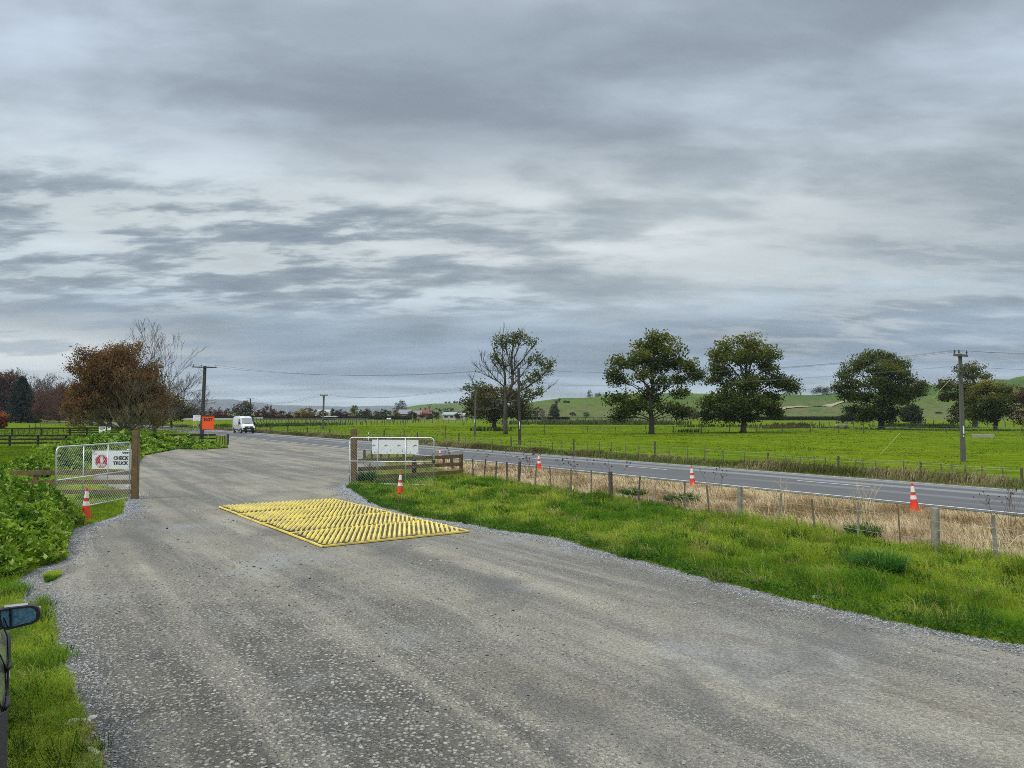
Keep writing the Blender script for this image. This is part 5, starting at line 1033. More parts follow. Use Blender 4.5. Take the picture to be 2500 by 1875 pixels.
# paddock fence beyond the road
def pf(s_, zt, kind, r_, mm): return (road(10.4, s_), zt, kind, r_, mm)
pp = []; Aq, Bq = road(10.4, 0), road(10.4, 100)
for px, top in [(2490.6, 1142), (2244, 1127), (2043, 1112), (1873, 1104.5), (1805, 1110)][:4]: p = on_line(px, Aq, Bq); pp.append((p, P(px, top, p.y).z, 'post', .052, POSTD))
fs = [road_as(p[0].x, p[0].y)[1] for p in pp]
for px, top in [(2447, 1143), (2392, 1138), (2352, 1136), (2320, 1134), (2296, 1130), (2202, 1122), (2135, 1123), (2106, 1122), (2086, 1122), (2012, 1117), (1985, 1113), (1950, 1113), (1918, 1111)]: p = on_line(px, Aq, Bq); pp.append((p, P(px, top, p.y).z, 'batten', .024, BATT))
s_ = max(fs) + 1.6; k = 0
while s_ < 150 and len(pp) < 98:
    pst = (k % 6 == 5); pp.append(pf(s_, 1.12 + random.uniform(-.1, .1) if pst else .95 + random.uniform(-.15, .1), 'post' if pst else 'batten', max(.06, .0009 * road(10.4, s_).y) if pst else .03, POSTD if pst else BATT)); k += 1; s_ += 1.45 + random.uniform(-.2, .2)
pp.sort(key=lambda q: road_as(q[0].x, q[0].y)[1]); wire_fence('long paddock fence of thin battens in rough grass on the far side of the road', pp, (.35, .6, .85), None, wr=.005)
def simple_run(label, p0, p1, n, h, r_, mm, wires, jit=.15, wr=.012): 
    d = (p1 - p0) / (n - 1); return wire_fence(label, [(p0 + d * i + Vector((random.uniform(-.3, .3), 0, 0)), h * random.uniform(1 - jit, 1 + jit), 'batten', r_ * random.uniform(.8, 1.3), mm) for i in range(n)], wires, None, wr=wr)
simple_run('thin dark fence crossing the far paddock behind the grazing horses', G(1640, 1031.5), G(800, 1033), 60, 1.25, .09, POSTD, (.5, .9, 1.15), wr=.02)
simple_run('far paddock fence left of the utility pole, nearer one of two', G(990, 1037), G(585, 1042.5), 46, 1.25, .075, POSTD, (.45, .8, 1.1), wr=.016)
simple_run('far paddock fence behind the van, farther one of two', G(900, 1030), G(570, 1031), 44, 1.4, .10, POSTD, (.6, 1.2), wr=.05)
simple_run('fence of sparse thin stakes across the right paddock beneath the oaks', G(2500, 1057), G(1440, 1058.5), 17, 1.15, .045, POSTD, (.7, 1.0), wr=.008)
simple_run('distant fence of thin posts behind the third oak', G(2500, 1042), G(1960, 1041), 26, 1.3, .08, POSTD, (.6, 1.1), wr=.014)
for px, base, h in [(1329, 1061, 1.5), (1424, 1057, 1.15)]: pass
# black rail fences on the left
rail_fence('black three-rail fence across the left lawn, nearer of two', G(-60, 1089.5), G(527, 1086), (.28, .62, .96), [2.9 + 2.42 * k for k in range(9)], .15, BLACKWOOD, BLACKWOOD, 1.02, .16)
pb = G(-60, 1063); pe = G(300, 1061); bf = rail_fence('black fence behind the nearer black one, with thin slanting stakes below its top rail', pb, pe, (.93,), [(G(px, 1063) - pb).length for px in (20, 85, 149, 188, 220, 260)], .13, BLACKWOOD, BLACKWOOD, .98, .2)
xa = (G(152, 1062.5) - pb).length; L_ = (pe - pb).length
for z in (.33, .63): MB().box(((xa + L_) / 2, -.13, z), (L_ - xa, .045, .12)).build('rail', BLACKWOOD, bf)
for px in (4, 34, 46, 57, 70, 99, 110, 122, 134): x_ = (G(px, 1063) - pb).length; MB().bar((x_, -.1, .05), (x_ + random.uniform(.05, .2), -.1, .9), .05, .05, (0, 1, 0)).build('batten', BLACKWOOD, bf)
wire_fence('short row of dark stakes ending at a round post, right of the EXIT sign', [(G(px, 1086.5), h, kd, r_, POSTD) for px, h, kd, r_ in [(529, .82, 'batten', .045), (536, .84, 'batten', .045), (543, .86, 'batten', .045), (549, .9, 'batten', .05), (555, .98, 'post', .075)]], (.4, .65), None)
rail_fence('low grey rail fence among the roadside trunks at the left', G(104, 1037), G(330, 1046), (.55, 1.1), [.2 + 4.3 * k for k in range(11)], .1, POSTG, POSTG, 1.25, .14)
simple_run('dark broken fence rails leaning in the left paddock', G(75, 1046), G(108, 1040), 4, .9, .06, POSTD, (.8,))

# ------------------------------------------------------------------ traffic cones
def make_cone():
    o = empty('traffic_cone'); c = MB().box((0, 0, .02), (.37, .37, .04)); c.lathe([(.155, .04), (.135, .055), (.028, .88), (.022, .90)], 24); c.build('body', CONE, o, False)
    for z0, z1c in ((.40, .52), (.62, .80)):
        rad = lambda z: .135 + (.028 - .135) * (z - .055) / .825 + .003
        b_ = MB(); n = 24
        for z in (z0, z1c):
            for k in range(n): a = 2 * PI * k / n; b_.v.append((rad(z) * math.cos(a), rad(z) * math.sin(a), z))
        for k in range(n): b_.f.append((k, (k + 1) % n, n + (k + 1) % n, n + k))
        b_.build('reflective_band', BAND, o, True)
    return o
cone0 = make_cone(); first = True
for p, tilt, lab in [(G(209, 1268.5), (0, .02), 'orange and white cone in front of the left gate beside the weeds'), (G(976, 1213.5), (0, .03), 'orange and white cone on the grass in front of the right gate'),
                     (Vector((gx(1077, 47.0), 47.0, 0)), (.02, -.12), 'roadside cone seen over the rails of the right gate fence, farthest along the road'), (Vector((gx(1317, 40.6), 40.6, 0)), (0, -.06), 'roadside cone in dry grass by dark seed heads, second farthest along the road'),
                     (Vector((gx(1690, 31.2), 31.2, 0)), (0, -.07), 'roadside cone in the dry grass between the two thick fence posts'), (Vector((gx(2229, 23.6), 23.6, 0)), (0, -.09), 'roadside cone just left above the thick pale post, nearest of the roadside cones')]:
    o = cone0 if first else copy_tree(cone0); first = False; o.location = p; o.rotation_euler = (tilt[0], tilt[1], random.uniform(0, 1)); tag(o, lab, 'traffic cone', 'traffic cones at the gates and along the road')

# ------------------------------------------------------------------ yellow rumble mats
def mat_yellow():
    m = bpy.data.materials.new('yellow_mat'); m.use_nodes = True; t = NT(m.node_tree); b = t.n['Principled BSDF']; g = t.node('ShaderNodeNewGeometry').outputs['Position']; z = t.sep(t.node('ShaderNodeTexCoord').outputs['Object'])[2]
    n = t.noise(g, 1.4, 5, .65); n2 = t.noise(g, 9, 5, .7); n3 = t.noise(g, 2.3, 4, .6)
    mud = t.m('MULTIPLY', t.mr(t.m('ADD', t.m('MULTIPLY', z, -12), t.m('ADD', n, t.m('MULTIPLY', n2, .6))), -.02, .30), t.mr(n3, .24, .42))
    film = t.m('MULTIPLY', t.mr(n, .40, .62), .62)
    c = t.mix(film, (.93, .80, .19), (.66, .55, .24)); c = t.mix(mud, c, (.075, .062, .045)); t.l.new(c, b.inputs['Base Color']); t.set(b.inputs['Roughness'], .55); return m
YEL = mat_yellow(); YELC = mat('yellow_rim', (.82, .66, .12), .55, var=.12, vscale=3, dirt=(.35, .27, .12), dirt_amt=.5, dscale=2)
MA, MBp, MC, MD_ = G(537, 1243), G(791, 1338.5), G(1142, 1301), G(812, 1220)
cen = (MA + MBp + MC + MD_) / 4; ld = ((MBp - MA) + (MC - MD_)).normalized(); LEN = ((MBp - MA).length + (MC - MD_).length) / 2; WID = ((MC - MBp).length + (MD_ - MA).length) / 2
def make_mat(seed):
    random.seed(seed); lx, wy = LEN / 4 - .02, WID; m = MB(); th = .035; e = .035
    m.add([(-lx / 2, -wy / 2, 0), (lx / 2, -wy / 2, 0), (lx / 2, wy / 2, 0), (-lx / 2, wy / 2, 0), (-lx / 2, -wy / 2, th), (lx / 2, -wy / 2, th), (lx / 2, wy / 2, th), (-lx / 2, wy / 2, th)], [(4, 5, 6, 7), (0, 1, 5, 4), (1, 2, 6, 5), (2, 3, 7, 6), (3, 0, 4, 7)])
    a = -math.radians(27.5); ux, uy = math.cos(a), math.sin(a); vx, vy = -uy, ux; sp = .12; st = .10; hx_, hy_ = lx / 2 - .05, wy / 2 - .06
    for i in range(-32, 33):
        for j in range(-28, 29):
            cx, cy = ux * j * st + vx * i * sp, uy * j * st + vy * i * sp
            if abs(cx) > hx_ - .05 or abs(cy) > hy_ - .05: continue
            edge = min(1, min(hx_ - abs(cx), hy_ - abs(cy)) / .12 + .35); H = .072 * edge * random.uniform(.92, 1.05); hw, hl = .040, .049; tw, tl = .012, .037
            q = lambda du, dv, z: (cx + ux * du + vx * dv, cy + uy * du + vy * dv, z)
            m.add([q(-hl, -hw, th), q(hl, -hw, th), q(hl, hw, th), q(-hl, hw, th), q(-tl, -tw, th + H), q(tl, -tw, th + H), q(tl, tw, th + H), q(-tl, tw, th + H)], [(4, 5, 6, 7), (0, 1, 5, 4), (1, 2, 6, 5), (2, 3, 7, 6), (3, 0, 4, 7)])
    # raised lip along the long outer sides
    rim = MB(); q = .04; z0, z1r = .006, th + .018
    for s_ in (-1, 1): rim.box((0, s_ * (wy / 2 - q / 2 + .006), (z0 + z1r) / 2), (lx + .008, q, z1r - z0)); rim.box((s_ * (lx / 2 - q / 2 + .004), 0, (z0 + z1r) / 2 + .004), (q, wy - 2 * q + .01, z1r - z0))
    return m, rim
for k, lab in enumerate(['yellow studded mat at the far end, nearest the gates', 'yellow studded mat, second from the gates, in a row of four', 'yellow studded mat, second from the camera, in a row of four', 'yellow studded mat at the near end, closest to the camera']):
    mm_, rim_ = make_mat(90 + k); o = mm_.build('rumble_mat', YEL); rim_.build('rim', YELC, o, False, .008); p = cen + ld * LEN * (k - 1.5) / 4; o.location = (p.x, p.y, .008); o.rotation_euler = (random.uniform(-.004, .004), random.uniform(-.004, .004), facing(ld) + random.uniform(-.006, .006)); tag(o, lab, 'mat', 'yellow mats laid end to end on the drive')

# ------------------------------------------------------------------ utility poles and lines
PCON = mat('grey_concrete_pole', (.105, .105, .09), .9, var=.2, vscale=2); PWOOD = mat('dark_tarred_pole', (.05, .045, .04), .85, var=.3, vscale=3); INS = mat('insulator', (.06, .05, .045), .3)
def utility_pole(label, base, Y, toppx, w0, w1, m, arms, rz=0.0, plate=False):
    b0 = Vector((gx(base[0], Y), Y, 0)); tp = P(toppx[0], toppx[1], Y) - b0; o = empty('utility_pole', b0, 0, label, 'utility pole', 'utility poles along the road and paddock')
    L = tp.length; v = []; 
    for f_, w_ in ((-.03, w0), (0, w0), (.55, (w0 + w1) / 2), (1, w1)): c = Vector((0, 0, 0)).lerp(tp, f_) if f_ >= 0 else Vector((0, 0, -.3)); v += [(c.x + sx * w_ / 2, c.y + sy * w_ / 2, c.z) for sx, sy in ((-1, -1), (1, -1), (1, 1), (-1, 1))]
    fs = [(i * 4 + k, i * 4 + (k + 1) % 4, i * 4 + 4 + (k + 1) % 4, i * 4 + 4 + k) for i in range(3) for k in range(4)] + [(12, 13, 14, 15)]
    MB().add(v, fs).build('shaft', m, o, False, .02)
    ends = []
    for (dz, half, off, tilt) in arms:
        c = tp * (1 - dz / L) + Vector((0, -w1 / 2 - .07, 0)); d = Vector((math.cos(rz), math.sin(rz), tilt)); a, b_ = c + d * (off - half), c + d * (off + half)
        ar = MB().bar(a, b_, .11, .13, (0, 0, 1)).build('crossarm', m, o)
        E = []
        for f_ in (.06, .38, .94):
            q = a.lerp(b_, f_) + Vector((0, 0, .065)); MB().lathe([(.02, 0), (.02, .08), (.055, .10), (.06, .16), (.035, .20), (.045, .24), (.02, .27)], 8, q).build('insulator', INS, ar); E.append(b0 + q + Vector((0, 0, .25)))
        MB().bar(c + d * (off - half * .45), c + Vector((0, .02, -.75)), .03, .03).build('brace', m, ar); ends.append(E)
    if plate: MB().box((-.02, -w0 / 2 - .02, 2.0), (.08, .02, .48)).box((-.02, -w0 / 2 - .02, 1.6), (.05, .02, .1)).build('number_plate', WHITE, o)
    return o, ends, b0, tp
uA = utility_pole('tall dark pole with a short crossarm behind the EXIT sign, at the left', (493, 1066), 97, (500.5, 893.5), .40, .30, PWOOD, [(.18, 1.55, 0, -.03)])
uB = utility_pole('distant small pole rising behind the willow and the van', (611, 1021), 330, (611.5, 973), .5, .42, PWOOD, [(.12, 1.5, 0, 0)])
uC = utility_pole('mid-distance pole with a T crossarm in the paddock left of the gates', (788, 1048), 148, (791, 964.5), .34, .26, PCON, [(.1, .75, 0, 0)])
uD = utility_pole('grey pole standing in the paddock just left of the half-bare tree', (1159.5, 1064.5), 104, (1161.5, 943), .30, .22, PCON, [(.1, .62, .05, 0)], plate=True)
uE = utility_pole('plain dark pole without a crossarm in front of the half-bare tree', (1269, 1086), 75, (1266, 897.5), .30, .24, PWOOD, [], plate=True)
uF = utility_pole('tall square grey pole with two crossarms in the right paddock', (2349, 1127.5), 48.2, (2344, 863.5), .25, .165, PCON, [(.12, .43, -.06, -.06), (1.1, .22, -.27, 0)], plate=True)
MB().tube([(-.32, -.16, uF[3].z - 1.0), (-.32, -.2, uF[3].z - .86), (.0, -.2, uF[3].z - .86), (.02, -.2, uF[3].z - 1.0)], .008, 4).build('bracket', WIRE, uF[0])
def span(label, pairs, sag, r_=.012):
    o = empty('power_line', pairs[0][0], 0, label, 'power line', 'overhead power lines'); b0 = Vector(o.location)
    for a, b_ in pairs:
        n = 20; pts = []
        for i in range(n + 1): f_ = i / n; p = Vector(a).lerp(Vector(b_), f_); p.z -= sag * 4 * f_ * (1 - f_); pts.append(p - b0)
        MB().tube(pts, [max(r_, .00011 * (p + b0).y) for p in pts], 3, False).build('wire', CABLE, o)
eT = uE[2] + uE[3]; eA = uA[1][0]; eF = uF[1][0]; eF2 = uF[1][1]
e3 = [eT + Vector((d, 0, -.05)) for d in (-.1, 0, .1)]
span('twin wires sagging from the tall left pole across to the half-bare tree', [(eA[0], e3[0]), (eA[2], e3[2])], 1.0)
span('wires from the half-bare tree rising past the oaks to the right pole', [(e3[i], eF[i]) for i in range(3)], .9, .008)
span('wires leaving the right pole top towards the right edge', [(eF[i], P(2900, 850 + 4 * i, 30 + .4 * i)) for i in range(3)], .2, .006)
span('low wire pair from the lower crossarm of the right pole to the left', [(eF2[0], P(1340, 939, 90)), (eF2[2], P(1340, 941, 90))], .5, .006)
span('low wires from the lower crossarm of the right pole to the right edge', [(eF2[0], P(2900, 908, 30)), (eF2[2], P(2900, 910, 30.4))], .1, .006)
span('wire between the small distant pole and the mid-distance pole', [(uB[1][0][0], uC[1][0][0]), (uB[1][0][2], uC[1][0][2])], 2.0, .015)
span('wire from the mid-distance pole to the grey pole by the half-bare tree', [(uC[1][0][0], uD[1][0][0]), (uC[1][0][2], uD[1][0][2])], 1.2, .012)
gb = G(2147, 1111.5); gt = uF[2] + uF[3] * .845 + Vector((-.12, 0, 0)); st_ = empty('stay_wire', gb, 0, 'slanting stay wire with pale yellow guard tubes, bracing the right pole', 'stay wire'); d = gt - gb
MB().tube([(0, 0, 0), d], .006, 4).build('wire', WIRE, st_); GUARD = mat('pale_yellow_guard', (.75, .72, .36), .5)
MB().tube([d * .0, d * .285], .022, 6).build('guard_tube', GUARD, st_); MB().tube([d * .70, d * .90], .014, 6).build('guard_tube', GUARD, st_)

# ------------------------------------------------------------------ road signs
Ye = 70.0; c = P(508, 1033, Ye); ex = empty('exit_sign', (c.x, c.y, 0), R(-6), 'square orange EXIT sign on a light frame above the weeds', 'sign'); hb = .595
flat('panel', [(-hb, c.z - hb), (hb, c.z - hb), (hb, c.z + hb), (-hb, c.z + hb)], 0, .02, FLUO, ex); bo = MB()
for a, b_ in (((-hb, -hb), (hb, -hb)), ((hb, -hb), (hb, hb)), ((hb, hb), (-hb, hb)), ((-hb, hb), (-hb, -hb))): bo.bar((a[0] * .955, -.004, c.z + a[1] * .955), (b_[0] * .955, -.004, c.z + b_[1] * .955), .022, .006, (0, 0, 1))
bo.build('border', BLACK, ex); txt('EXIT', .36, BLACK, ex, (0, -.006, c.z + .30), bold=.014, width=.84)
lg = MB().tube([(0, .04, 0), (0, .04, c.z - hb - .45)], .02, 6)
for s_ in (-1, 1): lg.tube([(s_ * .22, .03, c.z - hb), (s_ * .03, .04, c.z - hb - .42)], .014, 5); lg.tube([(s_ * .12, .03, c.z - hb), (s_ * -.12, .04, c.z - hb - .28)], .010, 5)
lg.build('stand', GALV, ex)
Yw = 158.0; c = P(481, 1021, Yw); wb = empty('road_board', (c.x, c.y, 0), R(6), 'white lined board on a slanted pale stake across the road, left of the pole', 'sign'); flat('panel', [(-.78, c.z - .6), (.78, c.z - .6), (.78, c.z + .58), (-.78, c.z + .62)], 0, .03, WHITE, wb); mk = MB()
for k in range(4): mk.bar((-.45, -.006, c.z + .35 - .25 * k), (.6 - .1 * k, -.006, c.z + .35 - .25 * k), .06, .004)
mk.build('lettering', mat('grey_print', (.3, .33, .37), .6), wb); MB().bar((-.6, .08, c.z - .4), (.35, .10, -.1), .12, .08, (0, 1, 0)).bar((-.72, .06, c.z + .5), (-.72, .06, .0), .08, .08, (0, 1, 0)).build('stake', mat('pale_stake', (.5, .47, .3), .7), wb)
def fence_sign(label, x0, x1, y0, y1, Y, arc):
    a, b_ = P(x0, y1, Y), P(x1, y0, Y); W_, H_ = b_.x - a.x, b_.z - a.z; o = empty('fence_sign', ((a.x + b_.x) / 2, Y, (a.z + b_.z) / 2), 0, label, 'sign'); flat('panel', [(-W_ / 2, -H_ / 2), (W_ / 2, -H_ / 2), (W_ / 2, H_ / 2), (-W_ / 2, H_ / 2)], 0, .02, WHITE, o); m = MB()
    if arc:
        m.bar((-W_ * .36, -.008, H_ * .27), (W_ * .3, -.008, H_ * .30), .02, .10); pts = [(-W_ * .38, -.008, H_ * .22), (-W_ * .34, -.008, H_ * .10), (-W_ * .1, -.008, H_ * .05), (W_ * .18, -.008, H_ * .09), (W_ * .37, -.008, H_ * .26), (W_ * .40, -.008, H_ * .40), (W_ * .25, -.008, H_ * .37)]; m.tube(pts, .022, 5)
    else: m.bar((-W_ * .28, -.008, H_ * .3), (W_ * .28, -.008, H_ * .32), .02, .08)
    m.build('mark', BLACK, o)
fence_sign('larger white sign with a black curved stroke on the black fence by the weeds', 241, 258, 1041.5, 1056, 91, True); fence_sign('smaller white sign on the black fence, right of the larger one', 262, 270, 1042, 1050.5, 91, False)
p = road(8.4, road_as(*G(877.5, 1077)[:2])[1]); em = empty('marker_post', p, 0, 'slim white road marker post with a dark red band near its top', 'marker post'); zt = P(878, 1056, p.y).z; MB().box((0, 0, zt / 2), (.11, .04, zt)).build('post', BAND, em, False, .01); MB().box((0, 0, zt * .68), (.116, .046, .17)).build('reflective_band', mat('dark_red_band', (.12, .012, .012), .5), em)
# ------------------------------------------------------------------ vehicles
def paint(name, col, rough=.3, dirt=None, amt=.3):
    m = mat(name, col, rough, 0, .03, 3, dirt=dirt, dirt_amt=amt, dscale=1.5); b = m.node_tree.nodes['Principled BSDF']; b.inputs['Coat Weight'].default_value = .6; b.inputs['Coat Roughness'].default_value = .08; return m
GLASS = mat('dark_glass', (.03, .045, .05), .06, spec=.8); BLKPL = mat('black_plastic', (.016, .016, .018), .55); CHROME = mat('bright_trim', (.7, .72, .74), .15, 1.0); LAMP = mat('lamp_lens', (.85, .87, .88), .12, spec=.8); PLATE = mat('number_plate', (.7, .71, .7), .5)
def wheel(parent, x, y, r_, wd, rim_m):
    t_ = MB(); n = 24; prof = [(r_ * .62, -wd / 2), (r_ * .93, -wd / 2), (r_, -wd * .32), (r_, wd * .32), (r_ * .93, wd / 2), (r_ * .62, wd / 2)]; b = 0
    for rr, yy in prof:
        for k in range(n): a = 2 * PI * k / n; t_.v.append((rr * math.cos(a), yy, rr * math.sin(a)))
    for i in range(len(prof) - 1):
        for k in range(n): t_.f.append((i * n + k, i * n + (k + 1) % n, (i + 1) * n + (k + 1) % n, (i + 1) * n + k))
    w_ = empty('wheel', (x, y, r_)); w_.parent = parent; t_.build('tyre', RUBBER, w_, True); rm = MB(); sg = 1 if y > 0 else -1
    yy = sg * wd * .36
    for k in range(n): a = 2 * PI * k / n; rm.v.append((r_ * .62 * math.cos(a), sg * wd * .46, r_ * .62 * math.sin(a)))
    rm.v.append((0, yy * .9, 0)); rm.f += [(k, (k + 1) % n, n) for k in range(n)]
    for k in range(5): a = 2 * PI * k / 5; rm.bar((.06 * math.cos(a), yy * 1.05, .06 * math.sin(a)), (r_ * .58 * math.cos(a), sg * wd * .5, r_ * .58 * math.sin(a)), .07, .03, (0, 1, 0))
    rm.tube([(0, yy, 0), (0, yy * 1.3, 0)], r_ * .16, 12); rm.build('rim', rim_m, w_); return w_
def loft(rings, closed=True):
    m = MB(); n = len(rings[0])
    for r_ in rings: m.v.extend(r_)
    for i in range(len(rings) - 1):
        for k in range(n): k2 = (k + 1) % n; m.f.append((i * n + k, i * n + k2, (i + 1) * n + k2, (i + 1) * n + k))
    m.f.append(tuple(reversed(range(n)))); m.f.append(tuple((len(rings) - 1) * n + k for k in range(n))); return m
def smooth_obj(o, ang=.6):
    for p in o.data.polygons: p.use_smooth = True
    try:
        o.data.set_sharp_from_angle(angle=ang)
    except Exception: pass
    return o
def make_van(label):
    o = empty('delivery_van', (0, 0, 0), 0, label, 'van'); VW = paint('white_van_paint', (.80, .82, .84), .28, (.45, .43, .4), .12)
    def ring(x, hw, zb, zs, zt, tw):      # cross-section: sill, shoulder, roof
        half = [(hw * .94, zb), (hw, zb + .18), (hw * 1.0, zs), (hw * .985, zs + (zt - zs) * .35), (tw + (hw - tw) * .28, zt - .22), (tw, zt - .07), (tw * .86, zt), (tw * .4, zt + .02)]
        return [(x, y, z) for y, z in half] + [(x, -y, z) for y, z in reversed(half)]
    rings = [ring(-2.98, .93, .55, 1.2, 2.42, .74), ring(-2.93, .98, .48, 1.2, 2.53, .82), ring(-1.5, 1.01, .46, 1.2, 2.58, .85), ring(.4, 1.01, .46, 1.2, 2.58, .85), ring(1.15, 1.01, .46, 1.2, 2.53, .83), ring(1.45, 1.01, .46, 1.2, 2.36, .80), ring(1.85, 1.005, .46, 1.15, 1.88, .83), ring(2.15, 1.0, .46, 1.08, 1.50, .86), ring(2.28, .995, .46, 1.0, 1.38, .86), ring(2.65, .97, .48, .95, 1.22, .82), ring(2.86, .92, .5, .85, 1.06, .76), ring(2.95, .86, .52, .72, .86, .72)]
    smooth_obj(loft(rings).build('body', VW, o), .75)
    # windscreen: a curved panel just proud of the sloping front
    ws = MB(); A = [(1.44, .76, 2.30), (1.50, .40, 2.36), (1.52, 0, 2.37), (1.50, -.40, 2.36), (1.44, -.76, 2.30)]; B = [(2.13, .86, 1.50), (2.21, .45, 1.50), (2.24, 0, 1.50), (2.21, -.45, 1.50), (2.13, -.86, 1.50)]; nrm = Vector((.78, 0, .62)) * .035
    ws.add([tuple(Vector(p) + nrm) for p in A + B], [(i, i + 1, i + 6, i + 5) for i in range(4)]); smooth_obj(ws.build('windscreen', mat('pale_windscreen', (.20, .25, .27), .05, spec=.9), o), 1.2)
    for s_ in (1, -1):
        y = s_ * 1.012; pts = [(.72, 1.32), (1.86, 1.34), (1.80, 1.52), (1.40, 2.08), (1.25, 2.18), (.72, 2.18)]
        f2 = MB(); yy = lambda z: s_ * (1.012 - max(0, z - 1.62) * .115); f2.add([(x, yy(z) + s_ * .012, z) for x, z in pts], [tuple(range(6)) if s_ < 0 else tuple(reversed(range(6)))]); f2.build('side_window', GLASS, o)
        mr = MB().box((1.86, s_ * 1.16, 1.52), (.14, .17, .36)).box((1.80, s_ * 1.06, 1.40), (.06, .12, .06)).build('wing_mirror', BLKPL, o, False, .03)
        lm = MB().add([(2.74, s_ * .62, 1.06), (2.86, s_ * .60, .86), (2.72, s_ * .925, .84), (2.52, s_ * .955, 1.02), (2.60, s_ * .88, 1.12), (2.70, s_ * .60, .95), (2.5, s_ * .8, .95)], [(0, 1, 2, 3, 4), (0, 5, 1), (1, 5, 2), (2, 6, 3)]); 
        hl = lm.build('headlight', LAMP, o); hl.location = (.035, s_ * .012, 0)
        MB().box((-.75, s_ * 1.02, .50), (5.0 if False else 2.2, .03, .16)).build('side_trim', BLKPL, o); MB().box((-.4, s_ * 1.012, .40), (1.6, .02, .12)).build('sill', mat('sill_white', (.7, .7, .72), .4) if s_ > 0 else bpy.data.materials['sill_white'], o)
        MB().box((.1, s_ * 1.016, 1.12), (1.9, .012, .025)).box((.66, s_ * 1.016, 1.3), (.012, .012, 1.5)).build('door_seam', BLKPL, o); MB().box((.85, s_ * 1.03, 1.22), (.2, .03, .05)).build('door_handle', BLKPL, o)
        for x in (-2.0, 1.95):
            wheel(o, x, s_ * .88, .345, .24, GALV); ar = MB(); ar.tube([(x + .43 * math.cos(a), s_ * 1.0, .36 + .43 * math.sin(a)) for a in [PI * k / 10 for k in range(11)]], .05, 6); ar.build('wheel_arch', BLKPL, o)
    MB().add([(2.97, -.80, .30), (2.97, .80, .30), (3.02, .82, .84), (3.02, -.82, .84), (2.42, -1.02, .28), (2.42, 1.02, .28), (2.46, 1.035, .86), (2.46, -1.035, .86)], [(0, 1, 2, 3), (3, 2, 6, 7), (0, 3, 7, 4), (1, 5, 6, 2), (0, 4, 5, 1), (4, 7, 6, 5)]).build('bumper', BLKPL, o, False, .05)
    MB().add([(3.0, -.62, .82), (3.0, .62, .82), (2.91, .60, 1.06), (2.91, -.60, 1.06), (2.8, -.6, .75), (2.8, .6, .75), (2.75, .6, 1.0), (2.75, -.6, 1.0)], [(0, 1, 2, 3), (3, 2, 6, 7), (0, 3, 7, 4), (1, 5, 6, 2)]).build('grille', BLKPL, o)
    em = MB(); em.tube([(2.93, 0, .93), (3.0, 0, .94)], .105, 16); em.build('emblem', CHROME, o); MB().box((3.03, 0, .53), (.012, .52, .12)).build('licence_plate', PLATE, o); MB().box((1.2, .0, 2.57), (.08, .06, .05)).build('roof_beacon', BLKPL, o)
    return o
van = make_van('white high-roof delivery van with black bumper, driving towards us on the road'); pv_ = road(6.25, road_as(*G(597, 1057)[:2])[1]); van.location = (pv_.x, pv_.y, .013); van.rotation_euler = (0, 0, math.atan2(-RD.y, -RD.x))

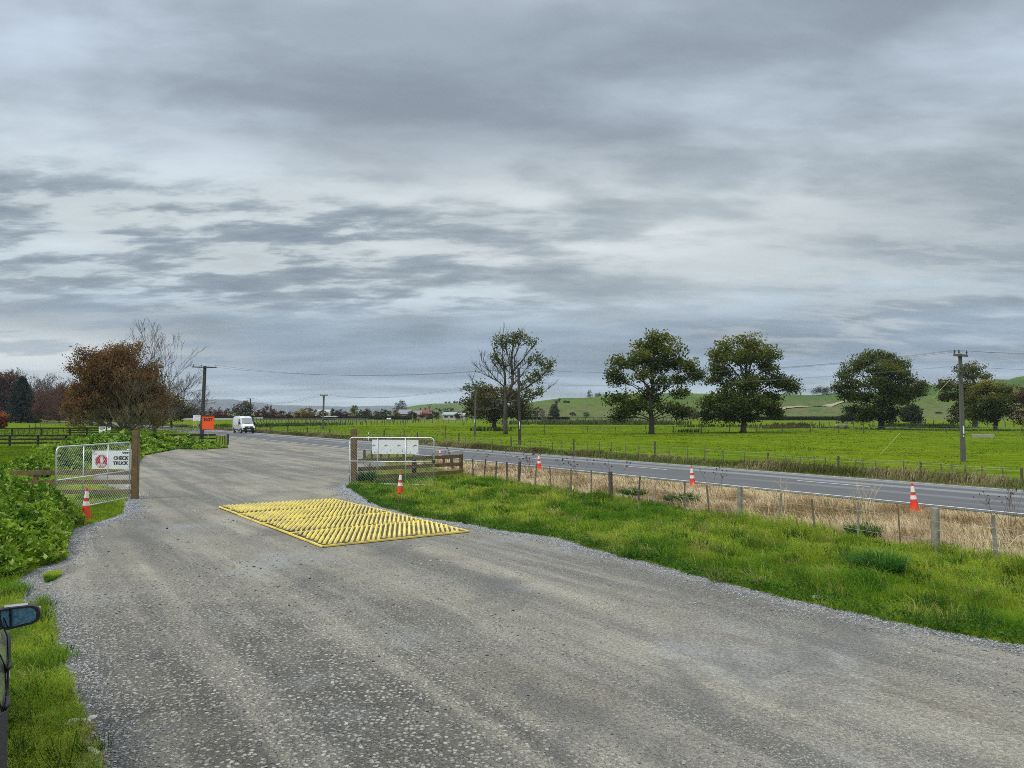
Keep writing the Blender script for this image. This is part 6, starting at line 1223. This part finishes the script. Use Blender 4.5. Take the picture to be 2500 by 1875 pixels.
# parked car at the left edge, seen along its right side from behind
TLENS = mat('grey_lens', (.05, .05, .055), .2)
def make_car(label):
    o = empty('parked_car', (0, 0, 0), 0, label, 'car'); CP_ = paint('grey_green_paint', (.105, .12, .10), .32, (.2, .2, .17), .5); zg = 1.0
    def ring(x, hw, zb, zbelt, zt, tw):
        half = [(hw * .90, zb), (hw * .985, zb + .16), (hw, (zb + zbelt) / 2 + .06), (hw * .985, zbelt - .12), (hw * .94, zbelt), (tw + (hw * .94 - tw) * .25, zt - .14), (tw, zt - .05), (tw * .8, zt)]
        return [(x, y, z) for y, z in half] + [(x, -y, z) for y, z in reversed(half)]
    rings = [ring(-2.30, .78, .50, .98, 1.10, .70), ring(-2.22, .86, .38, 1.0, 1.42, .62), ring(-1.9, .90, .30, 1.02, 1.60, .66), ring(-1.2, .91, .27, 1.02, 1.68, .68), ring(0, .915, .26, 1.0, 1.68, .68), ring(.45, .915, .26, .99, 1.60, .67), ring(.95, .91, .26, .98, 1.22, .72), ring(1.25, .905, .27, .96, 1.06, .78), ring(1.8, .89, .30, .90, .98, .74), ring(2.15, .82, .36, .80, .88, .66), ring(2.32, .68, .44, .68, .74, .55)]
    smooth_obj(loft(rings).build('body', CP_, o), .7)
    for s_ in (-1, 1):
        hwz = lambda z: s_ * (.94 * .915 - (z - 1.0) / .54 * (.86 - .735) + .012)
        for name, pts in (('front_window', [(.02, 1.04), (.86, 1.04), (.50, 1.46), (.36, 1.53), (.02, 1.54)]), ('rear_window', [(-1.0, 1.05), (-.06, 1.04), (-.06, 1.54), (-1.0, 1.54)]), ('quarter_window', [(-1.85, 1.08), (-1.1, 1.06), (-1.1, 1.53), (-1.65, 1.48)])):
            MB().add([(x, hwz(z), z) for x, z in pts], [tuple(range(len(pts)))]).build(name, GLASS, o)
        for x, z in ((.02, .885), (-1.03, .90)):
            dh = MB().tube([(x - .10, s_ * .925, z), (x - .07, s_ * .938, z + .006), (x + .07, s_ * .938, z + .008), (x + .10, s_ * .925, z + .004)], .018, 8).box((x, s_ * .915, z), (.17, .012, .07)).build('door_handle', BLKPL, o, True)
        for x in (.98, -.03, -1.12): MB().tube([(x, s_ * .908, .32), (x, s_ * .921, .62), (x, s_ * .905, .9), (x, s_ * .868, 1.0)], .006, 4).build('door_seam', BLKPL, o)
        MB().box((-.2, s_ * .90, .36), (2.6, .06, .14)).build('sill', BLKPL, o, False, .02)
        for x in (-1.42, 1.45):
            wheel(o, x, s_ * .80, .345, .23, GALV); MB().tube([(x + .42 * math.cos(a), s_ * .885, .36 + .42 * math.sin(a)) for a in [PI * k / 12 for k in range(13)]], .045, 8).build('wheel_arch', mat('arch_plastic', (.02, .025, .035), .6) if 'arch_plastic' not in bpy.data.materials else bpy.data.materials['arch_plastic'], o)
        tl = MB().add([(-2.27, s_ * .70, .78), (-1.98, s_ * .925, .80), (-1.93, s_ * .915, 1.14), (-2.20, s_ * .74, 1.16), (-2.1, s_ * .7, .8), (-2.1, s_ * .7, 1.14)], [(0, 1, 2, 3), (0, 4, 1), (3, 2, 5)]).build('tail_light', TLENS, o); tl.location = (-.02, s_ * .03, 0)
        wm = empty('wing_mirror', (.72, s_ * .99, 1.135)); wm.parent = o
        def mo(sx, sz, x): return [(x, s_ * (a - 340) * .00047 * sx, (400 - b) * .00046 * sz) for a, b in ((60, 575), (170, 618), (560, 562), (660, 520), (698, 460), (702, 340), (660, 245), (570, 195), (200, 190), (30, 210), (5, 260), (30, 450))]
        smooth_obj(loft([mo(1, 1, -.07), mo(1.03, 1.03, -.02), mo(.92, .92, .07), mo(.45, .5, .13)]).build('housing', BLKPL, wm), .6)
        gl = MB().add([(a, b * .84 + s_ * -.004, c * .80 + .004) for a, b, c in mo(1, 1, -.073)], [tuple(range(12))]).build('mirror_glass', mat('mirror_glass', (.15, .33, .50), .03, 1.0) if 'mirror_glass' not in bpy.data.materials else bpy.data.materials['mirror_glass'], wm)
        cp = MB().box((.0, s_ * -.02, .098), (.10, .19, .007)).box((.02, s_ * .165, .03), (.05, .026, .055)).build('cap_trim', mat('pale_trim', (.30, .31, .31), .3) if 'pale_trim' not in bpy.data.materials else bpy.data.materials['pale_trim'], wm, False, .005)
        MB().box((.03, s_ * -.15, -.05), (.11, .12, .10)).build('stalk', BLKPL, wm, False, .015)
    MB().box((-2.31, 0, .52), (.12, 1.56, .22)).build('bumper', BLKPL, o, False, .05); MB().box((-2.375, 0, .82), (.01, .40, .13)).build('licence_plate', PLATE, o)
    MB().add([(-2.29, -.60, 1.12), (-2.29, .60, 1.12), (-2.16, .55, 1.44), (-2.16, -.55, 1.44)], [(0, 1, 2, 3)]).build('tailgate_window', GLASS, o); MB().add([(.62, -.62, 1.56), (.62, .62, 1.56), (1.26, .72, 1.07), (1.26, -.72, 1.07)], [(0, 1, 2, 3)]).build('windscreen', GLASS, o).location = (.03, 0, .03)
    return o
car = make_car('grey-green car at the left picture edge, only its flank and wing mirror showing'); cF = Vector((-.535, .845, 0)).normalized(); cR = Vector((cF.y, -cF.x, 0))
MIRD = 8.5; s_side = -.075
cc = cF * (MIRD - .72) + cR * (s_side - .925); car.location = (cc.x, cc.y, 0); car.rotation_euler = (0, 0, math.atan2(cF.y, cF.x))

# ------------------------------------------------------------------ far buildings
def house(label, x0, x1, Y, ze, zr, wallc, roofc, depth=8, wins=(), chim=False, base=0.0):
    xa, xb = gx(x0, Y), gx(x1, Y); W = xb - xa; o = empty('house', ((xa + xb) / 2, Y, base), 0, label, 'house'); wm = mat('house_wall', wallc, .8, var=.05); rm = mat('house_roof', roofc, .7, var=.1, vscale=.6)
    MB().add([(-W / 2, 0, 0), (W / 2, 0, 0), (W / 2, depth, 0), (-W / 2, depth, 0), (-W / 2, 0, ze), (W / 2, 0, ze), (W / 2, depth, ze), (-W / 2, depth, ze), (-W / 2, depth / 2, zr - .1), (W / 2, depth / 2, zr - .1)], [(0, 1, 5, 4), (1, 2, 6, 9, 5), (2, 3, 7, 6), (3, 0, 4, 8, 7)]).build('wall', wm, o)
    e = .5; rf = MB().add([(-W / 2 - e, -e, ze - .15), (W / 2 + e, -e, ze - .15), (W / 2 + e, depth / 2, zr), (-W / 2 - e, depth / 2, zr), (W / 2 + e, depth + e, ze - .15), (-W / 2 - e, depth + e, ze - .15), (-W / 2 - e, -e, ze), (W / 2 + e, -e, ze), (W / 2 + e, depth / 2, zr + .15), (-W / 2 - e, depth / 2, zr + .15), (W / 2 + e, depth + e, ze), (-W / 2 - e, depth + e, ze)], [(6, 7, 8, 9), (9, 8, 10, 11), (0, 1, 7, 6), (0, 3, 2, 1), (3, 5, 4, 2), (1, 2, 8, 7), (0, 6, 9, 3), (4, 5, 11, 10)]).build('roof', rm, o)
    if chim: MB().box((W * .2, depth / 2, zr + .5), (.8, .8, 1.4)).build('chimney', wm, rf)
    for wx, wz, ww, wh in wins: fr = MB().box((wx * W / 2, -.03, wz), (ww + .3, .08, wh + .3)).build('window', mat('window_frame', (.6, .6, .58), .6) if 'window_frame' not in bpy.data.materials else bpy.data.materials['window_frame'], o); MB().box((wx * W / 2, -.08, wz), (ww, .03, wh)).build('pane', GLASS, fr)
    return o
house('long white bungalow with dark windows and a blue-grey roof at the paddock edge', 1082, 1113, 372, 2.6, 3.6, (.50, .49, .44), (.30, .36, .40), 8, ((-.55, 1.5, 1.7, .9), (.35, 1.5, 1.5, .9)))
house('low white outbuilding joined right of the white bungalow', 1115, 1134, 376, 2.2, 3.2, (.46, .45, .41), (.36, .37, .37), 7, ((.3, 1.3, .9, .8),))
house('grey-roofed house among red trees, left of the red roof', 973, 1000, 392, 2.9, 5.0, (.22, .15, .12), (.21, .22, .235), 10, ((0, 1.5, 2.0, 1.0),))
house('second grey-roofed house, between dark maroon tree and conifer', 1008, 1027, 395, 2.6, 4.4, (.22, .17, .14), (.19, .19, .19), 9)
house('long house with a rust-red roof behind the second grey roof', 1020, 1052, 410, 3.0, 5.0, (.30, .22, .18), (.15, .05, .035), 10, chim=True)
house('pale house half hidden by brown trees behind the mid-distance pole', 769, 802, 430, 3.2, 5.2, (.58, .58, .55), (.36, .37, .37), 9, ((-.5, 1.7, 1.5, 1.1), (.45, 1.7, 1.5, 1.1)))
house('tiny pale house under trees at the right of the yellow-green tree', 872, 886, 400, 1.9, 2.8, (.5, .45, .36), (.42, .38, .32), 6)
sh = empty('open_shelter', (gx(805, 345), 345, 0), 0, 'open white-roofed shelter on thin posts beside the mid-distance pole', 'shelter'); MB().box((0, 0, 1.75), (6.4, 4, .22)).build('roof', WHITE, sh)
for sx in (-2.9, 0, 2.9): MB().box((sx, -1.6, .8), (.2, .2, 1.7)).build('post', POSTD, sh)
MB().box((0, 1.9, .7), (6, .15, 1.0)).build('rear_wall', BLACKWOOD, sh)
OFFW = mat('off_white_paint', (.5, .51, .5), .6)
def low_wall(label, x0, x1, Y, z0, z1_): xa, xb = gx(x0, Y), gx(x1, Y); o = MB().box((0, 0, (z1_ + z0) / 2), (xb - xa, .3, z1_ - z0)).build('white_barrier', OFFW, None, False, .05); o.location = ((xa + xb) / 2, Y, 0); return tag(o, label, 'barrier')
low_wall('long low white barrier behind the EXIT sign and willow', 448, 571, 300, .6, 1.25); low_wall('short low white barrier showing right of the van', 619, 642, 330, .85, 1.5)
def hedge(label, x0, x1, Y, h, dep, cols, n, seed, ls):
    rng = np.random.default_rng(seed); xa, xb = gx(x0, Y), gx(x1, Y); W = xb - xa; o = empty('hedge', ((xa + xb) / 2, Y, 0), 0, label, 'hedge'); pos = np.stack([rng.uniform(-W / 2, W / 2, n), rng.uniform(-dep / 2, dep / 2, n), h * rng.random(n) ** .6], 1); side = rng.random(n) < .5; pos[side, 1] = -dep / 2 + rng.normal(size=side.sum()) * .1
    pos[~side, 2] = h + rng.normal(size=(~side).sum()) * .1; V, Fc, C = leaves(pos, ls, jitter(mixcol(cols[0], cols[1], rng.random(n)), n, .3), .4, rng); bulk('foliage', V, Fc, LEAF, C, o); MB().box((0, .1, h / 2 - .1), (W, dep * .8, h - .3)).build('stems', mat('hedge_core', (.025, .035, .014), .95) if 'hedge_core' not in bpy.data.materials else bpy.data.materials['hedge_core'], o); return o
hedge('neatly trimmed green hedge in front of the grey-roofed house', 914, 1006, 366, 1.75, 2, ((.028, .055, .012), (.06, .10, .02)), 5200, 201, .5)
hedge('low dark hedge running along the foot of the hill, left of the first oak', 1262, 1390, 348, 1.3, 2, ((.014, .03, .010), (.03, .05, .014)), 5200, 202, .5)
hedge('low dark hedge along the foot of the hill between the middle oak and third oak', 1840, 2060, 345, 1.5, 2.5, ((.018, .036, .012), (.04, .06, .018)), 8000, 203, .5)
hedge('dark shrubby hedge line behind the far left paddock', 450, 760, 398, 1.7, 3, ((.035, .035, .016), (.075, .06, .03)), 9000, 204, .6)
hedge('dark hedge line below the maroon trees in the far middle', 760, 985, 396, 1.6, 3, ((.022, .03, .014), (.055, .055, .025)), 7000, 205, .6)
rail_fence('dark post and rail fence along the foot of the hill', Vector((gx(1385, 330), 330, 0)), Vector((gx(1690, 333), 333, 0)), (.7, 1.25), [1 + 3.4 * k for k in range(16)], .2, BLACKWOOD, BLACKWOOD, 1.4, .25)

# ------------------------------------------------------------------ small things in the paddock
def horse(label, p, rz, m, cover=None):
    o = empty('horse', p, rz, label, 'horse'); me = bpy.data.meshes.new('body'); J = {}
    pts = [('hip', (-.62, 0, 1.25), .27), ('loin', (-.2, 0, 1.22), .29), ('chest', (.35, 0, 1.2), .30), ('wither', (.58, 0, 1.28), .23), ('neck', (.92, 0, .98), .15), ('poll', (1.18, 0, .55), .11), ('muz', (1.28, 0, .12), .07),
           ('t1', (-.88, 0, 1.2), .06), ('t2', (-.98, 0, .6), .05)]
    for s_ in (1, -1): pts += [('hk%d' % s_, (-.60, s_ * .16, .95), .17), ('st%d' % s_, (-.50, s_ * .17, .74), .10), ('ho%d' % s_, (-.74, s_ * .16, .48), .06), ('hf%d' % s_, (-.68, s_ * .16, .04), .055), ('sh%d' % s_, (.42, s_ * .16, .92), .14), ('kn%d' % s_, (.46 + .06 * s_, s_ * .15, .46), .065), ('ff%d' % s_, (.44 + .1 * s_, s_ * .15, .04), .055), ('er%d' % s_, (1.14, s_ * .07, .72), .03)]
    ix = {q[0]: i for i, q in enumerate(pts)}; E = [('hip', 'loin'), ('loin', 'chest'), ('chest', 'wither'), ('wither', 'neck'), ('neck', 'poll'), ('poll', 'muz'), ('hip', 't1'), ('t1', 't2')]
    for s_ in (1, -1): E += [('hip', 'hk%d' % s_), ('hk%d' % s_, 'st%d' % s_), ('st%d' % s_, 'ho%d' % s_), ('ho%d' % s_, 'hf%d' % s_), ('chest', 'sh%d' % s_), ('sh%d' % s_, 'kn%d' % s_), ('kn%d' % s_, 'ff%d' % s_), ('poll', 'er%d' % s_)]
    me.from_pydata([q[1] for q in pts], [(ix[a], ix[b]) for a, b in E], []); bo = link('body', me, m, o); sk = bo.modifiers.new('skin', 'SKIN'); sk.use_smooth_shade = True
    for i, v in enumerate(me.skin_vertices[0].data): v.radius = (pts[i][2],) * 2; v.use_root = (i == 1)
    bo.modifiers.new('sub', 'SUBSURF').levels = 1; bo.modifiers['sub'].render_levels = 1
    if cover: MB().tube([(-.85, 0, 1.2), (-.6, 0, 1.22), (0, 0, 1.19), (.45, 0, 1.2), (.62, 0, 1.22)], [.2, .33, .34, .35, .27], 12).build('cover', cover, o, True)
    return o
horse('brown horse grazing in the far paddock in front of the dark conifer', G(1017, 1033.5), R(180), mat('brown_hide', (.055, .04, .03), .8)); horse('white covered horse grazing in the far paddock beside the trimmed hedge', G(950, 1031.5), R(25), mat('dark_hide', (.12, .09, .07), .8), mat('white_cover', (.75, .75, .73), .7))
p = G(2400, 1069); tr = empty('water_trough', p, R(-8), 'pale concrete water trough in the grass at the far right', 'trough'); MB().add([(-1.05, -.4, 0), (1.05, -.4, 0), (1.05, .4, 0), (-1.05, .4, 0), (-1.15, -.5, .42), (1.15, -.5, .42), (1.15, .5, .42), (-1.15, .5, .42), (-1.05, -.4, .42), (1.05, -.4, .42), (1.05, .4, .42), (-1.05, .4, .42), (-1.0, -.36, .3), (1.0, -.36, .3), (1.0, .36, .3), (-1.0, .36, .3)], [(0, 1, 5, 4), (1, 2, 6, 5), (2, 3, 7, 6), (3, 0, 4, 7), (4, 5, 9, 8), (5, 6, 10, 9), (6, 7, 11, 10), (7, 4, 8, 11), (8, 9, 13, 12), (9, 10, 14, 13), (10, 11, 15, 14), (11, 8, 12, 15)]).build('basin', mat('concrete', (.42, .42, .38), .9, var=.2), tr); MB().box((0, 0, .29), (1.98, .70, .01)).build('water', GLASS, tr)
tr2 = empty('water_trough', G(2055, 1047), R(4), 'small pale trough on legs, left behind the third oak', 'trough'); MB().box((0, 0, .75), (2.4, .7, .3)).build('basin', bpy.data.materials['concrete'], tr2, False, .04)
for sx in (-1, 1): MB().box((sx, 0, .3), (.15, .5, .62)).build('leg', POSTD, tr2)
bn = empty('wooden_guard', G(1200, 1043.5), 0, 'low wooden rail guard beside the willow trunk', 'rail'); 
for sx in (-.28, .3): MB().box((sx, 0, .35), (.1, .1, .72)).build('post', POSTG, bn)
for z in (.3, .62): MB().box((0, -.08, z), (.85, .05, .12)).build('rail', POSTG, bn)
# lone stakes in the paddock
for px, by, h, lab in [(1329, 1061, 1.55, 'lone thin stake in the paddock right of the plain dark pole'), (1423, 1058.5, 1.1, 'short thin stake in the paddock left of the first oak'), (986, 1075, 1.15, 'lone dark stake in the paddock above the right gate'), (1087, 1070, 1.55, 'thin tall stake left of the grey paddock pole'), (2363, 1075, 0.0, '')]:
    if h: o = MB().bar((0, 0, -.05), (.03, 0, h), .09, .09, (0, 1, 0)).build('stake', POSTD); o.location = G(px, by); tag(o, lab, 'stake')
# dry stalks with dark seed heads by the near fence
DSTALK = mat('dry_stalk', (.10, .075, .05), .9); DSEED = mat('dark_seed', (.035, .022, .02), .9)
def dead_weed(label, px, Y, n, h, seed, spread=.5, head=.018, m=None):
    random.seed(seed); o = empty('weed_base', (gx(px, Y), Y, 0)); T = MB(); Hd = MB()
    for _ in range(n):
        b = Vector((random.gauss(0, spread * .35), random.gauss(0, spread * .35), 0)); t_ = b + Vector((random.gauss(0, spread), random.gauss(0, spread * .6), h * random.uniform(.6, 1.05))); mid = b.lerp(t_, .55) + Vector((0, 0, .08)); T.tube([b, mid, t_], [.007, .005, .003], 4, False)
        for __ in range(random.randint(2, 4)):
            e = mid.lerp(t_, random.uniform(.3, 1)) + Vector((random.gauss(0, .13), random.gauss(0, .1), random.uniform(.03, .16))); T.tube([mid.lerp(t_, .4), e], .003, 3, False)
            if head: Hd.lathe([(head * .4, -head), (head, -head * .3), (head, head * .4), (head * .4, head)], 6, e)
    n0 = len(T.f); T.add(Hd.v, Hd.f); o.location.z = 0; w_ = T.build('dead_weed', m or DSTALK); w_.data.materials.append(DSEED); w_.location = o.location
    w_.data.polygons.foreach_set('material_index', [0 if i < n0 else 1 for i in range(len(w_.data.polygons))]); bpy.data.objects.remove(o); tag(w_, label, 'weed')
for k, (px, Y, n, h, sp, hd_, lab) in enumerate([(1290, 35.5, 10, 1.5, .5, .028, 'dead umbel weeds with dark seed heads, left of a roadside cone by the fence'), (1405, 32, 6, 1.5, .5, .028, 'sparse dead weed with dark seed heads above the near fence, right of the second cone'), (1500, 30, 4, 1.5, .5, .03, 'few dark seed heads above the thick dark fence post'), (1115, 40, 7, 1.35, .6, .03, 'scattered dark seed heads over the end of the right rail fence'), (1740, 27, 4, 1.3, .4, .02, 'thin dead stalks just right of the third roadside cone'), (2425, 19.5, 6, 1.3, .5, .018, 'dead stalks with small dark heads over the road, right of the nearest roadside cone'), (2475, 18.5, 5, 1.5, .25, .01, 'tall branching dead stalk near the right edge of the picture'), (1265, 51, 4, .9, .6, .03, 'tiny dark seed heads on the road verge behind the fence')]): dead_weed(lab, px, Y, n, h, 300 + k, sp, hd_)
PALEST = mat('pale_straw_stalk', (.55, .48, .30), .8)
dead_weed('leaning pale grass stalks against the road, between the two nearest roadside cones', 1915, 22.5, 9, 1.15, 320, .25, 0, PALEST); dead_weed('pale seeding grass stalks left of the nearest roadside cone', 2110, 21.0, 10, 1.25, 321, .25, 0, PALEST)
br = empty('bramble', G(2440, 1370), 0, 'pale arching bramble canes at the fence near the right edge', 'bramble'); b0 = Vector(br.location); T = MB()
for pts in [[(2435, 1358), (2440, 1320), (2425, 1292), (2390, 1286)], [(2435, 1362), (2470, 1325), (2490, 1308), (2530, 1300)], [(2425, 1290), (2460, 1302), (2482, 1325), (2489, 1345), (2478, 1356)], [(2400, 1320), (2435, 1322), (2480, 1330), (2520, 1340)], [(2480, 1325), (2495, 1350), (2500, 1385)], [(2408, 1275), (2411, 1310)], [(2428, 1390), (2438, 1355), (2465, 1325)]]:
    q = [P(a, b, 16.0 + .12 * i) - b0 for i, (a, b) in enumerate(pts)]; sm_ = []
    for i in range(len(q) - 1):
        p0, p1, p2, p3 = q[max(i - 1, 0)], q[i], q[i + 1], q[min(i + 2, len(q) - 1)]
        for k in range(5): f_ = k / 5; sm_.append(.5 * ((2 * p1) + (p2 - p0) * f_ + (2 * p0 - 5 * p1 + 4 * p2 - p3) * f_ ** 2 + (3 * p1 - p0 - 3 * p2 + p3) * f_ ** 3))
    T.tube(sm_ + [q[-1]], .007, 5)
T.build('canes', PALEST, br)
# pale rocks at the foot of the left verge
def rock(label, p, s_, rz, seed, m):
    bm = bmesh.new(); bmesh.ops.create_icosphere(bm, subdivisions=2, radius=1); rg = random.Random(seed)
    pl = [(Vector((rg.gauss(0, 1), rg.gauss(0, 1), rg.gauss(0, 1))).normalized(), rg.uniform(.55, .85)) for _ in range(9)]
    for v in bm.verts:
        for n_, d in pl:
            e = v.co.dot(n_) - d
            if e > 0: v.co -= n_ * e
        v.co = Vector((v.co.x * s_[0], v.co.y * s_[1], v.co.z * s_[2]))
    me = bpy.data.meshes.new('rock'); bm.to_mesh(me); bm.free(); o = link('rock', me, m); o.location = (p.x, p.y, s_[2] * .45); o.rotation_euler = (.1, .08, rz); return tag(o, label, 'rock')
RK = mat('pale_rock', (.52, .50, .43), .9, var=.15, vscale=12, bump=.4, bscale=40); RKB = mat('brown_rock', (.22, .15, .10), .9, var=.3, vscale=12, bump=.4, bscale=40)
rock('largest pale flat rock at the corner of the left grass and gravel', G(190, 1768), (.12, .06, .045), .5, 1, RK); rock('narrow pale rock lying right of the largest one', G(225, 1755), (.06, .035, .025), .6, 2, RK); rock('pale rock in the brown soil near the bottom left', G(228, 1842), (.10, .05, .04), -.6, 3, RK); rock('small brown rock in the soil below the largest pale rock', G(205, 1788), (.05, .04, .035), 1, 4, RKB); rock('flat grey stone embedded at the grass edge, right side of the drive', G(2003, 1462), (.17, .07, .03), -.5, 5, mat('grey_rock', (.36, .37, .38), .9, var=.2, vscale=9))
sp_ = [G(*q) for q in [(205, 1752), (188, 1785), (196, 1815), (188, 1850), (170, 1890), (262, 1890), (262, 1850), (240, 1800), (228, 1765)]]
poly_sheet('soil_patch', sp_, .0085, mat('damp_soil', (.05, .034, .022), .95, var=.5, vscale=12, bump=.8, bscale=40))
x, y = scatter(sp_, 5200, 20, 0); stones('soil_stones', x, y, .035, jitter(mixcol((.06, .045, .035), (.36, .31, .25), RNG.random(len(x)) ** 2), len(x), .15))
